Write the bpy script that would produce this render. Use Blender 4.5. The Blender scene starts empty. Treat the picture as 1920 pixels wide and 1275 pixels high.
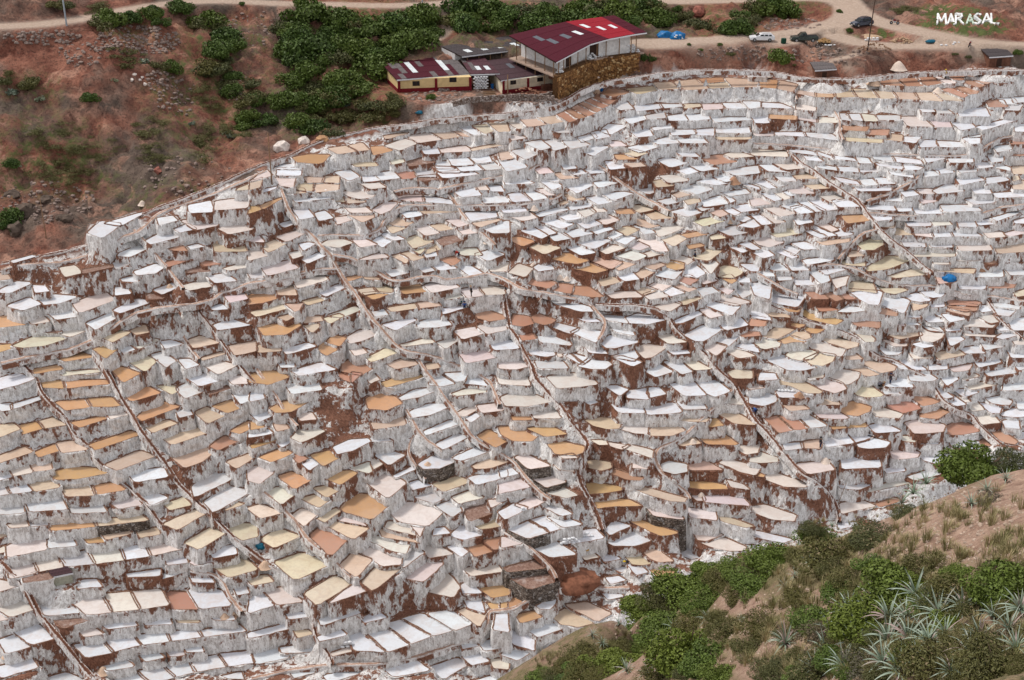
import bpy, bmesh, math, random
import numpy as np
from mathutils import Vector, Matrix
C = bpy.context.scene.collection
R = math.radians
rng = np.random.default_rng(7)
random.seed(7)

# ------------------------------------------------------------------ camera
F = 2500.0                       # focal length in pixels of the 1920 px wide photograph
PITCH = R(26.0)
CAMZ = 110.0
cam = bpy.data.cameras.new("camera")
cam.sensor_width = 36.0
cam.lens = 36.0 * F / 1920.0
cam.clip_start = 0.5
cam.clip_end = 3000
camo = bpy.data.objects.new("camera", cam)
camo.location = (0, 0, CAMZ)
camo.rotation_euler = (R(90) - PITCH, 0, 0)
C.objects.link(camo)
bpy.context.scene.camera = camo

# ------------------------------------------------------------------ light: bright thin overcast
SUN_EL, SUN_AZ = R(56), R(-62)   # azimuth measured from +Y (view direction) towards +X
w = bpy.data.worlds.new("World")
bpy.context.scene.world = w
w.use_nodes = True
nt = w.node_tree
bg = nt.nodes["Background"]
sky = nt.nodes.new("ShaderNodeTexSky")
sky.sky_type = 'NISHITA'
sky.sun_disc = False
sky.sun_elevation = SUN_EL
sky.sun_rotation = SUN_AZ
sky.dust_density = 3.0
sky.air_density = 1.0
# thin bright cloud over most of the sky
tcw = nt.nodes.new("ShaderNodeTexCoord"); cn = nt.nodes.new("ShaderNodeTexNoise"); cn.inputs['Scale'].default_value = 2.5; cn.inputs['Detail'].default_value = 6
nt.links.new(tcw.outputs['Generated'], cn.inputs['Vector'])
cr = nt.nodes.new("ShaderNodeMapRange"); cr.inputs[1].default_value = .3; cr.inputs[2].default_value = .7; cr.inputs[3].default_value = .45; cr.inputs[4].default_value = .9
nt.links.new(cn.outputs['Fac'], cr.inputs[0])
mx = nt.nodes.new("ShaderNodeMix"); mx.data_type = 'RGBA'; mx.inputs[7].default_value = (6.2, 6.0, 5.9, 1)
nt.links.new(cr.outputs[0], mx.inputs[0]); nt.links.new(sky.outputs[0], mx.inputs[6])
nt.links.new(mx.outputs[2], bg.inputs[0])
bg.inputs[1].default_value = 0.095
sl = bpy.data.lights.new("sun", 'SUN')
sl.energy = 1.5
sl.angle = R(10)
sl.color = (1.0, 0.95, 0.88)
so = bpy.data.objects.new("sun", sl)
d = Vector((math.sin(SUN_AZ) * math.cos(SUN_EL), math.cos(SUN_AZ) * math.cos(SUN_EL), math.sin(SUN_EL)))
so.rotation_euler = d.to_track_quat('Z', 'Y').to_euler()
so.location = (0, 100, 200)
C.objects.link(so)
vs = bpy.context.scene.view_settings
vs.view_transform = 'Standard'
vs.look = 'None'
vs.exposure = 0.72
vs.gamma = 1.0
vs.use_curve_mapping = False

# ------------------------------------------------------------------ projection helpers (plain pinhole maths)
CP, SP = math.cos(PITCH), math.sin(PITCH)
def ray(u, v):
    u = np.asarray(u, float); v = np.asarray(v, float)
    d_ = (u - 960.0) / F; t = (637.5 - v) / F
    return np.stack([d_, CP + t * SP, -SP + t * CP], -1)
def at_depth(u, v, D):
    p = ray(u, v) * np.asarray(D, float)[..., None]; p[..., 2] += CAMZ; return p
def at_level(u, v, z):
    r = ray(u, v); k = (np.asarray(z, float) - CAMZ) / r[..., 2]
    p = r * k[..., None]; p[..., 2] += CAMZ; return p
def project(p):
    p = np.asarray(p, float); x = p[..., 0]; y = p[..., 1]; z = p[..., 2] - CAMZ
    dep = y * CP - z * SP
    return 960 + F * x / dep, 637.5 - F * (y * SP + z * CP) / dep, dep

# ------------------------------------------------------------------ noise
def _hash(i, j, k, s):
    n = (i * 374761393 + j * 668265263 + k * 2147483647 + s * 974711) & 0xffffffff
    n = ((n ^ (n >> 13)) * 1274126177) & 0xffffffff
    n = ((n ^ (n >> 16)) * 2246822519) & 0xffffffff
    return ((n ^ (n >> 15)) & 0xffff) / 65535.0
def vnoise(x, y, s=0):
    x = np.asarray(x, float); y = np.asarray(y, float)
    i = np.floor(x).astype(np.int64); j = np.floor(y).astype(np.int64)
    fx = x - i; fy = y - j
    fx = fx * fx * (3 - 2 * fx); fy = fy * fy * (3 - 2 * fy)
    k = np.zeros_like(i)
    a = _hash(i, j, k, s); b = _hash(i + 1, j, k, s); c = _hash(i, j + 1, k, s); e = _hash(i + 1, j + 1, k, s)
    return (a * (1 - fx) + b * fx) * (1 - fy) + (c * (1 - fx) + e * fx) * fy
def fbm(x, y, oct=4, s=0, rough=.5):
    o = 0; a = 1.0; t = 0
    for q in range(oct):
        o = o + a * vnoise(x * 2 ** q + 17.3 * q, y * 2 ** q - 9.1 * q, s + q); t += a; a *= rough
    return o / t - .5

# ------------------------------------------------------------------ thin plate splines
def tps_fit(X, Z, reg=0.0):
    X = np.asarray(X, float); n = len(X)
    r2 = ((X[:, None] - X[None]) ** 2).sum(-1); K = 0.5 * r2 * np.log(r2 + 1e-9)
    A = np.zeros((n + 3, n + 3)); A[:n, :n] = K + np.diag(np.broadcast_to(reg, n)); A[:n, n] = 1; A[:n, n + 1:] = X; A[n, :n] = 1; A[n + 1:, :n] = X.T
    return np.linalg.solve(A, np.concatenate([Z, np.zeros(3)])), X
def tps_eval(fit, Q):
    w_, X = fit; n = len(X); Q = np.asarray(Q, float); out = np.zeros(len(Q))
    for s in range(0, len(Q), 20000):
        q = Q[s:s + 20000]; r2 = ((q[:, None] - X[None]) ** 2).sum(-1)
        out[s:s + 20000] = (0.5 * r2 * np.log(r2 + 1e-9)) @ w_[:n] + w_[n] + q @ w_[n + 1:]
    return out

# ------------------------------------------------------------------ object helpers
def link(o, parent=None):
    C.objects.link(o)
    if parent is not None: o.parent = parent
    return o
def tag(o, label=None, cat=None, group=None, kind=None):
    if label: o['label'] = label
    if cat: o['category'] = cat
    if group: o['group'] = group
    if kind: o['kind'] = kind
    return o
def mesh_np(name, V, faces, mats, midx=None, attrs=None, smooth=False):
    me = bpy.data.meshes.new(name)
    me.from_pydata(np.asarray(V).tolist() if isinstance(V, np.ndarray) else V, [], faces)
    for m in mats: me.materials.append(m)
    if midx is not None: me.polygons.foreach_set('material_index', np.asarray(midx, dtype=np.int32))
    if attrs:
        for k, a in attrs.items():
            a = np.asarray(a, dtype=np.float32)
            if a.ndim == 2:
                at = me.attributes.new(k, 'FLOAT_COLOR', 'POINT')
                if a.shape[1] == 3: a = np.concatenate([a, np.ones((len(a), 1), np.float32)], 1)
                at.data.foreach_set('color', a.ravel())
            else:
                at = me.attributes.new(k, 'FLOAT', 'POINT'); at.data.foreach_set('value', a)
    if smooth: me.polygons.foreach_set('use_smooth', np.ones(len(me.polygons), dtype=bool))
    me.update()
    return me
def grid_mesh(name, P, mats, attrs=None, smooth=True):
    """P: (n,m,3) array of points joined into quads"""
    n, m = P.shape[:2]
    idx = np.arange(n * m).reshape(n, m)
    q = np.stack([idx[:-1, :-1], idx[:-1, 1:], idx[1:, 1:], idx[1:, :-1]], -1).reshape(-1, 4)
    me = bpy.data.meshes.new(name)
    me.vertices.add(n * m); me.vertices.foreach_set('co', P.reshape(-1).astype(np.float32))
    me.loops.add(q.size); me.loops.foreach_set('vertex_index', q.ravel().astype(np.int32))
    me.polygons.add(len(q)); me.polygons.foreach_set('loop_start', np.arange(0, q.size, 4, dtype=np.int32))
    me.update(calc_edges=True)
    for mm in mats: me.materials.append(mm)
    for k, a in (attrs or {}).items():
        a = np.asarray(a, np.float32)
        at = me.attributes.new(k, 'FLOAT', 'POINT'); at.data.foreach_set('value', a.ravel())
    if smooth: me.polygons.foreach_set('use_smooth', np.ones(len(q), dtype=bool))
    me.validate(); me.update()
    return me

# ------------------------------------------------------------------ material helpers
class NT:
    def __init__(s, name):
        s.m = bpy.data.materials.new(name); s.m.use_nodes = True; s.t = s.m.node_tree
        s.b = s.t.nodes["Principled BSDF"]; s.b.inputs['Specular IOR Level'].default_value = .25
    def n(s, typ, **kw):
        o = s.t.nodes.new(typ)
        for k, v in kw.items(): setattr(o, k, v)
        return o
    def l(s, a, b): s.t.links.new(a, b)
    def val(s, sock, v):
        if isinstance(v, (int, float, tuple, list)): sock.default_value = v
        else: s.l(v, sock)
    def coord(s, out='Object', scale=(1, 1, 1)):
        tc = s.n('ShaderNodeTexCoord'); mp = s.n('ShaderNodeMapping'); s.l(tc.outputs[out], mp.inputs[0]); mp.inputs['Scale'].default_value = scale
        return mp.outputs[0]
    def geo(s, scale=(1, 1, 1)):
        g = s.n('ShaderNodeNewGeometry'); mp = s.n('ShaderNodeMapping'); s.l(g.outputs['Position'], mp.inputs[0]); mp.inputs['Scale'].default_value = scale
        return mp.outputs[0]
    def noise(s, vec, scale, detail=4, rough=.6, dist=0):
        o = s.n('ShaderNodeTexNoise'); s.l(vec, o.inputs['Vector']); o.inputs['Scale'].default_value = scale
        o.inputs['Detail'].default_value = detail; o.inputs['Roughness'].default_value = rough; o.inputs['Distortion'].default_value = dist
        return o.outputs['Fac']
    def voro(s, vec, scale, feature='F1', out='Distance', rnd=1):
        o = s.n('ShaderNodeTexVoronoi', feature=feature); s.l(vec, o.inputs['Vector']); o.inputs['Scale'].default_value = scale; o.inputs['Randomness'].default_value = rnd
        return o.outputs[out]
    def attr(s, name, out='Fac'):
        o = s.n('ShaderNodeAttribute'); o.attribute_name = name; return o.outputs[out]
    def math(s, op, a, b=0.0, clamp=False):
        o = s.n('ShaderNodeMath', operation=op); o.use_clamp = clamp; s.val(o.inputs[0], a); s.val(o.inputs[1], b); return o.outputs[0]
    def ramp(s, fac, lo, hi):
        o = s.n('ShaderNodeMapRange'); s.val(o.inputs[0], fac); o.inputs[1].default_value = lo; o.inputs[2].default_value = hi; return o.outputs[0]
    def mix(s, fac, a, b, mode='MIX'):
        o = s.n('ShaderNodeMix', data_type='RGBA', blend_type=mode); s.val(o.inputs[0], fac)
        for k, v in ((6, a), (7, b)):
            if isinstance(v, (tuple, list)): o.inputs[k].default_value = tuple(v) + ((1,) if len(v) == 3 else ())
            else: s.l(v, o.inputs[k])
        return o.outputs[2]
    def out(s, col=None, rough=None, bump=None, bstr=.5, bdist=.1):
        if col is not None:
            if isinstance(col, (tuple, list)): s.b.inputs['Base Color'].default_value = tuple(col) + ((1,) if len(col) == 3 else ())
            else: s.l(col, s.b.inputs['Base Color'])
        if rough is not None: s.val(s.b.inputs['Roughness'], rough)
        if bump is not None:
            o = s.n('ShaderNodeBump'); o.inputs['Strength'].default_value = bstr; o.inputs['Distance'].default_value = bdist
            s.l(bump, o.inputs['Height']); s.l(o.outputs[0], s.b.inputs['Normal'])
        return s.m
def simple(name, col, rough=.8, var=.25, scale=3.0, metallic=0.0, bstr=.2):
    s = NT(name); v = s.coord()
    f = s.noise(v, scale, 5, .65); f2 = s.noise(v, scale * 7, 3)
    dark = tuple(c * (1 - var) for c in col); lite = tuple(min(1, c * (1 + var)) for c in col)
    c = s.mix(s.ramp(f, .35, .65), dark, lite); c = s.mix(s.math('MULTIPLY', s.ramp(f2, .5, .75), var), c, tuple(x * .6 for x in col)); s.b.inputs['Specular IOR Level'].default_value = .15
    s.b.inputs['Metallic'].default_value = metallic
    return s.out(c, rough, f2, bstr, .02)

# ------------------------------------------------------------------ salt pans, traced as outlines; every pan becomes a level terrace with its own wall
PANS = """
W1 39.55 194,419 266,398 266,403 228,424
W2 39.50 188,414 229,420 193,447 162,437
W3 36.74 19,489 60,478 71,480 25,494
P4 38.38 337,413 411,410 408,424 367,432
W5 38.28 325,430 350,420 369,430 339,437
P6 38.03 409,422 440,414 478,427 471,432 429,440 406,428
W7 37.52 271,452 304,434 342,437 350,441 309,453 282,459
W8 36.49 225,473 265,457 281,463 281,465 243,483 220,480
W9 34.78 250,509 292,494 311,498 311,500 292,513 257,517
R10 35.04 309,492 370,477 371,483 315,502
W11 36.43 350,462 370,457 385,463 357,468
R12 34.34 373,490 413,490 413,496 383,500
P13 34.08 417,504 456,492 473,500 429,508
W14 32.70 285,544 326,529 338,538 304,553
P15 32.61 341,535 392,522 410,535 347,547
G16 33.27 387,518 421,512 445,527 404,532
W17 34.29 -5,546 31,527 56,529 58,533 19,550 2,550
W18 32.93 10,574 55,557 79,570 42,583
W19 32.86 72,562 99,552 143,555 144,558 111,570 83,572
P20 29.75 111,627 145,604 174,615 133,633
W21 30.93 160,606 216,582 230,590 179,620
W22 31.81 210,582 257,559 288,565 227,588
Y23 29.48 21,649 66,629 121,628 133,633 86,648 45,653
T24 29.45 192,634 219,617 246,623 212,643
P25 27.74 245,646 280,632 301,638 261,655
O26 27.42 110,674 150,657 176,670 124,678
O27 28.48 174,655 195,647 221,655 198,673
Y28 27.39 351,638 377,629 414,643 362,654
W29 27.50 299,640 320,637 346,645 310,655
T30 26.95 428,648 479,639 481,659 440,667
T31 26.21 377,671 424,657 426,663 379,677
W32 29.02 399,610 430,597 473,610 408,620
B33 29.93 77,615 114,612 113,624 87,625
O35 29.24 -6,647 19,645 26,653 -5,662
B36 33.90 349,502 388,500 394,510 350,512
P37 35.22 110,502 141,497 156,512 122,520
B38 35.71 154,505 208,497 213,501 154,514
B39 32.28 273,552 300,550 307,560 279,562
O40 26.65 59,692 110,684 118,693 64,702
W41 26.18 -6,710 32,699 64,707 66,711 32,723 -5,732
O42 25.38 76,712 118,713 123,729 80,727
O42 25.37 117,713 204,712 209,720 122,729
W43 24.29 -7,757 21,755 23,769 1,772
W43 24.29 19,759 83,740 91,745 22,769
O44 23.80 102,753 163,748 171,764 123,770
O44 23.77 161,748 210,744 227,762 169,764
O45 22.18 34,798 70,790 84,803 43,815
T45 22.17 69,790 101,782 126,797 82,804
O46 22.52 132,792 200,778 206,783 149,803
P47 22.69 201,777 231,769 241,778 207,787
T48 22.55 -6,797 27,794 39,805 -4,822
O49 20.60 166,834 246,807 265,815 179,845
O50 20.15 62,849 103,832 114,845 73,858
T51 20.26 105,830 148,824 166,844 116,850
T52 20.61 -6,856 46,837 63,848 -5,870
O53 18.18 90,887 134,874 196,878 201,888 146,898 105,900
T54 18.94 194,872 260,844 293,855 220,883
G55 17.76 -6,915 13,913 21,927 -5,930
W55 17.77 11,913 46,902 61,922 20,927
T56 17.75 49,903 98,894 113,914 65,923
T57 17.03 112,912 173,910 181,929 124,932
O57 17.00 171,910 217,904 238,919 179,929
W58 15.58 254,918 284,919 318,934 282,949
O59 26.23 209,695 227,687 265,700 232,718
Y60 26.34 242,680 275,667 296,675 273,698
G61 26.44 281,665 306,659 331,677 312,690
W62 25.95 334,673 354,672 375,684 348,693
P63 25.40 380,685 418,677 446,685 410,703
W64 24.52 347,708 380,699 418,713 374,725
Y65 23.75 292,723 328,722 336,734 322,740
G66 23.84 329,728 350,717 385,733 346,748
O67 22.37 256,782 282,759 314,752 338,763 298,778 267,790
T68 21.66 364,773 387,762 428,777 389,795
O69 22.11 397,762 430,749 460,763 425,775
W70 22.75 433,737 468,732 481,745 452,759
O71 20.18 430,809 465,789 481,798 450,815
R72 19.11 392,837 419,817 453,825 409,845
B73 23.52 390,736 424,724 433,728 398,740
T74 18.21 317,855 380,837 398,842 403,848 379,867 346,878
T75 17.72 422,866 478,847 485,853 445,880
G76 15.75 358,911 407,882 443,895 364,934
G77 15.01 380,941 423,909 475,920 400,962
P78 15.66 207,944 244,919 268,947 223,955
P80 26.10 112,697 183,692 190,698 116,705
T81 14.79 419,952 443,940 460,945 423,958
P82 14.85 13,983 48,974 54,988 19,991
G83 14.60 49,976 86,970 91,985 54,988
O84 14.29 91,979 176,974 184,988 96,996
T84 14.30 174,976 265,965 280,976 182,988
T85 13.37 -6,998 28,996 29,999 -5,1011
Y86 14.16 304,983 370,953 390,961 333,994
Y87 12.59 344,1018 400,985 425,999 373,1031
Y88 12.35 426,991 449,980 483,983 484,1006 454,1014 432,1000
P89 11.31 11,1064 60,1051 74,1073 19,1086
P89 11.37 59,1051 110,1041 124,1063 72,1073
G89 11.45 109,1041 166,1031 179,1058 122,1063
P89 11.51 164,1031 226,1026 236,1050 177,1058
W89 11.54 224,1026 273,1019 284,1043 234,1050
P89 11.56 271,1019 319,1020 346,1029 282,1043
B90 11.21 41,1081 88,1069 99,1086 47,1093
W91 9.85 235,1076 302,1066 301,1080 241,1083
W92 9.28 303,1076 353,1069 356,1071 300,1088
Y93 9.76 397,1063 459,1043 485,1068 429,1084
P94 10.35 -5,1086 28,1093 36,1099 -5,1111
W95 7.96 72,1131 122,1123 154,1150 83,1155
P96 8.17 131,1126 193,1114 211,1148 163,1154
P96 8.16 191,1114 246,1109 264,1143 209,1148
P96 8.16 244,1109 301,1103 318,1135 262,1143
R97 7.44 309,1108 357,1111 374,1143 320,1143
W98 7.67 351,1103 414,1105 436,1135 374,1143
P99 8.31 -8,1141 40,1125 69,1141 20,1158
P100 8.12 -5,1148 15,1154 24,1160 -5,1166
W101 6.22 22,1184 72,1168 103,1198 60,1210
W102 6.04 -5,1201 30,1188 59,1213 12,1226
W103 5.13 135,1209 193,1201 214,1223 163,1234
W103 5.14 191,1201 250,1191 266,1210 212,1223
W103 5.14 249,1191 313,1184 321,1203 265,1210
W103 5.11 311,1184 373,1181 381,1195 319,1203
W103 5.11 371,1183 448,1170 463,1184 380,1195
W104 2.49 210,1271 258,1259 284,1283 238,1294
W104 2.52 256,1259 305,1246 329,1270 282,1283
W104 2.56 304,1246 355,1239 369,1260 327,1270
W104 2.61 354,1239 410,1226 426,1250 367,1260
W104 2.65 409,1226 468,1220 479,1243 425,1250
W105 2.10 88,1271 125,1260 173,1280 96,1288
B106 7.46 98,1158 157,1155 173,1161 118,1179
W107 41.50 525,307 571,307 566,319 512,317
W108 41.44 519,315 566,315 564,330 518,330
P109 41.16 516,332 554,330 551,352 524,349
P110 42.57 482,330 500,318 512,330 467,342
T111 42.52 469,340 493,333 488,352 468,357
O113 42.34 547,295 579,289 620,290 607,305 596,308 557,305
T114 42.91 612,278 650,273 671,284 634,290
T114 42.90 649,273 679,267 694,282 670,284
O115 42.27 694,275 719,274 738,283 699,292
T116 42.85 718,255 763,247 767,250 724,262
P117 42.31 719,274 757,259 786,268 750,283
P118 42.40 761,255 805,248 831,262 785,269
T118 42.43 804,248 845,243 866,257 830,262
T118 42.46 844,243 853,239 886,257 865,257
W119 42.90 852,235 885,235 911,249 889,255
Y120 43.14 884,235 913,233 931,244 910,252
T121 43.46 914,230 951,230 956,247 935,248
W122 41.28 788,277 818,274 827,289 796,290
P123 41.10 822,280 871,272 891,284 828,287
T124 41.32 881,279 946,267 958,270 887,284
B125 40.31 759,305 798,294 816,305 767,313
W126 39.90 811,303 842,302 854,317 819,317
W127 39.89 810,312 853,313 864,324 827,324
W128 40.16 838,295 876,295 891,309 849,312
W129 40.05 851,308 890,305 906,319 865,322
W130 40.23 879,295 915,289 924,304 894,307
G131 40.04 896,305 923,300 944,317 911,320
W132 39.83 819,323 886,320 898,328 831,335
G133 39.34 776,320 813,319 819,332 785,332
B134 39.30 784,330 821,327 830,337 784,340
R135 39.54 736,323 773,317 781,334 752,337
W136 39.65 678,325 700,325 714,339 680,342
W137 39.73 699,325 736,320 751,334 715,339
W138 40.36 625,323 656,317 676,332 654,340
P139 39.49 670,343 705,338 725,352 694,355
T140 40.33 568,332 608,330 606,342 577,344
T140 40.29 607,330 637,330 636,344 604,342
T141 40.24 551,343 586,340 587,359 559,357
T142 40.15 593,343 636,343 635,357 588,362
T143 40.17 535,355 568,353 575,362 541,365
W144 39.31 545,372 624,368 617,373 555,380
W145 38.18 546,390 575,389 591,407 563,413
W146 37.78 589,400 609,394 627,409 598,415
P147 37.22 626,408 663,403 674,408 632,422
T148 37.54 651,403 700,400 702,408 680,418
P149 38.69 640,360 670,354 705,360 700,370 675,374 654,369
T150 38.49 645,368 681,370 686,380 652,382
P151 37.88 642,385 679,382 700,399 657,400
P152 37.14 696,394 721,379 743,379 745,383 733,394 715,403
P153 37.19 741,365 793,365 796,379 745,375
W153 37.14 792,365 846,375 851,384 794,379
W154 38.08 844,353 891,350 904,367 863,370
P155 38.13 883,345 907,344 919,357 897,357
W156 37.75 912,348 939,347 947,360 914,359
W157 37.15 905,365 951,365 956,380 905,382
W159 35.80 869,398 930,395 934,407 883,415
T160 35.60 884,419 920,405 941,413 900,427
W161 35.27 901,427 955,412 956,437 924,438
W162 35.95 750,398 780,393 794,404 763,410
T163 36.05 781,393 857,392 861,398 795,402
T164 35.42 725,417 744,404 773,417 774,418 761,425 734,422
T165 35.30 721,420 756,420 762,428 735,439
P166 34.43 775,428 797,419 826,437 799,443
T167 34.52 804,423 836,417 855,429 825,434
P168 35.05 835,413 865,407 877,422 860,427
P169 34.62 856,428 885,425 899,437 868,440
B170 33.73 812,445 850,437 888,445 830,462
O171 40.05 481,387 527,370 529,373 495,393
O172 40.14 468,385 485,385 491,393 465,402
W173 36.92 522,420 547,412 554,420 533,428
P174 36.18 515,444 565,428 579,435 537,454
Y175 35.85 487,460 522,447 545,453 504,475
P176 35.30 464,470 495,467 510,478 465,490
P177 35.15 599,459 627,443 664,455 633,465
P178 34.98 659,448 675,444 709,459 675,465
W179 34.75 696,453 711,442 741,448 718,465
W180 34.88 707,438 730,435 761,449 740,452
Y181 33.76 759,448 785,439 815,453 775,467
T182 33.24 796,469 820,454 843,463 799,477
Y183 33.43 765,465 796,465 796,470 788,477
W184 33.19 791,470 816,465 821,480 799,484
W185 34.17 564,486 606,469 616,478 576,495
P186 33.78 672,487 716,472 731,483 685,488
T187 33.10 734,480 750,475 766,485 762,495
T188 33.15 749,475 783,468 796,484 774,490
P189 32.52 847,468 892,464 906,479 868,480
W190 32.48 889,477 920,467 948,477 915,490
R191 31.92 817,485 860,480 863,490 850,499
W192 31.83 802,490 835,488 859,504 823,508
W193 31.02 856,500 876,494 914,517 882,519
P194 31.20 915,497 955,490 951,509 920,510
O195 31.05 465,552 501,547 525,555 519,561 494,568 465,572
Y196 30.17 467,586 526,569 543,578 480,595
T197 30.43 534,570 569,568 561,582 553,585
T198 30.05 562,566 606,555 620,560 579,573
W199 30.49 595,549 632,532 651,538 612,557
O200 31.33 649,520 677,515 680,520 653,528
T201 30.16 669,543 700,538 711,549 682,554
T201 30.17 699,538 735,535 736,550 710,549
O202 30.10 679,550 702,548 735,550 700,563
O203 30.02 745,537 781,529 806,547 757,552
P204 30.25 794,535 819,524 845,525 863,539 842,543 809,550
P205 29.37 860,543 895,535 909,554 878,560
P205 29.37 894,535 946,538 948,552 907,554
T206 28.71 725,577 780,568 786,578 735,585
T206 28.72 779,568 815,562 828,574 785,579
W207 27.99 826,579 873,572 880,576 831,590
R208 26.97 890,587 915,582 946,592 947,599 919,603 895,597
W209 27.45 714,609 772,594 782,600 742,620
W210 27.00 781,605 814,594 833,594 848,609 821,615 783,615
P211 25.90 850,620 891,612 911,625 867,637
P212 26.20 892,610 949,607 951,619 914,627
P213 25.40 748,647 805,632 816,643 759,650
P214 24.98 816,642 849,634 866,635 835,655
O215 28.70 480,610 529,607 557,602 565,610 537,628 494,630
T216 29.53 520,595 550,587 558,590 538,603
T217 28.42 568,592 601,592 607,602 569,607
T218 28.25 562,605 598,607 600,613 586,625
P219 28.14 612,592 665,574 681,580 640,597
Y220 28.17 606,597 635,588 646,593 619,608
P221 25.92 646,634 673,619 711,617 717,623 685,638 656,645
O222 26.22 612,642 623,627 648,633 649,635 637,650 617,644
O223 25.93 597,653 602,639 626,645 632,657 612,668 597,657
P224 25.04 652,650 671,644 690,662 665,668
W225 26.58 527,656 576,642 595,650 538,665
W226 24.68 545,696 600,679 633,693 561,705
O227 24.28 469,703 494,692 528,697 543,708 505,722 465,717
Y229 24.41 687,671 724,652 756,658 697,680
R230 23.61 640,682 656,672 689,682 698,692 678,704 641,697
R231 23.38 634,700 658,698 661,719 633,708
R232 23.60 659,698 679,700 676,703 659,719
P233 22.69 682,700 701,699 713,712 694,720
O234 21.91 710,719 770,697 800,705 726,728
W235 20.65 741,749 778,729 814,727 820,733 787,745 750,752
O236 20.77 685,747 711,734 741,743 755,757 724,770 690,767
W237 21.60 803,722 818,697 854,719 830,725
W238 21.69 831,700 881,697 871,714 855,717
W239 21.24 874,708 895,700 916,724 867,719
P240 20.67 845,739 877,727 911,730 911,736 883,740 856,743
P241 18.89 851,777 890,757 897,768 870,782
P242 19.27 894,760 933,755 945,770 903,775
W243 18.77 864,778 895,774 908,775 883,793
W244 19.40 766,772 801,757 839,757 843,763 810,778 772,784
O246 21.83 505,766 533,752 571,752 578,755 547,773 518,775
W247 22.93 469,735 492,737 497,747 469,754
W248 20.99 467,775 492,769 523,775 485,792
T251 22.86 797,683 819,677 825,690 802,694
O252 20.49 469,790 490,790 497,802 469,807
W253 19.98 468,808 503,804 513,813 465,822
P254 19.48 545,822 562,802 597,802 610,808 586,822 564,830
O255 19.08 468,836 516,819 519,826 474,842
W256 18.60 518,830 549,822 557,825 529,840
T257 20.27 513,795 533,792 543,804 519,810
O258 18.08 485,857 528,840 550,850 509,868
R260 17.57 545,855 563,849 578,860 560,869
W261 17.40 559,865 586,859 599,870 580,883
O262 17.55 580,853 616,844 638,858 607,875
W263 18.01 623,839 656,824 691,822 695,828 663,845 632,852
W264 17.52 692,822 710,814 738,827 696,829
W265 15.78 700,853 730,844 761,853 730,873
P266 15.80 655,878 693,865 698,884 691,888
P267 15.56 682,863 699,857 724,867 699,882
W268 14.42 736,892 773,874 781,880 742,897
O269 15.71 607,897 628,882 664,882 670,888 638,910 616,900
P270 16.81 463,877 482,872 514,877 512,888 487,908 464,902
O271 16.04 520,893 548,884 585,900 552,918
P272 15.05 496,923 520,912 560,923 528,947
T273 14.81 585,915 620,909 645,915 612,934
T274 14.33 562,935 590,927 623,935 598,953
Y275 13.89 462,953 490,944 531,962 489,973
P276 13.23 546,967 564,952 598,963 570,988
T277 13.03 594,972 629,952 640,958 610,980
O278 13.05 637,952 662,924 698,927 730,947 697,975 645,960
P279 14.29 687,905 727,884 764,905 727,935
W280 13.21 766,905 785,899 811,910 772,920
P281 11.82 730,962 757,942 805,938 834,958 802,988 749,979
G282 12.36 775,933 796,919 845,928 815,944
G283 12.03 814,948 847,937 867,957 848,970
T284 13.37 809,907 858,892 886,903 831,923
P285 12.51 845,932 883,919 910,933 860,945
B286 11.72 867,953 910,937 925,962 880,978
T287 10.81 885,982 930,969 942,987 901,993
W288 15.25 782,871 810,854 848,855 861,863 826,878 795,880
W289 17.85 793,809 844,787 869,793 799,817
W290 16.67 814,834 857,812 881,818 832,844
W291 15.70 846,859 901,834 923,845 865,865
T292 14.86 885,874 913,859 948,860 955,866 921,878 891,880
W293 14.14 875,895 951,880 951,895 893,910
O296 16.82 894,818 917,804 953,827 928,840
P298 12.41 631,963 662,965 690,987 634,977
T299 12.29 607,983 635,973 693,990 663,1013
R300 11.81 580,1005 598,989 656,1008 620,1044
P301 11.35 727,977 768,980 789,1007 720,990
P302 11.68 766,980 796,985 789,1004 788,1007
T303 10.90 709,990 751,998 790,1019 717,1007
P304 10.52 686,1005 723,1005 770,1020 761,1039 731,1032 689,1013
P305 9.96 670,1033 700,1024 755,1038 752,1059 717,1062 676,1036
W306 10.21 846,1000 863,984 894,989 905,1004 870,1013 847,1007
P307 9.06 787,1025 815,1017 851,1039 805,1047
W308 9.19 836,1025 856,1019 879,1034 866,1045
R309 9.15 875,1025 906,1017 925,1034 891,1045
R310 9.48 905,1013 943,1005 951,1022 927,1032
Y312 11.74 487,1012 522,989 565,1005 514,1028
Y313 10.08 512,1054 565,1035 625,1056 554,1089
Y314 8.88 569,1113 627,1078 664,1094 594,1136
P315 8.95 662,1094 673,1088 696,1106 613,1133
T316 10.10 636,1060 661,1035 699,1049 668,1084
T317 9.42 676,1093 708,1058 754,1064 700,1109
G318 9.77 754,1050 780,1025 797,1036 755,1066
P319 8.40 760,1085 795,1045 833,1056 795,1091
P320 6.52 800,1110 837,1070 864,1101 850,1121
W321 5.74 864,1096 882,1088 905,1113 862,1113
P322 7.60 494,1106 532,1100 570,1128 519,1135
W323 7.35 469,1109 493,1106 516,1135 465,1151
W324 4.85 464,1187 536,1168 558,1176 465,1198
W325 3.03 524,1214 582,1205 606,1223 529,1225
W326 2.68 472,1224 525,1214 545,1233 480,1246
O327 5.59 899,1103 917,1090 955,1088 956,1116 923,1121 902,1108
O328 4.88 913,1131 951,1124 951,1140 922,1143
W329 4.88 869,1123 901,1120 911,1150 877,1140
T330 4.76 858,1146 875,1138 914,1149 899,1176
W331 4.41 651,1191 680,1184 726,1223 664,1220
W331 4.42 679,1184 718,1171 771,1208 725,1223
W331 4.42 716,1171 753,1161 811,1193 770,1208
W331 4.42 751,1161 791,1148 851,1183 810,1193
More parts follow.
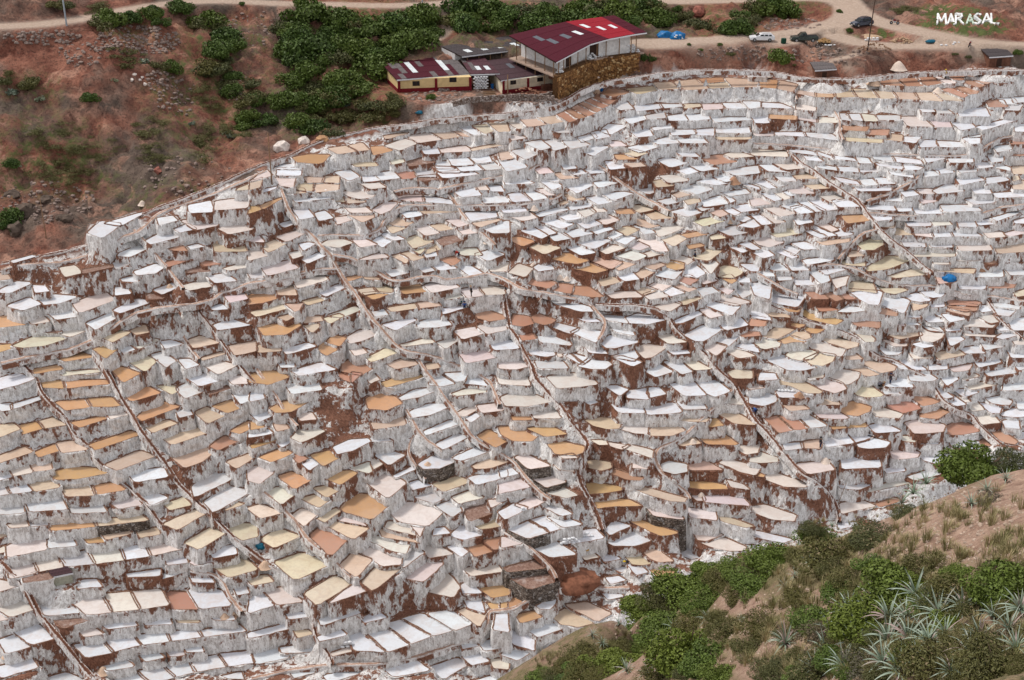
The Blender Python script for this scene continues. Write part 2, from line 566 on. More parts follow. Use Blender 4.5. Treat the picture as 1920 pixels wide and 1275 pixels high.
W332 4.55 799,1149 847,1143 886,1170 852,1183
W333 5.52 594,1195 636,1178 652,1191 600,1203
P334 4.10 619,1225 659,1211 664,1221 624,1231
W335 4.71 932,1144 951,1141 955,1186 924,1181
W336 1.21 865,1231 902,1223 918,1240 884,1248
W337 0.77 802,1251 858,1233 881,1246 831,1274
W338 2.19 605,1267 682,1248 693,1257 617,1281
P339 0.94 918,1236 954,1233 954,1256 925,1253
W340 -0.31 887,1277 931,1263 951,1278 897,1284
P342 43.50 949,228 966,224 989,239 971,243
T343 44.11 975,222 1005,220 1029,234 989,239
T344 44.31 1006,220 1036,214 1059,229 1030,234
R345 44.72 1044,215 1060,208 1084,224 1067,230
R345 44.77 1059,208 1073,203 1104,219 1082,224
R345 44.85 1071,203 1085,195 1119,212 1103,219
R345 44.93 1084,195 1097,190 1131,204 1118,212
R345 45.01 1096,190 1112,183 1144,197 1130,204
R345 45.09 1111,185 1121,174 1158,185 1143,197
R346 45.53 1126,177 1141,167 1170,168 1191,170 1169,178 1150,182
T347 45.61 1171,167 1236,160 1239,168 1197,178
T348 45.82 1223,155 1260,154 1274,167 1237,169
T349 45.89 1262,153 1308,148 1331,167 1286,170
O350 45.85 1304,148 1355,145 1359,154 1315,157
T351 45.82 1316,153 1361,152 1374,164 1332,167
T352 45.97 1357,145 1421,150 1422,164 1375,164
W353 43.69 1188,197 1238,195 1244,203 1193,210
W354 43.65 1236,195 1278,195 1284,200 1242,204
T355 43.67 1279,195 1312,194 1316,200 1284,204
P356 43.60 1316,195 1353,195 1359,204 1319,207
W357 43.60 1354,193 1390,193 1401,204 1359,204
W358 43.85 1391,190 1426,190 1426,202 1406,205
W359 42.98 1167,222 1201,212 1214,223 1183,233
G360 43.07 1209,217 1246,209 1249,222 1215,224
W361 42.56 1251,218 1282,212 1291,227 1254,227
W362 42.62 1284,215 1329,212 1332,224 1292,227
W363 42.23 1332,220 1406,219 1411,225 1340,230
W364 41.83 1220,240 1255,232 1263,240 1227,245
W365 41.22 1254,243 1303,243 1306,252 1260,255
W366 41.19 1301,243 1339,240 1339,255 1307,254
W367 41.14 1340,240 1405,237 1407,250 1343,250
T368 40.55 1334,257 1408,252 1408,262 1346,263
W369 40.55 1222,265 1259,254 1274,269 1234,272
W370 40.69 1266,258 1318,259 1330,269 1277,269
W371 42.18 1131,239 1141,232 1168,234 1178,235 1146,253 1126,247
W372 42.06 1081,257 1113,250 1121,258 1090,267
W373 42.13 1107,248 1136,243 1144,257 1117,262
G374 41.89 980,268 1014,262 1034,277 1015,283
G375 41.81 1016,265 1047,259 1064,277 1039,283
G376 41.99 1054,265 1080,258 1108,272 1071,280
W377 40.99 1087,284 1114,269 1143,275 1113,293
G378 41.00 957,283 983,277 1015,287 985,300
T379 40.41 934,282 953,282 964,297 939,302
W380 40.28 933,300 972,295 990,314 950,323
W381 40.21 1172,277 1220,267 1245,273 1200,287
Y382 40.14 1152,283 1183,280 1215,287 1193,295
O383 40.00 1151,290 1183,290 1198,299 1156,300
Y384 39.55 1164,303 1197,302 1213,312 1184,315
W385 38.32 1230,300 1255,294 1293,305 1257,315
W386 37.74 1252,315 1290,310 1311,322 1290,328
W387 37.77 1286,310 1315,304 1350,317 1315,322
R388 38.16 1310,295 1354,289 1383,304 1337,310
P389 38.46 1357,290 1380,282 1416,294 1372,297
W390 37.11 1352,320 1421,310 1426,325 1382,330
W392 38.57 1069,325 1090,317 1104,325 1077,329
W393 38.62 1094,318 1123,315 1136,324 1105,327
T394 38.33 1037,325 1066,322 1085,334 1052,337
W395 38.06 1015,335 1040,328 1054,335 1046,342
W396 37.90 1010,338 1035,335 1055,349 1035,357
W397 37.09 1060,350 1104,339 1117,345 1082,364
W398 37.38 1112,342 1151,335 1161,343 1123,353
W399 38.45 943,337 984,334 1003,344 948,347
W400 37.17 949,365 978,358 999,377 963,380
W400 37.19 976,358 1003,353 1028,372 997,377
P401 37.29 999,355 1031,353 1041,367 1025,367
W403 36.24 933,387 986,387 989,397 945,400
P404 35.65 947,405 991,395 1008,409 982,415
W405 35.39 1002,401 1048,387 1069,393 1013,408
T406 35.97 1042,381 1070,373 1078,375 1054,385
T407 36.34 1057,365 1086,362 1097,374 1070,377
W408 35.53 1063,383 1109,379 1109,388 1070,395
P409 35.37 1080,393 1105,385 1119,399 1097,408
P410 35.35 1101,388 1124,385 1138,397 1115,399
P411 34.33 1116,417 1140,402 1163,413 1135,422
W412 35.92 1097,370 1126,367 1149,379 1122,385
W413 36.26 1127,363 1170,359 1189,363 1150,377
W414 35.89 1192,355 1220,344 1245,355 1215,365
P415 37.15 1235,330 1277,325 1293,339 1255,344
T416 36.93 1223,340 1248,335 1265,349 1232,352
Y417 34.15 1177,385 1217,384 1226,394 1198,400
T418 33.87 1205,398 1231,389 1265,409 1223,413
O419 34.71 1150,392 1183,392 1192,402 1159,402
T420 35.83 1260,365 1283,355 1298,365 1271,372
W421 36.02 1272,355 1310,342 1338,355 1308,365
W422 36.48 1305,340 1335,332 1368,344 1340,348
W423 36.59 1327,328 1356,327 1380,337 1360,342
W424 35.15 1350,362 1398,354 1408,363 1370,368
W425 34.85 1314,377 1353,365 1369,382 1319,389
W425 34.88 1351,365 1360,363 1380,377 1368,382
G427 35.22 1231,377 1266,369 1281,378 1250,385
T428 35.36 1279,373 1307,367 1314,379 1290,385
W429 34.49 1256,397 1288,389 1322,397 1290,408
G431 34.71 1302,387 1330,380 1339,388 1317,397
T432 34.24 1323,395 1350,390 1366,402 1350,408
W433 34.12 1351,393 1365,387 1389,399 1378,405
W434 33.96 1369,388 1404,382 1425,394 1385,399
Y435 33.71 1297,415 1341,405 1360,415 1319,425
W436 35.63 1386,340 1424,351 1425,357 1393,346
W437 33.34 1375,410 1395,402 1409,410 1395,417
W438 33.23 1383,424 1413,410 1426,424 1411,428
G440 32.55 1345,432 1378,422 1403,437 1369,443
W442 34.90 1042,403 1076,397 1094,409 1064,415
W443 34.59 1010,415 1037,409 1077,420 1053,430
W444 34.42 1076,415 1108,409 1129,420 1099,430
W446 34.27 975,433 995,423 1029,442 1015,448
W447 34.15 994,425 1019,422 1044,437 1027,442
W448 33.99 1024,438 1053,435 1074,447 1041,453
W448 33.94 1051,437 1090,427 1114,438 1072,447
W449 33.89 1108,430 1135,422 1152,430 1118,440
W451 33.16 1132,440 1152,432 1169,440 1150,449
T452 33.03 1154,430 1175,424 1201,430 1175,444
T453 33.14 1175,415 1195,409 1238,424 1215,429
W454 33.00 1187,423 1205,420 1231,437 1208,440
P455 32.76 1224,432 1255,419 1288,425 1254,440 1236,445
O456 32.54 1274,440 1323,432 1329,440 1290,447
Y457 32.40 1233,445 1262,437 1294,445 1262,463
W458 32.98 1077,455 1107,444 1149,450 1115,468
W459 32.70 1060,463 1083,457 1119,474 1089,480
P460 32.48 1119,467 1145,459 1179,463 1137,478
W461 32.91 1149,450 1165,440 1194,445 1173,460
P462 32.29 1174,463 1195,452 1219,463 1200,470
P463 32.16 1193,448 1221,444 1243,452 1254,472 1232,472 1214,464
O464 33.64 945,445 973,444 1005,452 980,463
Y465 33.25 986,460 1015,454 1053,465 1020,478
O466 32.24 1027,485 1043,474 1079,475 1104,489 1086,495 1077,495
O467 31.57 1070,503 1102,492 1140,507 1115,513
T468 31.64 1106,488 1122,479 1169,492 1145,505
P469 31.96 1152,480 1188,469 1214,480 1193,490
P470 31.88 1206,475 1228,468 1248,475 1214,484
T471 31.54 1151,502 1167,490 1198,493 1162,508
T472 30.85 1202,497 1230,489 1249,497 1225,507
O473 30.38 1244,490 1260,488 1283,493 1283,504 1267,507 1249,502
P474 30.35 1249,488 1272,477 1303,487 1288,497
W475 29.69 1281,500 1298,490 1324,512 1308,522 1284,517
T476 30.59 1186,517 1207,502 1232,508 1206,523
W477 30.70 1154,515 1186,510 1200,524 1171,528
T478 30.45 1117,522 1145,517 1168,528 1130,538
W479 30.22 1227,517 1246,502 1281,508 1264,525
P480 29.28 1211,538 1232,527 1264,533 1240,547
T481 29.26 1261,535 1275,529 1307,542 1290,548
R482 29.60 1267,525 1290,515 1311,525 1293,535
P483 29.25 1132,548 1190,545 1206,557 1148,560
T484 29.21 1191,545 1210,535 1234,545 1207,554
P485 29.16 1206,552 1233,543 1254,557 1218,563
W486 29.17 1234,543 1255,535 1286,549 1257,557
T487 28.29 1266,567 1287,557 1320,558 1283,573
P488 28.28 1221,577 1263,562 1279,570 1256,585
W489 26.80 1264,601 1308,582 1321,588 1282,605 1267,607
P490 26.89 1311,580 1331,577 1357,592 1331,598
W491 25.43 1281,629 1316,609 1350,612 1355,618 1320,640 1303,640
W492 27.15 1322,573 1342,563 1390,573 1372,593
P493 27.21 1332,563 1354,549 1410,567 1380,574
P494 27.69 1344,540 1373,538 1376,545 1365,554
W495 27.06 1371,540 1403,539 1409,552 1392,560
P497 31.17 951,512 972,494 1001,503 985,520
R498 30.07 975,530 996,514 1045,530 1030,542
R499 29.57 1031,544 1047,530 1075,535 1071,552
R500 29.39 1071,552 1076,537 1105,537 1133,557 1109,558
W501 28.17 1030,562 1066,564 1106,575 1114,584 1089,585 1041,571
W502 26.81 1131,590 1172,592 1179,607 1139,602
W503 26.94 1174,595 1194,587 1237,594 1250,600 1216,608 1181,607
W504 27.13 1077,595 1112,594 1128,604 1101,605
W505 25.80 1142,615 1184,617 1192,630 1155,623
R506 26.44 959,598 962,589 994,593 1002,607 981,613 960,610
R507 26.55 996,593 1010,587 1042,600 1035,607 1022,610 1002,605
W509 26.00 1025,610 1038,604 1086,615 1083,619 1070,627
W510 26.00 1069,623 1085,615 1126,620 1126,628 1121,639 1116,643
W511 25.14 1124,643 1143,627 1196,637 1196,643 1153,653 1137,653
W512 23.72 984,645 995,642 1044,657 1040,667 1025,670 993,665
P513 23.68 1039,658 1049,652 1066,658 1061,667 1048,670
W514 23.72 1054,665 1065,660 1096,682 1090,684
W514 23.72 1064,660 1109,672 1101,677 1095,682
W515 23.72 1082,687 1107,670 1141,677 1148,683 1136,692 1112,693
W516 24.27 1145,669 1188,653 1198,669 1188,677
W517 24.22 1147,670 1165,668 1205,679 1186,688
P518 24.00 1189,653 1209,644 1253,650 1242,658 1223,670 1208,673
P519 24.88 1232,630 1255,624 1289,642 1253,645
W520 22.38 1210,697 1228,677 1264,697 1229,708
W521 22.43 1242,678 1272,674 1300,697 1279,703
P522 22.47 1276,675 1296,672 1336,692 1303,695
P523 22.77 934,672 966,669 991,678 994,687 971,693 934,692
Y524 30.57 1297,484 1320,464 1355,470 1329,490
Y525 28.68 1342,503 1359,497 1398,505 1389,515 1373,522 1348,520
O526 28.59 1350,520 1370,515 1381,527 1371,533
Y527 21.85 1362,698 1379,692 1411,695 1411,710 1375,710
W528 24.38 1339,642 1356,627 1388,630 1366,650
P529 24.39 1319,653 1337,640 1364,648 1343,668
P530 23.55 1357,658 1377,650 1418,667 1387,673
W531 23.64 1372,650 1400,639 1421,650 1425,662
R533 24.57 1375,620 1419,614 1427,630 1393,633
P534 30.12 1313,492 1341,489 1348,495 1333,515
W536 29.27 1385,495 1426,495 1422,509 1407,509
W538 30.87 1367,463 1390,460 1411,467 1392,475
W539 31.26 1385,458 1403,452 1428,467 1413,469
O540 17.23 934,800 972,799 1009,819 998,828 961,828 939,815
P541 20.05 937,745 963,734 991,734 1037,754 1031,755 986,763 947,762
O542 17.64 986,803 1031,797 1065,814 1022,820
O543 16.67 1025,832 1055,827 1096,837 1094,849 1080,854 1041,852
P544 16.67 1047,855 1073,850 1084,859 1056,860
W545 21.08 1132,723 1156,722 1179,730 1163,743
W546 20.75 1174,733 1213,727 1217,750 1176,747
W547 20.81 1214,727 1235,724 1250,739 1217,747
W548 19.94 1081,743 1096,739 1123,754 1105,760
T549 17.74 1095,788 1127,782 1166,787 1161,804 1139,805 1115,800
P550 17.55 1159,800 1168,792 1215,797 1215,814 1189,813 1162,805
T551 17.51 1216,812 1222,799 1269,794 1285,808 1259,818 1219,817
T552 18.32 1260,780 1306,772 1331,785 1323,792 1278,790
P553 16.09 1107,825 1136,825 1141,834 1123,835
P554 15.94 1137,828 1181,835 1168,844 1139,835
P554 15.93 1180,833 1226,844 1223,860 1166,840
T555 13.90 1088,865 1118,862 1146,867 1147,877 1128,883 1102,877
R556 13.28 1130,883 1150,879 1207,896 1201,902 1176,900 1147,889
O557 11.94 1096,907 1115,904 1166,912 1166,920 1131,925 1102,927
O558 10.82 1114,940 1150,934 1182,937 1205,949 1155,950 1114,954
T559 12.05 1187,915 1205,912 1288,934 1284,942 1256,940 1204,924
G560 14.12 1239,870 1254,864 1288,870 1290,885 1265,890 1242,884
T561 13.35 1286,862 1316,859 1358,882 1291,882
O562 11.76 1272,902 1313,899 1358,909 1370,917 1322,918 1282,914
P563 10.93 1316,928 1332,924 1393,932 1408,949 1354,945 1322,942
P564 10.87 1296,930 1315,925 1324,939 1308,940
O565 15.87 1305,818 1327,807 1347,804 1385,832 1378,835 1325,833
T566 17.92 1342,775 1370,767 1414,792 1417,797 1378,795
P567 19.22 1354,757 1378,742 1388,747 1394,759
W568 20.80 1252,720 1300,714 1326,742 1283,743
W569 20.71 1304,715 1319,709 1343,712 1371,734 1340,745 1322,737
P571 13.71 1347,868 1363,859 1427,877 1416,892 1388,885
P572 14.89 1375,838 1402,832 1426,832 1421,849 1398,853
T575 9.14 1345,968 1361,967 1415,987 1397,990 1354,978
P576 15.22 964,858 983,849 1035,874 991,880
P577 13.75 994,895 1042,889 1063,904 1024,915
P578 13.09 1024,925 1056,912 1085,929 1060,935
W579 11.58 1015,950 1038,944 1075,964 1052,968
W580 12.18 932,961 965,943 991,953 948,975
P580 12.19 964,947 1005,927 1034,935 990,957
P581 13.63 934,905 979,897 995,914 935,927
W582 14.21 933,877 953,872 974,889 939,897
W583 10.78 949,993 993,976 1031,998 990,1011
W583 10.78 991,976 1025,966 1059,990 1030,998
W584 10.96 1024,969 1061,970 1093,983 1057,990
W585 9.24 994,1026 1036,1010 1083,1040 1034,1046
W586 8.60 1134,993 1149,975 1185,986 1143,1004
W587 7.63 1137,1018 1185,995 1223,1014 1191,1024 1150,1024
O588 8.69 1175,974 1196,973 1269,997 1269,1001 1239,1006 1199,987
P589 7.41 1293,988 1330,990 1358,1004 1323,1015 1308,1013
P590 7.26 1307,1014 1348,1004 1399,1025 1396,1033 1369,1034 1330,1026
W591 6.71 1397,1021 1426,1023 1426,1036 1398,1035
W592 5.15 1245,1016 1272,1015 1317,1042 1323,1045 1294,1049 1258,1034
T594 6.52 1200,1031 1232,1028 1265,1053 1236,1054 1219,1048
T595 6.08 1172,1044 1196,1038 1228,1055 1203,1060 1185,1058
O596 5.44 1216,1066 1272,1066 1264,1081 1230,1081
W597 5.92 1175,1058 1198,1056 1216,1073 1193,1079
W598 6.19 1122,1041 1146,1035 1165,1048 1133,1054
P599 9.97 939,1006 965,1009 979,1020 939,1028
B600 7.88 943,1065 1007,1048 1025,1065 952,1073
B601 7.01 955,1084 1024,1073 1048,1089 992,1106
O603 4.87 939,1129 965,1120 981,1126 965,1145 939,1143
W605 2.12 958,1181 975,1175 1003,1191 1002,1221 960,1208
W606 1.65 937,1228 958,1208 996,1223 971,1239
W608 0.30 1004,1223 1021,1238 1019,1246 1000,1229
T609 3.44 1057,1134 1101,1128 1148,1150 1121,1166
T610 3.10 1030,1154 1062,1140 1115,1168 1083,1176 1052,1171
W611 2.61 987,1181 1025,1165 1063,1176 1009,1196
P612 1.22 1012,1225 1075,1190 1093,1196 1075,1218 1024,1238
W613 4.62 1005,1137 1019,1128 1043,1123 1042,1132 1031,1143 1014,1143
W614 5.07 1142,1061 1176,1063 1181,1070 1164,1074
G615 46.73 1409,131 1432,134 1437,146 1404,144
O616 45.99 1422,150 1459,150 1456,167 1424,164
T617 45.92 1460,150 1497,158 1486,173 1457,167
T618 45.37 1492,166 1528,163 1531,183 1489,175
O618 45.37 1526,163 1560,163 1568,183 1529,183
T618 45.37 1558,163 1597,166 1608,183 1566,183
T618 45.38 1595,166 1637,168 1650,185 1606,183
T618 45.40 1635,168 1674,171 1685,185 1649,186
T618 45.41 1672,171 1714,171 1725,188 1683,186
T618 45.42 1712,171 1751,174 1770,191 1723,188
T619 45.48 1749,171 1792,179 1806,191 1769,188
R620 46.41 1648,147 1679,144 1698,162 1652,160
R620 46.42 1678,144 1716,142 1736,162 1697,162
R620 46.45 1715,142 1743,142 1773,156 1734,162
P621 46.59 1744,139 1794,154 1790,157 1771,156
R622 46.83 1769,139 1810,139 1805,151 1790,151
R623 46.92 1795,134 1840,136 1829,146 1813,143
R624 46.43 1797,152 1817,147 1850,159 1836,165
R625 46.52 1816,147 1857,147 1863,152 1849,159
R626 45.85 1764,168 1785,163 1818,177 1807,184
R627 45.89 1784,163 1837,165 1833,176 1817,178
W628 46.39 1841,142 1877,139 1902,156 1866,157
W629 46.49 1880,139 1926,138 1926,152 1888,148
W631 43.88 1867,184 1900,184 1909,196 1883,196
W632 43.95 1895,182 1926,181 1927,191 1902,194
R633 43.87 1850,189 1881,187 1890,201 1855,202
G634 43.71 1888,195 1920,194 1911,208 1883,207
W635 42.04 1828,238 1910,218 1911,225 1843,245
W637 42.43 1781,229 1820,229 1830,239 1803,245
W638 41.33 1821,242 1851,245 1839,257 1816,258
W639 41.25 1804,259 1839,253 1838,269 1819,271
W641 43.69 1429,192 1465,194 1490,204 1428,202
O642 42.63 1443,213 1494,216 1493,225 1442,223
P643 42.37 1494,219 1533,219 1533,231 1496,224
P643 42.38 1532,219 1570,221 1573,231 1532,231
G644 42.94 1574,213 1589,213 1597,228 1577,225
W645 42.97 1587,214 1613,213 1618,228 1596,225
P646 42.93 1614,213 1640,216 1647,228 1620,228
G647 43.10 1643,216 1687,216 1690,225 1648,226
P649 42.64 1688,219 1726,218 1752,239 1702,237
P650 42.62 1741,224 1780,227 1786,239 1755,239
R651 42.15 1579,235 1629,237 1625,247 1582,245
R652 41.64 1627,243 1668,242 1664,255 1626,253
T653 41.07 1665,251 1693,253 1693,266 1659,263
W654 41.04 1694,256 1729,256 1716,269 1694,266
T655 41.08 1585,256 1655,258 1655,269 1587,265
P656 40.53 1407,242 1453,245 1451,255 1414,255
W657 40.67 1452,248 1509,248 1512,257 1455,254
W657 40.67 1507,248 1559,250 1578,265 1510,256
W658 40.54 1722,264 1754,261 1758,276 1725,277
W659 40.48 1755,264 1815,267 1827,276 1761,277
P660 38.45 1404,279 1475,283 1479,295 1409,292
W661 38.72 1478,277 1531,285 1531,292 1481,285
W661 38.71 1529,283 1563,294 1562,300 1529,288
W661 38.69 1561,291 1602,297 1607,303 1561,298
P662 37.35 1445,304 1501,304 1508,316 1473,319
W663 37.12 1422,309 1449,308 1482,324 1440,322
T665 36.44 1483,325 1528,323 1536,335 1492,337
T666 35.57 1503,344 1551,341 1563,353 1523,356
W667 36.43 1450,330 1485,328 1494,340 1467,341
P668 35.27 1471,352 1517,349 1529,364 1489,364
W669 38.45 1504,290 1531,293 1545,303 1513,301
W670 37.71 1529,306 1570,314 1573,321 1533,315
W670 37.71 1569,312 1608,314 1611,324 1572,321
W671 37.61 1608,312 1644,314 1655,321 1614,324
W672 38.84 1632,291 1674,293 1680,305 1639,299
W672 38.83 1672,293 1726,300 1731,308 1678,305
W673 38.36 1639,306 1691,311 1694,319 1650,312
W674 38.55 1692,306 1732,314 1724,319 1697,319
W675 37.83 1664,320 1711,327 1714,334 1672,328
W676 36.69 1559,330 1607,340 1614,348 1577,342
W677 36.63 1608,333 1640,336 1647,348 1619,348
W678 36.72 1635,330 1672,335 1681,345 1647,346
W679 36.26 1594,346 1672,348 1672,358 1610,359
W680 38.92 1730,293 1764,293 1774,298 1738,306
W681 38.85 1776,296 1824,295 1826,305 1781,306
W682 37.63 1746,314 1784,314 1789,324 1761,327
W683 37.58 1731,320 1759,320 1762,329 1734,333
W684 37.91 1826,304 1860,304 1864,313 1832,317
W685 37.63 1864,304 1895,314 1895,321 1865,315
W686 39.08 1860,274 1897,271 1898,280 1870,287
W687 38.27 1850,290 1881,287 1882,303 1859,305
R688 38.00 1896,280 1926,279 1926,293 1891,293
Y689 36.36 1896,312 1926,311 1926,327 1899,327
Y690 36.21 1898,325 1908,325 1912,337 1899,340
Y691 35.65 1896,338 1920,338 1924,356 1900,356
W692 36.67 1789,330 1837,332 1848,338 1801,348
W693 36.48 1848,333 1882,330 1894,338 1850,346
W694 35.88 1747,358 1777,343 1807,349 1807,359 1781,362 1758,364
P695 35.75 1717,354 1754,354 1760,364 1726,364
W696 35.82 1687,360 1711,356 1725,366 1697,370
W697 35.11 1859,362 1919,359 1925,369 1869,372
W698 34.50 1807,373 1866,368 1867,380 1827,385
W699 33.80 1710,389 1760,386 1773,401 1718,402
W700 34.11 1761,384 1828,384 1843,396 1771,398
W701 34.34 1622,384 1674,383 1681,396 1627,393
W702 35.02 1651,370 1697,370 1710,380 1651,376
P703 34.57 1530,365 1571,364 1595,374 1556,380
W704 34.59 1558,376 1591,373 1613,388 1573,389
W705 34.17 1510,373 1536,370 1577,393 1543,396
W706 34.10 1489,378 1511,376 1550,396 1527,398
W707 34.13 1462,386 1493,378 1504,386 1482,393
W708 34.12 1481,389 1506,384 1528,398 1499,402
P709 33.89 1426,386 1459,383 1494,401 1462,407
P710 34.99 1448,360 1464,356 1483,372 1471,375
W711 35.13 1467,360 1485,357 1499,366 1482,369
W712 34.82 1423,362 1448,362 1467,374 1451,378
W713 35.74 1404,338 1434,338 1457,353 1441,354
G714 35.89 1435,336 1449,335 1477,348 1460,351
P715 34.28 1405,367 1446,373 1447,383 1409,388
W716 33.29 1406,402 1421,400 1451,420 1429,423
P717 33.32 1422,397 1436,396 1474,417 1450,420
W719 33.59 1632,402 1672,402 1673,412 1643,415
O720 33.39 1576,405 1625,402 1631,414 1588,420
T721 31.51 1678,426 1706,429 1714,441 1679,442
P721 31.52 1704,429 1743,429 1751,446 1713,441
W721 31.52 1741,429 1780,432 1789,444 1750,446
W721 31.51 1779,432 1824,431 1843,444 1787,444
W722 32.42 1826,415 1860,408 1872,420 1836,423
W723 32.94 1858,409 1904,396 1913,400 1870,415
P724 31.29 1842,434 1879,434 1886,444 1854,447
P725 31.13 1882,437 1926,426 1927,437 1893,444
Y726 31.83 1434,432 1488,426 1509,437 1458,447
P727 31.33 1408,443 1437,442 1465,445 1470,455 1442,464 1419,458
W728 32.04 1503,430 1519,427 1552,444 1537,448
W729 32.08 1510,424 1527,422 1571,442 1553,444
P730 32.10 1524,419 1550,418 1573,431 1556,436
W731 31.94 1558,430 1579,426 1601,439 1572,445
T732 31.59 1527,453 1593,442 1593,454 1547,461
W733 30.41 1460,464 1482,459 1501,469 1490,479
W734 30.76 1483,456 1509,453 1548,466 1505,469
W735 30.35 1448,470 1463,467 1498,481 1485,485
W736 30.81 1407,472 1435,466 1453,479 1431,485
W737 29.51 1504,487 1563,479 1564,488 1513,498
Y738 30.56 1607,458 1632,447 1656,450 1656,459 1638,469 1617,469
T739 28.99 1575,488 1622,487 1623,500 1580,497
Y740 28.49 1622,503 1661,479 1701,482 1710,488 1662,506 1628,509
Y741 27.50 1663,519 1719,501 1749,514 1681,522
T742 27.72 1747,504 1830,504 1826,514 1753,509
P743 29.44 1704,472 1793,469 1790,482 1710,482
P744 28.81 1790,480 1831,480 1837,489 1795,490
R745 28.37 1834,480 1875,488 1861,496 1839,492
W746 26.97 1882,504 1913,498 1928,516 1895,517
W747 25.82 1794,530 1850,528 1848,543 1799,543
R748 25.64 1853,528 1906,530 1901,541 1852,541
Y749 24.97 1900,549 1925,541 1927,554 1907,557
W750 29.08 1429,496 1469,493 1483,508 1449,508
W751 29.09 1465,494 1503,490 1519,508 1484,508
W753 28.74 1420,509 1448,507 1454,519 1426,519
W754 28.51 1514,509 1549,504 1557,527 1539,533
W755 28.63 1530,501 1568,498 1588,506 1548,516
W756 27.80 1486,523 1528,520 1533,535 1491,535
W757 27.67 1406,530 1448,528 1443,562 1414,553
W758 26.21 1449,543 1513,552 1496,577 1442,567
O759 25.87 1457,571 1505,576 1496,586 1479,585
T760 25.41 1430,584 1472,581 1483,596 1446,594
W761 25.30 1405,581 1443,587 1447,602 1409,596
R762 25.22 1409,592 1438,597 1435,613 1404,612
O763 24.62 1505,580 1521,583 1583,601 1566,610 1517,599 1502,590
O764 24.21 1471,608 1483,599 1512,603 1507,612 1498,615 1486,612
T765 23.89 1458,610 1477,608 1494,616 1474,628 1456,636 1429,631
T766 23.71 1475,624 1495,618 1518,624 1520,634 1506,638 1489,633
O767 23.79 1500,613 1513,607 1547,613 1545,619 1532,626 1519,625
O768 23.65 1457,641 1471,626 1507,637 1511,642 1485,642 1471,645
P769 23.64 1411,640 1427,631 1464,640 1462,650 1434,655 1420,652
Y771 22.44 1540,637 1552,631 1611,640 1608,650 1588,655 1561,647
P772 22.37 1515,645 1535,639 1587,655 1578,669 1548,665 1521,655
P773 22.35 1472,666 1488,652 1536,658 1522,673 1498,676 1484,673
Y774 22.30 1507,674 1535,661 1567,666 1561,679 1542,687 1521,684
W775 22.17 1437,671 1463,663 1533,689 1507,695 1478,695 1442,678
R777 26.89 1506,547 1537,543 1555,561 1527,562
R778 26.83 1544,549 1563,548 1581,561 1566,565
R779 26.69 1571,549 1591,549 1608,561 1586,562
P780 27.89 1558,523 1592,517 1585,535 1568,541
T781 26.79 1580,538 1603,525 1635,527 1645,551 1612,545 1590,548
W782 26.76 1575,541 1656,546 1647,572 1626,570
W783 25.40 1651,552 1664,551 1707,563 1695,589 1662,577 1651,575
R784 25.32 1646,573 1682,583 1683,594 1643,588
W785 25.70 1570,585 1589,572 1639,581 1629,582 1602,586 1586,586
Y786 26.06 1644,536 1671,533 1703,544 1689,549 1676,552 1659,549
W787 25.20 1695,555 1719,548 1745,560 1743,565 1724,567 1709,564
W788 25.35 1724,547 1746,540 1772,551 1765,557 1751,559 1737,556
T789 24.93 1707,565 1742,571 1732,578 1713,583
R790 24.14 1774,559 1810,559 1840,567 1831,575 1804,572 1779,572
R791 24.04 1771,571 1804,568 1834,573 1832,583 1809,585 1785,580
T792 23.99 1767,576 1821,583 1817,594 1779,584
W793 23.49 1829,573 1857,571 1863,583 1839,586
W794 23.67 1860,565 1914,563 1911,581 1864,575
W795 23.49 1861,573 1907,581 1891,594 1870,591
W796 23.65 1765,589 1793,587 1812,599 1781,605
W797 23.13 1726,595 1751,589 1775,604 1741,605
W798 23.36 1743,584 1768,580 1778,593 1766,596
P799 22.94 1804,602 1821,594 1868,607 1860,615 1830,613 1810,613
P800 23.05 1822,589 1857,586 1873,604 1857,607
W801 22.31 1863,611 1889,605 1895,620 1873,621
W802 22.37 1888,599 1926,594 1926,620 1896,620
W803 21.93 1867,633 1885,621 1909,629 1881,637
P804 21.42 1894,634 1916,632 1928,647 1904,647
W805 22.50 1725,608 1759,610 1771,623 1742,620
P806 22.43 1723,616 1737,613 1771,624 1766,634 1749,642 1728,639
T807 22.34 1665,629 1722,618 1730,629 1686,637
W808 22.14 1708,645 1743,637 1752,649 1731,653
P809 21.67 1652,637 1704,639 1699,650 1674,650
W810 21.72 1771,626 1799,628 1809,637 1783,650
P811 21.93 1804,624 1867,628 1865,633 1811,630
P812 23.12 1589,619 1620,618 1641,635 1639,642 1623,642 1606,627
W813 20.96 1642,647 1694,658 1684,666 1660,666
W814 20.16 1654,669 1674,669 1706,694 1687,692
W815 19.75 1677,672 1702,668 1740,694 1713,694
W816 19.29 1700,693 1724,690 1758,710 1751,714 1726,716 1706,714
T817 20.15 1586,688 1603,681 1651,700 1647,703 1628,706 1612,702
T818 20.31 1607,677 1639,671 1680,687 1677,695 1652,700 1627,688
P819 20.20 1546,706 1568,689 1613,698 1609,711 1589,722 1561,713
P820 20.15 1521,717 1551,708 1578,717 1588,729 1565,738 1537,729
T821 20.46 1439,720 1488,705 1543,734 1537,738 1512,738 1480,723
T822 20.58 1748,661 1797,655 1811,666 1761,676
W823 20.48 1798,653 1839,647 1848,663 1807,663
W824 19.19 1823,674 1872,668 1877,680 1836,690
W825 18.40 1841,693 1897,687 1907,700 1854,706
P826 19.29 1778,690 1824,682 1816,695 1789,698
W827 18.52 1759,703 1792,703 1798,711 1776,724
P828 17.19 1807,722 1859,713 1870,722 1822,732
W829 18.88 1900,682 1926,679 1927,692 1910,695
W830 19.43 1404,736 1433,733 1460,744 1455,754 1432,762 1404,757
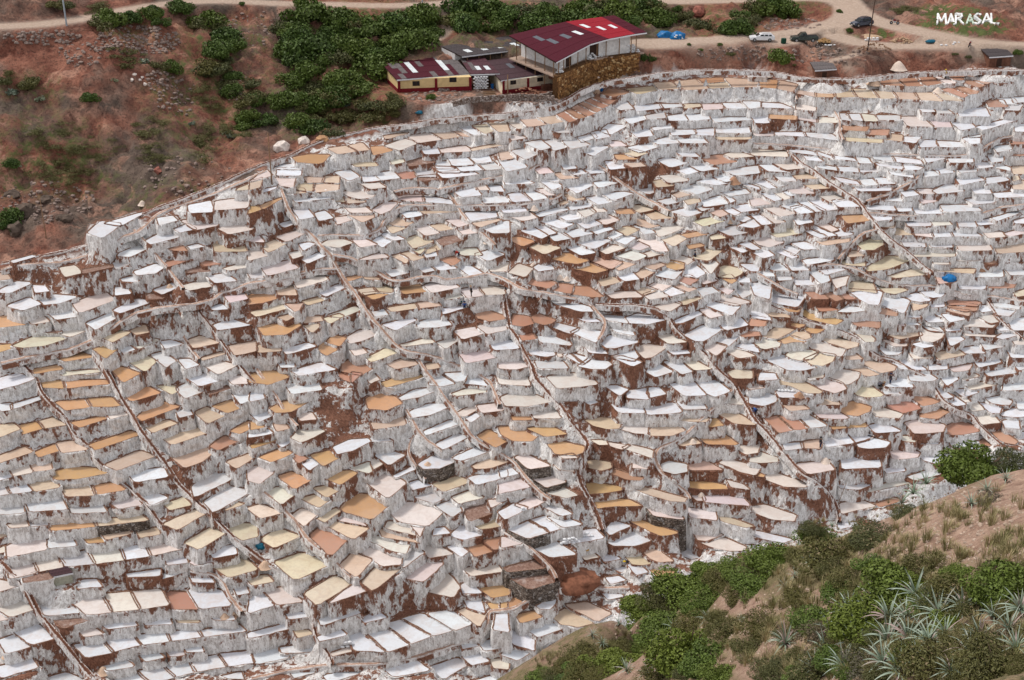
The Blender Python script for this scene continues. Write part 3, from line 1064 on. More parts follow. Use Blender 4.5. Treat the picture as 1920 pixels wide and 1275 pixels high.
W831 19.92 1453,733 1499,733 1519,746 1462,746
O832 17.61 1569,768 1598,751 1634,763 1629,772 1608,781 1585,778
P833 17.69 1524,774 1551,762 1593,783 1585,786 1561,786 1538,784
R834 17.63 1432,784 1458,779 1488,807 1461,813
R834 17.61 1457,779 1490,776 1518,804 1487,807
G834 17.59 1489,776 1513,775 1553,799 1516,804
W835 15.45 1538,818 1585,810 1603,831 1550,839
W836 15.05 1590,813 1621,807 1645,822 1642,817 1623,825 1601,831
W837 14.92 1605,829 1631,819 1670,829 1661,839 1631,842 1609,839
W838 15.93 1467,832 1504,829 1507,841 1472,845
T838 15.93 1502,829 1540,823 1541,842 1505,841
P839 16.72 1630,768 1643,759 1693,776 1686,784 1668,784 1641,781
R840 16.73 1661,752 1686,743 1725,760 1726,767 1694,775 1666,765
R841 17.04 1687,736 1714,733 1762,753 1753,757 1731,762 1707,745
R842 16.07 1725,777 1743,762 1787,766 1781,772 1757,786 1726,783
P843 15.42 1695,792 1732,783 1773,797 1768,810 1738,813 1713,813
R844 14.34 1773,800 1795,786 1834,800 1835,810 1799,816 1775,815
R845 12.87 1837,827 1848,818 1874,836 1868,837 1862,837 1844,837
R846 13.70 1858,808 1877,805 1908,828 1903,834 1886,831 1874,826
Y847 18.55 1594,725 1623,717 1658,740 1652,744 1625,746 1605,741
W848 17.48 1732,728 1760,725 1789,745 1772,748
W849 16.92 1763,744 1785,739 1813,759 1792,762
P850 15.62 1813,755 1832,752 1847,769 1821,772
W851 15.36 1834,755 1881,760 1874,776 1857,775
W852 15.69 1846,747 1876,741 1899,752 1893,760 1878,759 1860,757
P853 14.88 1829,779 1857,773 1877,793 1841,797
W854 15.06 1875,776 1898,765 1927,768 1927,781 1902,783 1880,781
W855 14.70 1879,789 1909,783 1913,805 1885,802
W857 16.96 1785,731 1818,728 1836,736 1809,746
P858 12.98 1666,848 1694,836 1726,848 1721,858 1695,861 1675,861
W859 12.26 1723,853 1756,844 1790,853 1785,863 1756,871 1730,863
W860 11.01 1700,894 1753,876 1766,890 1714,901
W861 10.89 1570,910 1606,892 1641,898 1631,911 1611,919 1576,916
P862 10.35 1626,916 1699,895 1716,904 1627,924
P863 14.10 1491,869 1551,863 1566,881 1515,890
P864 14.48 1408,850 1426,847 1459,858 1459,866 1428,869 1404,866
P865 12.78 1431,893 1449,884 1516,907 1510,914 1473,914 1431,899
O866 13.57 1409,880 1434,891 1431,895 1409,892
P867 9.82 1407,949 1435,946 1494,966 1489,978 1448,975 1404,958
W868 7.78 1405,994 1425,996 1487,1011 1470,1018 1435,1012 1404,1003
P869 9.09 1573,943 1618,938 1645,949 1577,964
R870 8.92 1639,945 1681,932 1692,939 1650,951
W872 15.63 1627,797 1656,791 1692,809 1642,813
W873 15.20 1904,744 1926,744 1926,767 1908,767
P874 16.71 1787,739 1815,748 1821,754 1801,756
T100000 29.70 1858,454 1925,449 1932,472 1871,476
P100001 32.33 135,569 194,544 219,562 149,588
W100002 16.93 1880,708 1951,709 1954,728 1880,734
P100003 40.46 402,377 468,369 466,390 402,395
P100004 31.88 547,522 602,510 617,525 558,542
T100005 20.04 301,820 365,796 393,811 322,835
W100006 13.27 1575,855 1649,852 1653,877 1578,880
W100007 19.39 1204,757 1266,755 1281,774 1214,779
P100008 12.75 11,1022 85,1007 91,1030 14,1046
P100009 22.15 1023,706 1099,697 1123,722 1045,730
G100010 16.04 -36,948 43,939 46,962 -30,967
O100011 31.06 -25,595 33,589 51,609 -7,616
W100012 4.47 -13,1252 59,1233 73,1252 3,1272
P100013 33.84 488,499 544,487 561,503 501,518
P100014 23.63 857,659 919,651 935,670 874,682
P100015 30.21 1789,453 1849,450 1862,470 1799,471
W100016 16.23 46,937 114,930 127,956 56,960
W100017 2.17 712,1247 780,1235 807,1257 737,1270
T100018 35.95 396,452 452,451 465,472 403,473
W100019 6.88 594,1155 663,1138 678,1150 601,1174
W100020 43.50 1792,204 1848,201 1857,219 1799,219
P100021 10.04 1211,950 1264,950 1284,975 1226,968
P100022 21.37 929,703 989,704 995,724 936,721
W100023 24.88 1004,623 1061,627 1073,649 1012,642
G100024 23.12 1002,676 1054,676 1068,692 1009,691
W100025 23.24 535,720 595,712 606,731 546,740
W100026 8.95 1063,1000 1117,990 1134,1009 1077,1020
P100027 9.75 1283,951 1340,955 1346,976 1296,971
W100028 13.22 1778,825 1835,826 1843,844 1786,840
P100029 7.35 868,1066 928,1051 944,1072 884,1081
O100030 24.09 228,732 279,724 303,737 245,754
R100031 24.28 1592,594 1649,598 1650,616 1603,611
W100032 31.54 85,584 134,576 152,593 105,600
W100033 27.05 1831,503 1880,504 1882,520 1827,520
W100034 19.40 1144,757 1202,753 1210,775 1160,774
T100035 19.01 694,792 755,777 762,797 701,806
G100036 15.58 126,944 190,940 202,961 134,963
W100037 6.61 182,1161 249,1158 258,1174 199,1180
W100038 17.63 238,886 307,876 317,894 254,905
W100039 18.85 1649,704 1699,706 1715,727 1662,726
W100040 12.87 88,1011 137,1007 144,1024 91,1028
T100041 41.13 650,302 697,297 710,312 667,313
P100042 -0.02 947,1256 998,1249 1012,1271 953,1277
P100043 31.53 417,549 456,546 466,561 429,569
W100044 25.57 1343,602 1390,595 1404,610 1360,620
W100045 20.06 1887,654 1929,652 1937,672 1896,671
T100046 26.88 482,647 522,641 528,659 483,662
W100047 3.71 184,1246 233,1233 253,1250 202,1258
W100048 40.04 351,385 396,376 401,398 356,401
T100049 13.15 191,1002 238,993 251,1000 199,1013
W100050 24.63 917,639 964,636 975,654 926,657
W100051 6.29 264,1154 315,1154 324,1171 272,1173
T100052 18.93 1517,744 1569,744 1576,760 1529,759
W100053 30.28 1738,452 1782,450 1787,465 1746,464
W100054 18.77 -27,889 16,880 24,896 -17,905
G100055 30.53 1687,448 1734,450 1736,464 1696,463
W100056 19.55 1267,752 1311,746 1327,767 1282,769
W100057 32.55 1693,409 1740,411 1748,424 1703,425
W100058 11.12 389,1030 440,1020 445,1039 399,1047
T100059 21.41 270,798 315,787 334,794 286,812
T100060 23.53 724,682 768,667 785,684 742,693
R100061 39.59 1895,261 1935,258 1938,271 1895,271
P100062 18.87 995,772 1040,765 1053,785 1001,785
O100063 18.64 957,776 994,774 1001,787 961,789
P100064 43.73 1493,195 1529,194 1530,209 1492,205
P100065 32.62 1741,410 1774,409 1786,422 1752,424
P100066 19.15 17,878 54,870 62,887 26,894
W100067 20.87 1837,641 1878,639 1883,651 1847,657
G100068 28.53 1304,541 1334,537 1348,547 1317,556
O100069 16.35 1586,788 1622,789 1625,801 1589,803
T100070 6.12 326,1154 368,1154 376,1168 333,1168
W100071 6.31 533,1149 578,1147 584,1157 542,1162
W100072 21.37 1425,698 1454,700 1459,712 1421,714
P100073 20.76 1704,662 1736,658 1749,672 1713,674
W100074 2.15 896,1204 937,1194 950,1214 909,1221
T100075 18.94 1461,755 1500,754 1518,767 1482,771
W100076 24.65 1093,649 1130,650 1141,664 1106,662
P100077 39.12 1000,315 1025,312 1038,324 1012,327
W100078 23.77 1248,655 1282,649 1295,663 1263,666
W100079 35.56 1818,351 1854,351 1860,364 1828,364
W100080 32.50 1792,410 1824,410 1833,426 1799,426
W100081 8.83 354,1080 395,1080 403,1093 362,1092
W100082 42.24 1407,216 1440,216 1444,231 1417,232
O100083 12.88 152,1005 189,1003 199,1018 165,1019
W100084 39.15 293,409 323,404 335,414 299,423
W100085 13.97 1721,818 1761,820 1759,834 1723,833
W100086 3.78 258,1226 295,1223 310,1233 272,1241
P100087 10.53 353,1054 389,1040 404,1053 366,1061
T100088 13.02 254,992 295,989 301,1002 263,1009
P100089 12.17 1362,899 1395,908 1407,919 1371,914
Y100090 14.91 305,946 344,931 360,947 319,957
W100091 41.46 1178,243 1216,240 1226,255 1193,258
W100092 28.19 1883,481 1922,479 1929,491 1884,492
O100093 3.96 967,1153 1003,1146 1018,1158 977,1169
W100094 31.53 999,501 1026,487 1042,505 1011,510
T100095 26.90 1754,517 1790,517 1793,529 1760,533
P100096 36.59 451,449 484,439 498,455 465,453
P100097 31.18 47,592 81,591 94,604 59,609
P100098 23.74 1660,597 1693,601 1698,613 1662,606
W100099 12.44 1787,846 1828,848 1831,861 1791,858
P100100 24.22 425,705 460,703 466,720 435,721
W100101 34.11 1678,385 1708,385 1711,396 1684,398
G100102 44.25 1146,199 1175,189 1189,205 1162,207
W100103 2.19 544,1262 587,1253 591,1262 551,1272
T100104 19.07 56,868 96,866 98,881 62,885
W100105 41.20 1902,233 1933,230 1931,248 1902,247
R100106 25.66 1521,570 1560,572 1572,582 1539,585
W100107 5.99 673,1158 709,1145 727,1158 683,1169
W100108 31.74 718,507 754,502 770,511 735,520
W100109 37.71 1792,313 1829,311 1833,322 1800,325
W100110 9.61 144,1088 180,1085 193,1101 145,1104
W100111 10.56 312,1047 348,1042 353,1056 312,1060
W100112 13.37 1898,810 1931,810 1943,823 1907,824
T100113 16.12 1267,833 1300,818 1315,832 1278,837
W100114 41.22 484,357 521,349 516,355 480,367
W100115 19.77 1741,684 1776,681 1778,693 1741,695
Y100116 8.78 458,1083 501,1077 514,1091 475,1098
W100117 7.87 1569,979 1606,978 1611,986 1572,993
T100118 31.53 514,537 551,534 558,554 523,554
W100119 11.70 1657,879 1691,870 1699,883 1662,889
W100120 39.14 1265,284 1298,283 1313,295 1280,294
W100121 6.33 391,1151 435,1148 442,1163 401,1163
W100122 8.12 436,1098 461,1096 468,1112 445,1117
P100123 34.60 540,474 561,470 572,479 549,486
Y100124 32.20 1330,443 1352,436 1362,447 1334,450
R100125 25.29 973,626 996,622 1007,636 978,639
W100126 28.29 1456,515 1481,512 1486,525 1459,527
G100127 3.78 309,1219 342,1215 348,1228 319,1232
P100128 7.06 1083,1038 1110,1033 1123,1045 1098,1051
P100129 41.14 1137,264 1163,265 1177,274 1146,276
T100130 32.57 1651,418 1678,416 1677,428 1651,426
P100131 40.90 728,297 756,298 760,304 736,310
W100132 30.69 390,573 417,570 429,581 400,582
T100133 29.20 243,620 273,608 281,624 255,629
W100134 35.28 559,457 580,454 593,457 569,471
P100135 42.44 949,253 974,252 988,259 961,264
T100136 31.27 678,513 704,513 713,525 684,524
G100137 43.98 1753,201 1775,204 1788,213 1757,213
W100138 2.26 864,1207 885,1203 899,1211 868,1218
W100139 7.66 1487,988 1516,988 1523,1003 1488,1000
P100140 15.08 1037,871 1072,871 1077,885 1048,881
W100141 33.98 60,534 85,536 94,546 66,550
R100142 36.38 314,468 340,459 353,471 329,471
P100143 14.35 1186,867 1213,868 1215,880 1185,878
P100144 12.47 914,937 939,936 949,938 921,953
W100145 32.86 -20,565 13,561 16,566 -11,570
P100146 34.89 1720,372 1751,370 1757,378 1730,383
W100147 39.25 1133,302 1161,303 1173,316 1143,319
G100148 22.04 330,771 353,764 362,778 337,784
W100149 3.91 345,1213 374,1208 382,1222 351,1224
O100150 16.71 1553,793 1581,791 1588,803 1561,806
G100151 35.52 210,492 240,491 242,497 217,505
W100152 32.28 1900,413 1930,407 1933,420 1902,419
P100153 6.32 146,1181 181,1178 194,1190 157,1195
P100154 20.80 556,775 586,773 594,787 563,790
T100155 38.64 622,371 644,371 647,380 621,377
W100156 25.16 517,676 550,675 554,689 526,690
T100157 21.41 1584,661 1606,664 1619,674 1586,675
W100158 31.78 779,500 806,499 816,508 795,512
W100159 33.12 1485,408 1514,406 1526,417 1496,423
P100160 28.98 1314,522 1335,520 1347,526 1319,534
P100161 20.59 1392,718 1423,719 1434,728 1407,731
W100162 28.41 694,581 716,576 730,591 703,595
W100163 24.09 1695,587 1719,586 1728,596 1696,596
T100164 41.99 445,353 467,345 466,356 442,358
W100165 20.21 1040,740 1079,738 1084,753 1056,754
W100166 39.19 1050,307 1075,305 1082,316 1058,319
W100167 22.48 1770,608 1795,610 1804,620 1773,622
W100168 4.00 1126,1109 1158,1106 1171,1118 1140,1125
G100169 33.30 463,511 492,507 495,522 470,522
W100170 34.12 225,523 256,516 261,529 230,529
T100171 4.80 550,1182 577,1180 588,1189 558,1197
W100172 27.91 223,656 241,647 256,656 231,663
W100173 38.61 1604,293 1628,296 1636,307 1611,307
W100174 1.94 413,1268 452,1259 458,1274 428,1273
W100175 10.76 813,990 834,988 845,1000 811,1004
W100176 24.36 1743,564 1770,566 1772,575 1745,578
P100177 29.17 831,556 862,551 869,557 836,563
P100178 14.43 1685,818 1718,817 1717,830 1692,827
P100179 18.26 1795,702 1826,699 1837,706 1808,713
T100180 29.92 1593,470 1620,469 1621,480 1590,483
W100181 23.40 1695,602 1717,602 1726,610 1702,610
P100182 21.07 1517,699 1545,698 1544,708 1516,711
W100183 4.78 1134,1083 1161,1080 1174,1088 1145,1096
W100184 33.17 216,537 241,540 246,551 215,555
G100185 43.19 1034,246 1063,240 1074,249 1049,250
O100186 31.59 1285,455 1308,454 1322,461 1292,468
T100187 35.04 -18,514 13,511 21,524 -8,527
W100188 18.18 1653,729 1684,734 1688,739 1659,740
W100189 28.16 1379,520 1405,517 1408,530 1386,530
O100190 17.57 1317,797 1342,782 1358,798 1333,801
W100191 44.03 1721,202 1748,202 1755,210 1730,211
P100192 12.57 -17,1036 8,1023 12,1036 -11,1039
P100193 28.69 1750,486 1779,487 1781,496 1750,496
"""
def parse_pans(txt):
    out = []
    for ln in txt.split('\n'):
        q = ln.split()
        if len(q) < 5: continue
        P = np.array([tuple(map(float, t.split(','))) for t in q[2:]])
        a = abs(0.5 * np.sum(P[:, 0] * np.roll(P[:, 1], -1) - P[:, 1] * np.roll(P[:, 0], -1)))
        if a < 25: continue
        out.append(dict(k=q[0][0], P=P, c=P.mean(0), area=a, row=int(q[0][1:]), z=float(q[1])))
    return out
pans = parse_pans(PANS)
NP = len(pans)
ZP = np.array([p['z'] for p in pans])
CEN = np.array([p['c'] for p in pans])
for i, p in enumerate(pans):
    p['W'] = at_level(p['P'][:, 0], p['P'][:, 1], np.full(len(p['P']), ZP[i]))[:, :2]
    if 0.5 * np.sum(p['W'][:, 0] * np.roll(p['W'][:, 1], -1) - p['W'][:, 1] * np.roll(p['W'][:, 0], -1)) < 0: p['W'] = p['W'][::-1].copy(); p['P'] = p['P'][::-1].copy()
    p['cw'] = p['W'].mean(0)
CW = np.array([p['cw'] for p in pans])

# ------------------------------------------------------------------ the valley side as a height field
OUT = [  # u, v, distance: hillside, road and plateau around the pans
(-300,520,196),(-300,300,200),(-300,60,214),(0,470,201),(0,400,204),(0,250,210),(0,100,218),(0,50,222),(120,45,226),(60,10,226),(130,430,203),
(230,400,207),(250,300,212),(250,150,222),(230,22,234),(400,300,215),(400,200,226),(330,4,243),(500,270,221),(500,150,234),(450,30,246),(600,225,227),(600,100,242),
(640,8,256),(700,160,236),(720,228,226),(700,60,248),(830,8,262),(820,100,243),(960,70,250),(960,10,264),(1100,20,262),(1210,60,253),(860,180,230),(740,172,232),
(1040,170,233),(1210,118,240),(1210,85,247),(1300,75,248),(1300,110,241),(1300,4,266),(1400,85,247),(1400,115,241),(1450,70,250),(1400,30,262),(1550,100,246),(1540,125,241),(1590,10,272),(1600,45,257),
(1500,60,252),(1650,90,248),(1650,115,242),(1740,60,254),(1760,90,248),(1800,22,258),(1840,50,252),(1870,82,247),(1900,120,241),(1920,95,246),(1920,40,256),(1750,2,268),(1920,4,268),
(960,-160,310),(200,-160,290),(1700,-160,310),(-300,-160,270),(2250,-160,300),(2250,100,246),(2250,400,222),(2250,800,196),(2200,1275,178),(2200,1500,165),
(-300,700,182),(-300,1000,166),(-300,1275,154),(960,1500,148),(-300,1500,140),(500,1500,146),(1500,1500,155),(1500,1275,168),(1500,1130,174),(1900,1130,182),
(-300,-700,380),(960,-700,440),(2250,-700,420)]
_o = np.array(OUT, float)
Po = at_depth(_o[:, 0], _o[:, 1], _o[:, 2])
sel = np.arange(0, NP, 2)
Xf = np.concatenate([Po[:, :2], CW[sel]]) / 50.0
Zf = np.concatenate([Po[:, 2], ZP[sel]])
regs = np.concatenate([np.full(len(Po), .02), np.full(len(sel), .12)])
BASE = tps_fit(Xf, Zf, regs)
def zbase(x, y):
    x = np.asarray(x, float); y = np.asarray(y, float)
    return tps_eval(BASE, np.stack([x.ravel(), y.ravel()], -1) / 50.0).reshape(x.shape)
def poly_dist(px, py, W):
    """distance to polygon W (negative inside) and whether the nearest edge faces the viewer"""
    d2 = np.full(px.shape, 1e9); ins = np.zeros(px.shape, bool)
    for i in range(len(W)):
        a = W[i]; b = W[(i + 1) % len(W)]; e = b - a; L = (e @ e) + 1e-12
        t = np.clip(((px - a[0]) * e[0] + (py - a[1]) * e[1]) / L, 0, 1)
        d2 = np.minimum(d2, (px - a[0] - t * e[0]) ** 2 + (py - a[1] - t * e[1]) ** 2)
        c = (a[1] > py) != (b[1] > py)
        if abs(e[1]) > 1e-9: ins ^= c & (px < a[0] + (py - a[1]) * e[0] / e[1])
    d_ = np.sqrt(d2); return np.where(ins, -d_, d_)

# paths and channels: pixel polylines of the photograph -> lines in the valley; height from the pans beside them
PATHS = [
('canal', .75, "0,495 70,482 125,470 192,450 205,437 225,427 242,417 268,402 300,388 345,372 400,350 440,332 470,318 495,307 520,299 548,290 575,275 610,262 660,250 700,240 770,232 808,225 870,218 950,213 1000,205 1040,197 1065,185 1085,172 1110,160 1150,150 1200,143 1250,135 1300,131 1350,131 1410,132 1460,136 1500,145 1540,148 1600,148 1640,143 1700,137 1760,134 1850,131 1925,131"),
('path', .7, "0,506 30,497 110,493 195,472 215,455 232,443 255,437 275,422 295,402 330,387 400,364 470,334 500,320"),
('path', .7, "0,682 40,672 130,655 180,635 230,600 255,587 300,577 365,570 400,562 415,548 440,542 470,530 535,525 560,512 590,505 640,503"),
('path', .6, "525,348 540,390 560,420 580,437 590,445 602,462 622,480 635,505 650,530 670,555 685,580 700,600 720,622 740,645 765,660 785,662 803,665 825,672 857,685 890,697 920,717 928,737 938,760"),
('path', .6, "622,477 657,483 682,495 712,512 732,525 752,527 782,520 815,517 837,525 882,520 915,512 950,525 977,542 1015,548 1052,555 1095,562 1110,572 1120,587 1135,600 1132,620 1120,640"),
('path', .6, "595,443 620,440 680,442 712,430 720,412 737,395 757,385 845,385 945,385 990,382 1040,372 1055,362"),
('path', .6, "737,360 757,355 782,352 820,355 840,362 852,377 860,390 870,407 895,430 915,445 930,460"),
('path', .7, "822,355 870,345 940,330 990,322 1002,310 1027,305 1065,302 1115,307 1140,322 1165,342 1190,360 1215,375 1240,387 1257,397"),
('canal', .7, "1115,570 1145,572 1190,572 1227,577 1252,590 1262,605 1270,620 1302,645 1327,667 1340,687 1360,705 1380,722 1385,735 1402,762 1415,788 1437,808 1458,834 1476,855 1503,887 1530,901 1556,925 1570,951 1575,978"),
('path', .6, "1380,725 1352,750 1315,785 1290,810 1260,830 1232,842 1227,860 1240,885 1265,905 1290,925 1295,937"),
('canal', .8, "952,535 945,555 950,587 957,617 970,632 985,662 1000,690 1005,710 1027,735 1052,760 1077,800 1102,827 1102,842 1085,857 1082,880 1090,910 1105,935 1117,960 1130,995"),
('canal', .6, "1476,280 1503,306 1530,322 1556,343 1583,359 1609,375 1623,394 1636,412 1650,430 1676,453 1703,472 1729,496 1750,512"),
('path', .5, "1410,506 1437,522 1468,541 1498,552"),
('canal', .6, "1410,549 1437,568 1463,581 1484,589 1516,602 1556,613 1583,623 1609,634 1628,653 1650,669 1676,674 1703,690 1742,709 1769,752 1796,768 1822,776 1836,797 1862,821 1878,834"),
('path', .5, "1530,498 1570,496 1610,506 1636,520 1663,530 1703,536 1756,536 1809,552 1849,554 1889,560 1925,565"),
('path', .5, "1570,488 1583,472 1596,458 1617,437 1650,429"),
('canal', .5, "1846,554 1862,581 1883,607 1916,634"),
('path', .5, "1628,399 1703,405 1782,407 1836,402 1876,389 1925,383"),
('path', .5, "1623,378 1663,365 1689,351 1716,338 1729,322"),
('path', .5, "1410,269 1476,272 1570,282 1609,288 1703,290 1782,293 1822,290 1849,274 1876,258 1925,253"),
('path', .4, "1503,160 1490,173 1495,189"), ('path', .4, "1562,205 1575,226 1575,248 1583,264"),
('canal', .6, "32,670 50,690 70,710 77,735 100,760 125,785 137,810 170,840 180,860 200,880 225,900 250,920 275,945 305,986 330,1011 357,1031"),
('canal', .6, "175,660 195,685 212,715 230,750 250,780 260,800 275,822 295,847 317,877 332,905 350,922 375,947 395,961 412,981 437,1006 462,1026 495,1051 532,1076 557,1106 582,1131 590,1156 590,1181 600,1206 620,1231 625,1246"),
('path', .5, "315,580 337,617 350,642 375,675"),
('canal', .5, "367,570 375,587 400,617 417,642 437,670 462,700 480,720"),
('path', .6, "470,907 507,932 532,955 557,980 575,1010 607,1035 632,1057 660,1085"),
('path', .5, "250,430 262,442 280,462 295,480 312,500 332,525 345,542"),
('path', .5, "780,665 795,692 815,717 832,742 850,767 870,795 882,815 907,835 940,850 965,867 990,900 1015,925 1035,937"),
('path', .5, "940,993 960,1006 990,1023 1015,1046 1035,1066 1045,1086"),
('path', .5, "760,767 775,790 785,810 802,827 832,847"),
('path', .6, "470,1273 545,1256 620,1246 682,1246 720,1243 782,1231 845,1211 895,1193 915,1168 915,1146 960,1143 990,1126 1010,1113 1040,1103 1090,1098 1140,1103 1182,1101"),
('canal', .6, "0,1051 30,1083 55,1111 75,1151 100,1181 125,1211 150,1243 175,1271"),
('path', .5, "355,1071 400,1076 420,1091 430,1118 455,1148"),
('path', .5, "480,690 500,720 520,745 535,775 560,800"), ('path', .4, "780,810 768,830 765,850 782,878 800,900"),
]
def resample(P, step):
    P = np.asarray(P, float); s = np.concatenate([[0], np.cumsum(np.hypot(*np.diff(P, axis=0).T))])
    n = max(2, int(s[-1] / step) + 1); q = np.linspace(0, s[-1], n)
    return np.stack([np.interp(q, s, P[:, k]) for k in range(P.shape[1])], -1)
def smooth1(a, k=3, it=2):
    a = np.array(a, float)
    for _ in range(it):
        p = np.concatenate([a[:1].repeat(k, 0), a, a[-1:].repeat(k, 0)])
        a = np.stack([p[i:i + len(a)] for i in range(2 * k + 1)]).mean(0)
    return a
def hit(u, v, zf=None, lo=60.0, hi=420.0):
    """first point where the line of sight meets the height field"""
    zf = zf or zbase
    u = np.atleast_1d(np.asarray(u, float)); v = np.atleast_1d(np.asarray(v, float)); r = ray(u, v)
    t = np.full(len(u), lo); done = np.zeros(len(u), bool); step = 1.5
    for _ in range(int((hi - lo) / step)):
        p = r * (t + step)[:, None]; b = (p[:, 2] + CAMZ) < zf(p[:, 0], p[:, 1])
        done |= b
        t = np.where(done, t, t + step)
        if done.all(): break
    a_, b_ = t.copy(), t + step
    for _ in range(10):
        m = (a_ + b_) / 2; p = r * m[:, None]; b = (p[:, 2] + CAMZ) < zf(p[:, 0], p[:, 1])
        b_ = np.where(b, m, b_); a_ = np.where(b, a_, m)
    p = r * b_[:, None]; p[:, 2] += CAMZ; return p
LINES = []
for kind, wd, s in PATHS:
    Q = resample([tuple(map(float, q.split(','))) for q in s.split()], 6.0)
    top = kind == 'canal' and wd == .75
    dd = np.hypot(Q[:, None, 0] - CEN[None, :, 0], (Q[:, None, 1] - CEN[None, :, 1]) * 1.5)
    wt = 1.0 / (dd ** 2 + 60) ** 1.6
    wt = np.where(dd > 90, 0, wt) + 1e-12
    z = (wt * ZP[None]).sum(1) / wt.sum(1) + (.7 if top else .2)
    far = dd.min(1) > 60
    zb = hit(Q[:, 0], Q[:, 1])[:, 2]
    z = np.where(far, zb + .2, z)
    if top: z = np.maximum(z, zb) * .5 + zb * .5 + .25
    z = smooth1(z, 4, 2)
    W3 = at_level(Q[:, 0], Q[:, 1], z)
    W3[:, :2] = smooth1(W3[:, :2], 1, 1)
    LINES.append((kind, wd, resample(W3, .45)))

# ------------------------------------------------------------------ bare earth patches among the white walls (pixel ellipses, real stains of red mud)
DIRT = [(150,520,120,45),(330,590,110,45),(640,770,75,90),(1000,465,90,35),(1100,500,60,35),(1210,330,80,40),(1160,700,70,60),(1110,770,50,60),(1530,940,50,80),(1420,800,40,70),
(1300,880,120,60),(750,1120,160,45),(1080,1090,90,60),(1100,900,40,90),(350,900,60,50),(1560,415,60,25),(1380,690,70,40),(110,1215,70,60),(250,1090,100,25),(440,415,110,30),(1860,690,50,40),
(1250,625,70,40),(1040,600,60,40),(470,610,60,60),(520,430,40,30),(1480,230,60,20),(1320,860,90,40),(930,1010,50,50),(1640,830,60,30),(330,540,140,30),(1140,900,60,120),(60,505,80,20),(690,560,50,30),(1430,310,40,30),
(1360,480,60,50),(560,640,40,60),(880,600,40,40),(1240,700,90,50),(1150,560,60,40),(1000,570,70,40),(1700,620,80,14),(1650,460,40,40),(1560,560,60,20),(1230,1010,120,60),(1450,930,60,60),(760,860,80,30),(820,320,60,20),(1500,600,60,20)]
DA = np.array(DIRT, float)
def dirt_at(P):
    u, v, _ = project(P)
    q = ((u[:, None] - DA[None, :, 0]) / DA[None, :, 2]) ** 2 + ((v[:, None] - DA[None, :, 1]) / DA[None, :, 3]) ** 2
    return np.clip(1.2 - q.min(1) + fbm(u * .05, v * .08, 3, 19) * .9, 0, 1) * .8

# ------------------------------------------------------------------ materials of the ground and the pans
def soil_colours(s, g):
    n1 = s.noise(g, .06, 5, .6); n2 = s.noise(g, .45, 6, .7); n3 = s.noise(g, 2.2, 4, .7); n4 = s.noise(g, .16, 4, .6, 1.0)
    red = s.mix(s.ramp(n2, .35, .68), (.14, .046, .030), (.37, .165, .11))
    grey = s.mix(s.ramp(n2, .3, .7), (.065, .048, .038), (.20, .145, .115))
    c = s.mix(s.ramp(n1, .46, .60), red, grey)
    c = s.mix(s.math('MULTIPLY', s.ramp(n4, .55, .64), .7), c, (.47, .26, .185))
    c = s.mix(s.math('MULTIPLY', s.ramp(n3, .50, .66), .7), c, (.045, .026, .02))
    return c, n2, n3
def crust(s):
    """white salt crust over red mud: bright drips, grey streaks, dark pits, bare patches"""
    dr = s.noise(s.geo((1, 1, .28)), 2.6, 5, .66, .3); dr2 = s.noise(s.geo((1, 1, .5)), 8.0, 3, .7)
    pit = s.noise(s.geo((1, 1, .6)), 5.0, 4, .75); big = s.noise(s.geo((1, 1, .7)), .42, 5, .62, .5); mid = s.noise(s.geo((1, 1, .45)), 1.5, 5, .7, .4)
    w = s.mix(s.ramp(dr, .38, .56), (.52, .49, .47), (.86, .85, .84))
    w = s.mix(s.math('MULTIPLY', s.ramp(dr2, .54, .68), .5), w, (.36, .31, .28))
    w = s.mix(s.math('MULTIPLY', s.ramp(pit, .58, .66), .8), w, (.16, .10, .075))
    mud = s.mix(s.ramp(pit, .32, .66), (.10, .042, .027), (.31, .15, .098))
    lvl = s.math('ADD', s.math('MULTIPLY', big, .9), s.math('MULTIPLY', mid, .6))
    lvl = s.math('ADD', lvl, s.math('MULTIPLY', s.math('SUBTRACT', dr, .5), .35))
    h = s.math('ADD', s.math('MULTIPLY', dr, .8), s.math('MULTIPLY', pit, .6))
    return w, mud, lvl, h
def mat_ground():
    s = NT('valley_earth'); g = s.geo()
    soil, n2, n3 = soil_colours(s, g)
    gn = s.noise(g, .8, 5, .7)
    gr = s.mix(s.ramp(gn, .35, .7), (.045, .060, .016), (.12, .14, .045))
    gm = s.math('MULTIPLY', s.attr('grass'), s.ramp(s.math('ADD', s.math('MULTIPLY', gn, .6), s.math('MULTIPLY', n2, .6)), .56, .72), True)
    c = s.mix(gm, soil, gr)
    road = s.mix(s.ramp(n3, .3, .7), (.36, .26, .20), (.52, .41, .33))
    c = s.mix(s.attr('road'), c, road)
    w, mud, lvl, h2 = crust(s)
    gn_ = s.n('ShaderNodeNewGeometry'); sp = s.n('ShaderNodeSeparateXYZ'); s.l(gn_.outputs['True Normal'], sp.inputs[0])
    lvl = s.math('ADD', lvl, s.math('MULTIPLY', s.attr('dirt'), .20))
    lvl = s.math('ADD', lvl, s.math('MULTIPLY', s.ramp(sp.outputs[2], .70, .95), .17))
    c = s.mix(s.attr('salt'), c, s.mix(s.ramp(lvl, .84, .91), w, mud))
    h = s.math('ADD', n2, s.math('MULTIPLY', n3, .5)); h = s.math('ADD', h, s.math('MULTIPLY', h2, .5))
    return s.out(c, .95, h, .9, .5)
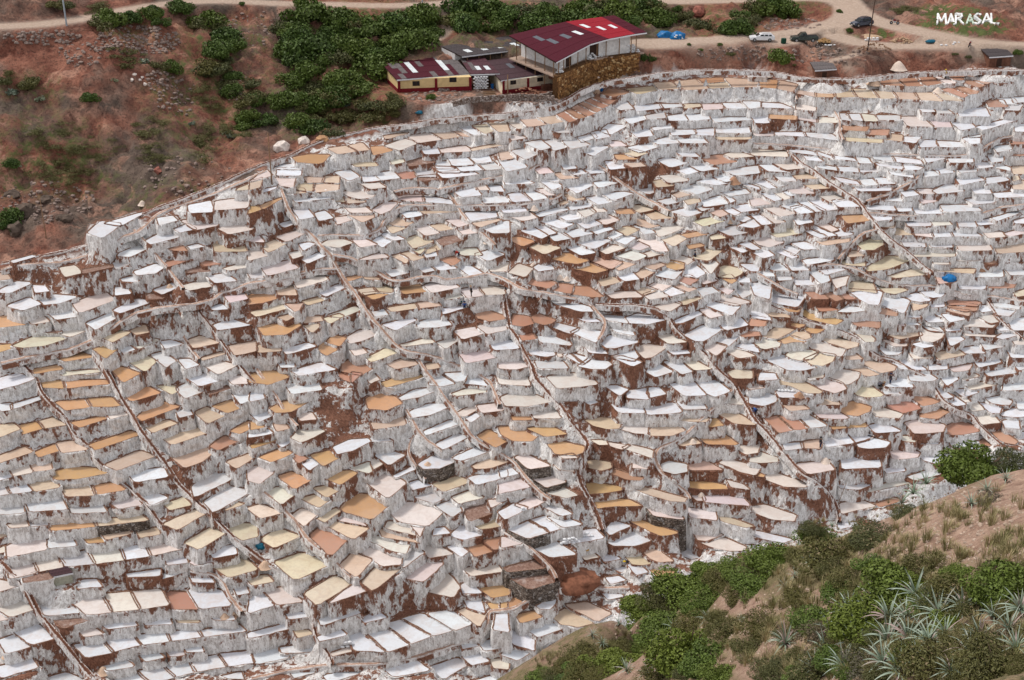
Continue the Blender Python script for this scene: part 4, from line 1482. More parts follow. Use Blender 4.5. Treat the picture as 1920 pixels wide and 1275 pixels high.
def mat_wall():
    s = NT('salt_crusted_wall')
    w, mud, lvl, h = crust(s)
    lvl = s.math('ADD', lvl, s.math('MULTIPLY', s.attr('dirt'), .19))
    lvl = s.math('ADD', lvl, s.math('MULTIPLY', s.attr('top'), .13))
    return s.out(s.mix(s.ramp(lvl, .885, .955), w, mud), .95, h, .9, .2)
def mat_rim():
    s = NT('mud_rim'); g = s.geo()
    f = s.noise(g, 5.5, 4, .75); b = s.noise(g, .7, 3)
    c = s.mix(s.ramp(f, .42, .6), (.10, .048, .03), (.30, .18, .125))
    c = s.mix(s.math('MULTIPLY', s.ramp(s.math('ADD', f, s.math('MULTIPLY', b, .7)), 1.02, 1.14), .85), c, (.70, .68, .68))
    return s.out(c, .95, f, .8, .1)
def mat_brine():
    s = NT('pan_surface'); g = s.geo()
    n = s.noise(g, .55, 5, .6, .8); n2 = s.noise(g, 2.4, 5, .7); vn = s.voro(g, .9, 'DISTANCE_TO_EDGE')
    tint = s.attr('tint', 'Color'); crust = s.attr('crust'); wet = s.attr('wet')
    lvl = s.math('ADD', s.math('MULTIPLY', crust, .28), s.math('ADD', s.math('MULTIPLY', n, .9), s.math('MULTIPLY', n2, .3)))
    lvl = s.math('SUBTRACT', lvl, s.math('MULTIPLY', wet, .12))
    c = s.mix(s.math('MULTIPLY', s.ramp(lvl, .60, .86), .7), tint, (.70, .70, .71))
    stain = s.mix(.42, tint, (.36, .20, .12))
    c = s.mix(s.math('MULTIPLY', s.ramp(n, .47, .63), .55), c, stain)
    c = s.mix(s.math('MULTIPLY', s.ramp(n2, .46, .66), .22), c, (.30, .24, .21))
    rough = s.math('SUBTRACT', .7, s.math('MULTIPLY', wet, .58)); s.b.inputs['Specular IOR Level'].default_value = .5
    return s.out(c, rough, n2, .12, .03)
def mat_dry():
    s = NT('dry_mud'); g = s.geo(); f = s.noise(g, 3.5, 5, .7); b = s.noise(g, .9, 4)
    c = s.mix(s.ramp(f, .35, .65), (.15, .08, .06), (.30, .20, .16)); c = s.mix(s.math('MULTIPLY', s.ramp(b, .55, .7), .5), c, (.5, .45, .43))
    return s.out(c, .95, f, .6, .06)
def mat_path(name, mid):
    s = NT(name); g = s.geo(); f = s.noise(g, 3.0, 4, .7); b = s.noise(g, .6, 3)
    e = s.attr('edge')
    c = s.mix(s.ramp(f, .35, .65), tuple(x * .8 for x in mid), tuple(min(1, x * 1.25) for x in mid))
    c = s.mix(s.ramp(s.math('ADD', e, s.math('MULTIPLY', s.math('SUBTRACT', f, .5), 1.8)), .62, .9), c, (.62, .58, .56))
    c = s.mix(s.math('MULTIPLY', s.ramp(b, .50, .68), .55), c, (.20, .10, .065))
    return s.out(c, .95, f, .5, .08)
def mat_stonewall():
    s = NT('dark_stone_wall'); g = s.geo((1, 1, 1.6)); vo = s.voro(g, 2.6, 'F1', 'Color'); sp = s.n('ShaderNodeSeparateXYZ'); s.l(vo, sp.inputs[0]); ed = s.voro(g, 2.6, 'DISTANCE_TO_EDGE'); n = s.noise(s.geo(), 1.2, 5, .7)
    c = s.mix(sp.outputs[0], (.10, .075, .06), (.34, .29, .25)); c = s.mix(s.ramp(ed, .0, .09), (.035, .024, .018), c); c = s.mix(s.math('MULTIPLY', s.ramp(n, .56, .64), .8), c, (.62, .60, .59))
    return s.out(c, .95, s.ramp(ed, 0, .2), .9, .15)
M_STWALL = mat_stonewall()
STONE = [(793,655),(838,645),(1155,835),(1100,835),(95,983),(215,980),(1853,413),(1875,403),(1467,735),(1865,888),(822,805),(975,872),(1030,903),(1060,928),(1725,590),(1200,960),(855,870),(1000,985),(990,1060),(1005,1090),(410,955)]
for u_, v_ in STONE: pans[int(np.argmin(np.hypot(CEN[:, 0] - u_, (CEN[:, 1] - v_) * 1.4)))]['stone'] = True
M_GROUND, M_WALL, M_RIM, M_BRINE, M_DRY = mat_ground(), mat_wall(), mat_rim(), mat_brine(), mat_dry()
M_PATH = mat_path('trodden_path', (.42, .28, .215)); M_CANAL = mat_path('channel_bed', (.17, .075, .047))

# ------------------------------------------------------------------ terrain mesh
def fan(y0, y1, ny, ns, smax=1.18):
    y = np.geomspace(y0, y1, ny); s = np.linspace(-smax, smax, ns)
    Y = np.repeat(y[:, None], ns, 1); X = s[None] * (.40 * Y + 14); return X, Y
GX, GY = fan(84, 345, 500, 430)
def ground_height(X, Y, detail=True):
    shp = X.shape; x = X.ravel(); y = Y.ravel()
    zb = zbase(x, y)
    sw = np.zeros(len(x)); sz = np.zeros(len(x)); dmin = np.full(len(x), 50.0); inz = np.full(len(x), 1e9)
    for p in pans:
        W = p['W']; lo = W.min(0) - 5; hi = W.max(0) + 5
        m = np.where((x > lo[0]) & (x < hi[0]) & (y > lo[1]) & (y < hi[1]))[0]
        if not len(m): continue
        dd = poly_dist(x[m], y[m], W)
        front = (y[m] < p['cw'][1])
        wt = 1.0 / (np.maximum(dd, 0) ** 2 + .06) ** 1.5
        wt *= np.where(front, .03, 1.0) * np.clip(1 - np.maximum(dd, 0) / 5.0, 0, 1)
        sw[m] += wt; sz[m] += wt * (p['z'] - .08)
        dmin[m] = np.minimum(dmin[m], dd)
        k = dd < 0; inz[m[k]] = np.minimum(inz[m[k]], p['z'] - .55)
    for kind, wd, L in LINES:
        lo = L.min(0) - 3; hi = L.max(0) + 3
        m = np.where((x > lo[0]) & (x < hi[0]) & (y > lo[1]) & (y < hi[1]))[0]
        for s in range(0, len(m), 4000):
            q = m[s:s + 4000]
            d2 = (x[q][:, None] - L[None, ::2, 0]) ** 2 + (y[q][:, None] - L[None, ::2, 1]) ** 2
            j = d2.argmin(1); dd = np.sqrt(d2[np.arange(len(q)), j])
            k = dd < 3; front = y[q] < L[::2][j, 1]
            wt = np.where(k, 1.0 / (np.maximum(dd - wd * .5, 0) ** 2 + .08) ** 1.5, 0) * np.where(front, .10, .5)
            sw[q] += wt; sz[q] += wt * (L[::2][j, 2] - .12); dmin[q] = np.where(k, np.minimum(dmin[q], dd + .8), dmin[q])
    wb = np.clip((dmin - 1.2) / 3.0, 0, 1) ** 2 * .6 + 1e-3
    z = (sz + wb * zb) / (sw + wb)
    far = np.clip((dmin - 2.0) / 4.0, 0, 1)
    z = np.where(inz < 1e8, np.minimum(z, inz), z)
    z = z + np.where(inz < 1e8, 0, fbm(x * 1.3, y * 1.3, 3, 5) * .35 * (1 - far))
    return z.reshape(shp), dmin.reshape(shp), zb.reshape(shp)
ROADS = [  # pixel polylines with widths in metres
(3.6, "-250,62 -60,52 0,50 60,47 110,43 150,36 200,26 240,17 300,8 350,3 420,1 500,6 560,9 640,8 720,11 800,10 850,4 930,-6 1060,-10"),
(4.2, "1060,-10 1150,-6 1250,2 1350,1 1450,-2 1530,-4 1570,2 1590,14 1592,28 1570,42 1520,56 1470,64 1400,70 1320,74 1260,80 1200,86 1150,92"),
(5.5, "1580,-8 1600,22 1640,38 1690,52 1750,65 1810,78 1870,84 1960,88 2100,96"),
(6.5, "1200,84 1290,78 1380,77 1470,75"), (4.5, "1560,60 1600,80 1660,88 1740,86 1830,86 1920,88"), (6, "1545,50 1600,40 1640,38"),
(1.4, "830,28 845,52 838,62 812,80 795,90"),(1.2,"1255,130 1290,112 1330,95 1345,84"),(1.0,"1520,122 1560,113 1590,108 1610,94"),(1.0,"1585,118 1600,132 1625,143")]
ROADW = []
for wd, s in ROADS:
    Q = resample([tuple(map(float, q.split(','))) for q in s.split()], 8.0)
    P3 = hit(Q[:, 0], Q[:, 1]); P3 = resample(smooth1(P3, 2, 1), .8); P3[:, 2] = smooth1(P3[:, 2], 8, 2)
    ROADW.append((wd, P3))
def road_mask(x, y):
    best = np.full(x.shape, 99.0); zz = np.zeros(x.shape)
    for wd, L in ROADW:
        lo = L.min(0) - 10; hi = L.max(0) + 10
        m = np.where((x > lo[0]) & (x < hi[0]) & (y > lo[1]) & (y < hi[1]))[0]
        for s in range(0, len(m), 4000):
            q = m[s:s + 4000]; d2 = (x[q][:, None] - L[None, :, 0]) ** 2 + (y[q][:, None] - L[None, :, 1]) ** 2
            j = d2.argmin(1); dd = np.sqrt(d2[np.arange(len(q)), j]) - wd / 2
            k = dd < best[q]; best[q[k]] = dd[k]; zz[q[k]] = L[j[k], 2]
    return best, zz
PADS = [(1546, 136, 3.6, 46.9), (1868, 116, 4.2, 47.6), (1868, 108, 3.6, 47.7), (815, 168, 7.5, 46.9), (780, 158, 7.5, 46.9), (855, 150, 7.5, 46.9), (930, 140, 7.5, 46.8), (985, 165, 6.5, 46.6), (118, 1092, 1.8, None)]
def full_ground(X, Y):
    Z, DM, ZB = ground_height(X, Y)
    x = X.ravel(); y = Y.ravel(); z = Z.ravel(); dm = DM.ravel(); zb = ZB.ravel()
    far = np.clip((dm - 1.2) / 3.5, 0, 1)
    rd, rz = road_mask(x, y)
    rk = np.clip(1 - rd / 2.5, 0, 1); rk = rk * rk * (3 - 2 * rk)
    # erosion gullies and lumps of the red slopes
    gul = np.abs(fbm(x * .11 + y * .05, y * .03 - x * .02, 4, 11)) * 2
    det = (-(.35 - gul) * 3.6 + fbm(x * .09, y * .09, 4, 21) * 4.0 + fbm(x * .38, y * .38, 5, 31, .65) * 3.4)
    u, v, _ = project(np.stack([x, y, z], -1))
    cliff = np.exp(-((u - 1560) / 330) ** 2 - ((v - 112) / 24) ** 2)
    det = det * (1 - .3 * cliff) + cliff * fbm(x * .35, y * .1, 4, 41) * 2.5
    z = z + far * (1 - rk) * det * np.clip(.35 + zb / 60, .2, 1.0)
    for pu, pv, rad, pz in PADS:      # levelled ground under huts and houses
        q = hit(pu, pv)[0]; zz = q[2] if pz is None else pz; d_ = np.hypot(x - q[0], y - q[1]); kk = np.clip((rad + 1.6 - d_) / 1.6, 0, 1); z = z * (1 - kk) + (zz + fbm(x, y, 2, 7) * .15) * kk
    z = z * (1 - rk * far) + rk * far * (rz + fbm(x * .8, y * .8, 2, 3) * .1)
    return dm.reshape(X.shape), z.reshape(X.shape), far.reshape(X.shape), np.clip(1 - rd / .8, 0, 1).reshape(X.shape), u, v
GDM, GZ, GFAR, GROAD, gu, gv = full_ground(GX, GY)
BOUND = np.array([(-400,520),(0,500),(200,462),(300,398),(470,330),(600,272),(800,232),(1000,212),(1120,164),(1250,140),(1500,152),(1950,135),(2300,140),(2300,1250),(1500,1250),(1000,1500),(-400,1500)], float)
def in_poly(x, y, W):
    c = np.zeros(x.shape, bool)
    for i in range(len(W)):
        a = W[i]; b = W[(i + 1) % len(W)]
        if a[1] != b[1]: c ^= ((a[1] > y) != (b[1] > y)) & (x < a[0] + (y - a[1]) * (b[0] - a[0]) / (b[1] - a[1]))
    return c

gP = np.stack([GX, GY, GZ], -1)
gu, gv, _ = project(gP.reshape(-1, 3))
GSALT = np.where(in_poly(gu, gv, BOUND).reshape(GX.shape), 1 - .0 * GFAR, np.clip(1.25 - GDM / 1.1, 0, 1))
GDIRT = dirt_at(gP.reshape(-1, 3)).reshape(GX.shape)
# where grass covers the slopes (pixel ellipses)
GRASS = [(80,290,140,90),(330,380,120,50),(150,340,90,40),(620,150,150,110),(380,180,120,130),(700,60,150,70),(930,40,200,60),(1150,30,160,50),(1330,45,120,40),(1460,15,120,25),(60,170,70,40),(700,230,60,50),
(560,220,60,50),(1780,22,70,12),(1805,48,95,24),(240,60,60,30),(430,70,110,50),(1590,70,30,12),(1650,60,30,12),(20,330,50,50)]
GG = np.array(GRASS, float)
qg = ((gu[:, None] - GG[None, :, 0]) / GG[None, :, 2]) ** 2 + ((gv[:, None] - GG[None, :, 1]) / GG[None, :, 3]) ** 2
GGR = (np.clip(1.25 - qg.min(1), 0, 1) * np.where((gu > 1650) & (gv < 80), 4.0, 1.0)).reshape(GX.shape)
me = grid_mesh('valley_side', gP, [M_GROUND], dict(salt=GSALT, road=GROAD * GFAR, grass=GGR * GFAR, dirt=GDIRT))
tag(link(bpy.data.objects.new('valley_side', me)), 'terraced valley side of red earth and salt crust', None, None, 'structure')
# the land further out, coarse
oX, oY = fan(345, 900, 40, 60, 1.6); oZ = zbase(oX, oY) ; oZ[0] -= .6
e = np.clip((oY - 345) / 60, 0, 1); oZ = oZ + fbm(oX * .02, oY * .02, 4, 51) * 14 * e
me = grid_mesh('far_hills', np.stack([oX, oY, oZ], -1), [M_GROUND], dict(salt=oX * 0, road=oX * 0, grass=oX * 0 + .6, dirt=oX * 0))
tag(link(bpy.data.objects.new('far_hills', me)), 'bare hills rising beyond the top road', None, None, 'structure')
# fast look-up of the built ground
_ly0, _ly1 = math.log(84), math.log(345)
def gz(x, y):
    x = np.asarray(x, float); y = np.asarray(y, float)
    fi = (np.log(np.clip(y, 84.01, 344.9)) - _ly0) / (_ly1 - _ly0) * 499; s = x / (.40 * y + 14)
    fj = np.clip((s + 1.18) / 2.36 * 429, 0, 428.99); fi = np.clip(fi, 0, 498.99)
    i = fi.astype(int); j = fj.astype(int); a = fi - i; b = fj - j
    return (GZ[i, j] * (1 - a) + GZ[i + 1, j] * a) * (1 - b) + (GZ[i, j + 1] * (1 - a) + GZ[i + 1, j + 1] * a) * b

# ------------------------------------------------------------------ pan meshes
TINT = dict(W=(.60, .625, .665), G=(.54, .545, .56), P=(.62, .56, .52), Y=(.62, .545, .42), T=(.56, .44, .335), O=(.52, .315, .165), R=(.44, .235, .16), B=(.2, .1, .07))
WET = dict(W=.15, G=.35, P=.35, Y=.8, T=.8, O=1.0, R=.9, B=0.)
def offset(W, dist):
    n = len(W); e = np.roll(W, -1, 0) - W; L = np.hypot(e[:, 0], e[:, 1]) + 1e-9
    nr = np.stack([e[:, 1], -e[:, 0]], -1) / L[:, None]
    b = nr + np.roll(nr, 1, 0); b /= (np.hypot(b[:, 0], b[:, 1])[:, None] + 1e-6)
    return W + b * dist
def outline(W, rnd=.09):
    n = len(W); out = []
    for i in range(n):
        a, b = W[i], W[(i + 1) % n]
        out += [a * (1 - rnd) + b * rnd, a * rnd + b * (1 - rnd)]
    W = np.array(out); out = []
    for i in range(len(W)):
        a, b = W[i], W[(i + 1) % len(W)]; L = np.hypot(*(b - a)); k = max(1, int(round(L / .7)))
        for q in range(k): out.append(a + (b - a) * q / k)
    W = np.array(out)
    nz = np.stack([fbm(W[:, 0] * 1.1, W[:, 1] * 1.1, 3, 61), fbm(W[:, 0] * 1.1 + 31, W[:, 1] * 1.1, 3, 62)], -1)
    return W + nz * .22
def build_pan(p, i):
    W = outline(p['W']); n = len(W); z = p['z'] + (vnoise(p['cw'][0] * 3.1, p['cw'][1] * 3.1, 5) - .5) * .04
    c = p['cw']
    inner = offset(W, .02); outer = offset(W, .17)
    zr = z + .10 + fbm(outer[:, 0] * 2, outer[:, 1] * 2, 2, 71) * .16
    # wall rings
    ring_xy = []; ring_z = []
    far_o = offset(W, .7)
    zg = np.minimum(gz(far_o[:, 0], far_o[:, 1]), gz(outer[:, 0], outer[:, 1])) - .35
    zb = np.minimum(zg, z - .5); H = (zr - zb)
    for k, f in enumerate((0, .06, .3, .55, .8, 1.0)):
        o = offset(W, .17); h = H * f
        lump = (fbm(o[:, 0] * .9 + f * 3, o[:, 1] * .9 - f * 5, 3, 81) * .55 + fbm(o[:, 0] * 3, o[:, 1] * 3 + f * 9, 2, 83) * .22) * (0 if k == 0 else 1)
        ring_xy.append(offset(W, .17) + (offset(W, 1.2) - W) / 1.2 * (.10 * h + lump)[:, None]); ring_z.append(zr - h)
    wallV = np.concatenate([np.concatenate([a, b[:, None]], 1) for a, b in zip(ring_xy, ring_z)])
    nr = len(ring_xy); wf = []
    for k in range(nr - 1):
        for q in range(n):
            r = (q + 1) % n; wf.append((k * n + q, (k + 1) * n + q, (k + 1) * n + r, k * n + r))
    top = np.concatenate([np.full(n, t) for t in (1.0, .9, .35, .0, .0, .25)])
    dr = dirt_at(np.concatenate([W, np.full((n, 1), z)], 1)); dr = np.clip(dr + p['dirty'], 0, 1)
    wattr = dict(dirt=np.tile(dr, nr), top=top)
    zi = z + .07 + fbm(inner[:, 0] * 2, inner[:, 1] * 2, 2, 72) * .08
    rimV = np.concatenate([np.c_[outer, zr], np.c_[inner, zi], np.c_[offset(W, -.06), np.full(n, z - .05)]])
    rf = [(q, (q + 1) % n, n + (q + 1) % n, n + q) for q in range(n)] + [(n + q, n + (q + 1) % n, 2 * n + (q + 1) % n, 2 * n + q) for q in range(n)]
    o1 = offset(W, .05); o2 = c + (o1 - c) * .86
    surfV = np.concatenate([np.c_[o1, np.full(n, z)], np.c_[o2, np.full(n, z)]])
    sf = [(q, (q + 1) % n, n + (q + 1) % n, n + q) for q in range(n)] + [tuple(range(n, 2 * n))]
    t = np.array(TINT[p['k']]) * p['var']; t = t * (1 + np.array(p['hue']) * (0.25 if p['k'] in 'WG' else 1))
    sattr = dict(tint=np.tile(np.clip(t, .02, .86), (2 * n, 1)), crust=np.concatenate([np.ones(n), np.zeros(n)]) * p['crust'], wet=np.full(2 * n, WET[p['k']]))
    return (wallV, wf, wattr), (rimV, rf), (surfV, sf, sattr)
for i, p in enumerate(pans):
    p['var'] = rng.uniform(.88, 1.08); p['hue'] = rng.normal(0, .03, 3); p['crust'] = rng.uniform(0, 1); p['dirty'] = rng.choice([0, .15, .3, .6], p=[.6, .2, .15, .05])
big = sorted(range(NP), key=lambda i: -pans[i]['area'])
vis = [i for i in big if -10 < pans[i]['c'][0] < 1930 and pans[i]['c'][1] < 1285]
OWN = set(vis[:300])
acc = dict(V=[], F=[], M=[], dirt=[], top=[], tint=[], crust=[], wet=[]); base = 0
for i, p in enumerate(pans):
    (wv, wf, wa), (rv, rf), (sv, sf, sa) = build_pan(p, i)
    dry = p['k'] == 'B'
    if i in OWN:
        sub = lambda V: V - np.array([p['cw'][0], p['cw'][1], p['z']])
        o = bpy.data.objects.new('salt_pan', mesh_np('salt_pan', sub(wv), wf, [M_STWALL if p.get('stone') else M_WALL], attrs=wa, smooth=False))
        o.location = (p['cw'][0], p['cw'][1], p['z']); link(o); p['obj'] = o
        link(bpy.data.objects.new('rim', mesh_np('rim', sub(rv), rf, [M_RIM])), o)
        link(bpy.data.objects.new('dry_bed' if dry else 'brine', mesh_np('pan_bed', sub(sv), sf, [M_DRY if dry else M_BRINE], attrs=sa)), o)
    else:
        for V, Fs, mi, at in ((wv, wf, 0, wa), (rv, rf, 1, {}), (sv, sf, 3 if dry else 2, sa)):
            acc['V'].append(V); acc['F'] += [tuple(q + base for q in f) for f in Fs]; acc['M'] += [mi] * len(Fs); n = len(V); base += n
            for k, dflt in (('dirt', 0), ('top', 0), ('crust', 0), ('wet', 0)): acc[k].append(at.get(k, np.zeros(n)))
            acc['tint'].append(at.get('tint', np.zeros((n, 3))))
me = mesh_np('small_salt_pans', np.concatenate(acc['V']), acc['F'], [M_WALL, M_RIM, M_BRINE, M_DRY], acc['M'], {k: np.concatenate(acc[k]) for k in ('dirt', 'top', 'crust', 'wet', 'tint')})
tag(link(bpy.data.objects.new('small_salt_pans', me)), 'hundreds of smaller salt pans filling the terraces between the large ones', None, None, 'stuff')

# ------------------------------------------------------------------ paths and channels as low banks
for kind, wd, L in LINES:
    wd *= .78; n = len(L); T = np.gradient(L[:, :2], axis=0); T /= np.hypot(T[:, 0], T[:, 1])[:, None] + 1e-9; N = np.stack([T[:, 1], -T[:, 0]], -1)
    wig = wd * (1 + fbm(L[:, 0] * .7, L[:, 1] * .7, 3, 91) * .9)
    ch = kind == 'canal'
    prof = [(-.85, -.8), (-.60, -.10), (-.5, .12), (-.24, .10 if not ch else .08), (-.16, .05 if not ch else -.22), (.16, .05 if not ch else -.22), (.24, .10 if not ch else .08), (.5, .12), (.60, -.10), (.85, -.8)]
    ed = [1, 1, .9, .55, .1, .1, .55, .9, 1, 1]
    P = np.zeros((n, len(prof), 3)); E_ = np.zeros((n, len(prof)))
    for k, (a, h) in enumerate(prof):
        P[:, k, :2] = L[:, :2] + N * (a * wig)[:, None]; P[:, k, 2] = L[:, 2] + h + fbm(P[:, k, 0] * 1.7, P[:, k, 1] * 1.7, 3, 93) * .22; E_[:, k] = ed[k]
    P = P[:, ::-1]; E_ = E_[:, ::-1]
    nm = 'salt_water_channel' if ch else 'footpath'
    me = grid_mesh(nm, P, [M_CANAL if ch else M_PATH, M_WALL], dict(edge=E_, dirt=E_ * 0 + .55, top=E_ * 0 + .3), False)
    mi = np.zeros((n - 1, len(prof) - 1), np.int32); mi[:, 0] = 1; mi[:, -1] = 1; me.polygons.foreach_set('material_index', mi.ravel())
    tag(link(bpy.data.objects.new(nm, me)), 'narrow salt-edged channel running down between the pans' if ch else 'trodden footpath along the pan walls', None, None, 'structure')

# ------------------------------------------------------------------ the near hillside below the viewpoint
HC = [(960,1300,80),(880,1330,84),(1920,1275,26),(1700,1275,30),(1500,1275,36),(1300,1275,46),(1150,1275,60),(1040,1285,75),(1920,1130,30),(1700,1130,36),(1500,1130,44),(1300,1150,57),(1180,1160,68),
(1920,1000,36),(1750,1000,41),(1600,1020,47),(1450,1050,54),(1350,1080,60),(1920,905,43),(1840,900,46),(1760,940,48),(1700,965,50),(1640,990,51),(1560,1010,54),(1480,1030,57),(1400,1060,62),(1300,1095,67),(1200,1135,72),(1120,1185,74),(1062,1262,76)]
h_ = np.array(HC, float); HP = at_depth(h_[:, 0], h_[:, 1], h_[:, 2])
ridge = [(1960,868,50),(1840,900,46),(1700,965,50),(1560,1010,54),(1400,1060,62),(1200,1135,72),(1062,1262,76)]
for u, v, D in ridge:      # beyond the brow the slope falls away steeply
    p = at_depth(np.array(u), np.array(v), np.array(D))
    for k, dz in ((6, 8.5), (14, 22), (26, 44)):
        q = p + np.array([-.45 * k, .9 * k, -dz]); HP = np.concatenate([HP, q[None]])
HP = np.concatenate([HP, np.array([(0, 2, 106.5), (4, 6, 105), (12, 8, 104), (-6, 8, 96), (-12, 20, 74), (-20, 40, 48), (-12, 70, 28), (0, 12, 97.5), (26, 8, 106), (32, 28, 98.5), (38, 48, 90), (46, 60, 84)], float)])
HILL = tps_fit(HP[:, :2] / 20, HP[:, 2], .002)
def hz0(x, y):
    x = np.asarray(x, float); y = np.asarray(y, float); return tps_eval(HILL, np.stack([x.ravel(), y.ravel()], -1) / 20).reshape(x.shape)
def hz(x, y):
    x = np.asarray(x, float); y = np.asarray(y, float)
    return hz0(x, y) + fbm(x * .35, y * .35, 4, 101) * .5 + fbm(x * 1.8, y * 1.8, 4, 102, .6) * .28
def hill_hit(u, v): return hit(u, v, hz, 12.0, 110.0)
def mat_hill():
    s = NT('dry_hillside'); g = s.geo()
    n = s.noise(g, .35, 5, .65); n2 = s.noise(g, 2.2, 6, .72); n3 = s.noise(g, 11.0, 4, .7); vo = s.voro(g, 4.5)
    c = s.mix(s.ramp(n2, .32, .68), (.21, .125, .09), (.44, .305, .23))
    c = s.mix(s.math('MULTIPLY', s.ramp(vo, .16, .05), s.ramp(n3, .45, .6)), c, (.46, .38, .32))
    c = s.mix(s.math('MULTIPLY', s.ramp(n3, .52, .7), .55), c, (.075, .045, .03))
    gr = s.mix(s.ramp(n3, .35, .65), (.055, .058, .02), (.24, .18, .10))
    gm = s.math('MULTIPLY', s.attr('grass'), s.ramp(s.math('ADD', s.math('MULTIPLY', n, .7), s.math('MULTIPLY', n2, .5)), .48, .62), True)
    c = s.mix(gm, c, gr)
    h = s.math('ADD', n2, s.math('MULTIPLY', n3, .5)); h = s.math('ADD', h, s.math('MULTIPLY', s.ramp(vo, .2, 0), .3))
    return s.out(c, .95, h, .9, .14)
HX, HY = np.meshgrid(np.linspace(-24, 50, 400), np.linspace(1.5, 92, 460))
HZ = hz(HX, HY)
hu, hv, _ = project(np.stack([HX, HY, HZ], -1))
BARE = np.array([(1830,985,150,75),(1560,1130,60,32),(1480,1190,60,50),(1430,1245,60,45),(1390,1130,50,24),(1700,1000,70,40),(1900,920,60,60),(1200,1240,70,16),(1150,1262,80,14),(1330,1110,40,20)], float)
qb = ((hu[..., None] - BARE[:, 0]) / BARE[:, 2]) ** 2 + ((hv[..., None] - BARE[:, 1]) / BARE[:, 3]) ** 2
HGR = 1 - np.clip(1.5 - qb.min(-1), 0, 1)
me = grid_mesh('near_hillside', np.stack([HX, HY, HZ], -1), [mat_hill()], dict(grass=HGR))
tag(link(bpy.data.objects.new('near_hillside', me)), 'dry scrubby slope falling away below the viewpoint', None, None, 'structure')

# ------------------------------------------------------------------ vegetation
def mat_leaf(name, dark, lite, dry=None, rough=.6, trans=.25):
    s = NT(name); a = s.attr('leaf'); oi = s.n('ShaderNodeObjectInfo')
    c = s.mix(a, dark, lite)
    c = s.mix(s.math('MULTIPLY', oi.outputs['Random'], .55), c, tuple(x * y for x, y in zip(lite, (1.25, .95, .6))))
    if dry: c = s.mix(s.ramp(a, .86, .93), c, dry)
    s.b.inputs['Transmission Weight'].default_value = 0
    return s.out(c, rough)
M_BUSH = mat_leaf('bush_leaves', (.016, .034, .007), (.085, .145, .028))
M_OLIVE = mat_leaf('olive_leaves', (.03, .036, .012), (.105, .115, .04), (.20, .15, .08))
M_NEAR = mat_leaf('near_leaves', (.022, .044, .008), (.125, .19, .035))
M_GREYB = mat_leaf('grey_shrub_leaves', (.05, .045, .032), (.13, .12, .085), (.22, .18, .13))
M_CACTUS = mat_leaf('cactus_flesh', (.05, .085, .06), (.24, .30, .24))
M_STEM = simple('stem_bark', (.10, .07, .05), .9, .3, 12)
def leaf_cloud(name, R, H, lobes, n, size, seed, mat, aspect=1.6, up=.2, stems=5):
    r = np.random.default_rng(seed)
    lc = []
    for k in range(lobes):
        a = r.uniform(0, 2 * np.pi); q = np.sqrt(r.uniform(0, 1)) * .72; zz = r.uniform(.25, .8) * (1 - .5 * q)
        lc.append((np.cos(a) * q * R, np.sin(a) * q * R, zz * H, r.uniform(.28, .5)))
    lc = np.array(lc); k = r.integers(0, lobes, n)
    d_ = r.normal(size=(n, 3)); d_ /= np.linalg.norm(d_, axis=1)[:, None]
    rad = r.uniform(.45, 1.0, n) ** .5
    P = lc[k, :3] + d_ * (rad * lc[k, 3])[:, None] * np.array([R, R, H * .75])
    P[:, 2] = np.abs(P[:, 2])
    nr = d_ * .8 + r.normal(size=(n, 3)) * .75 + np.array([0, 0, up]); nr /= np.linalg.norm(nr, axis=1)[:, None]
    t = np.cross(nr, r.normal(size=(n, 3))); t /= np.linalg.norm(t, axis=1)[:, None]; b = np.cross(nr, t)
    L = size * r.uniform(.6, 1.4, n)[:, None]
    V = np.stack([P - t * L, P - b * L / aspect, P + t * L, P + b * L / aspect], 1).reshape(-1, 3)
    Fs = np.arange(4 * n).reshape(-1, 4).tolist()
    tone = np.clip(np.repeat(r.uniform(0, 1, n) * .55 + r.uniform(0, .45, lobes)[k], 4), 0, 1)
    V = V.tolist(); tone = tone.tolist(); mi = [0] * n
    for q in range(stems):
        a = r.uniform(0, 6.28); e_ = np.array([np.cos(a) * R * .5, np.sin(a) * R * .5, H * r.uniform(.4, .8)]); w_ = .05 * R / 1.5
        b0 = len(V)
        for z_, s_ in ((np.zeros(3), 1), (e_ * .5 + [0, 0, H * .1], .6), (e_, .15)):
            for g in range(3): V.append((z_ + np.array([np.cos(g * 2.1), np.sin(g * 2.1), 0]) * w_ * s_).tolist()); tone.append(.3)
        for lv in range(2):
            for g in range(3): Fs.append((b0 + lv * 3 + g, b0 + lv * 3 + (g + 1) % 3, b0 + lv * 3 + 3 + (g + 1) % 3, b0 + lv * 3 + 3 + g)); mi.append(1)
    return mesh_np(name, V, Fs, [mat, M_STEM], mi, dict(leaf=tone))
FAR_D = [leaf_cloud('bush', 1, .95, 14, 2600, .066, 200 + i, M_BUSH) for i in range(5)]
FAR_O = [leaf_cloud('bush', 1, .7, 11, 1700, .062, 220 + i, M_OLIVE, 2.2) for i in range(3)]
FAR_G = [leaf_cloud('shrub', 1, .7, 7, 420, .10, 230 + i, M_GREYB, 2.6) for i in range(2)]
FAR_C = [leaf_cloud('cactus', 1, .9, 7, 130, .20, 240 + i, M_CACTUS, 1.7, 0, 0) for i in range(2)]
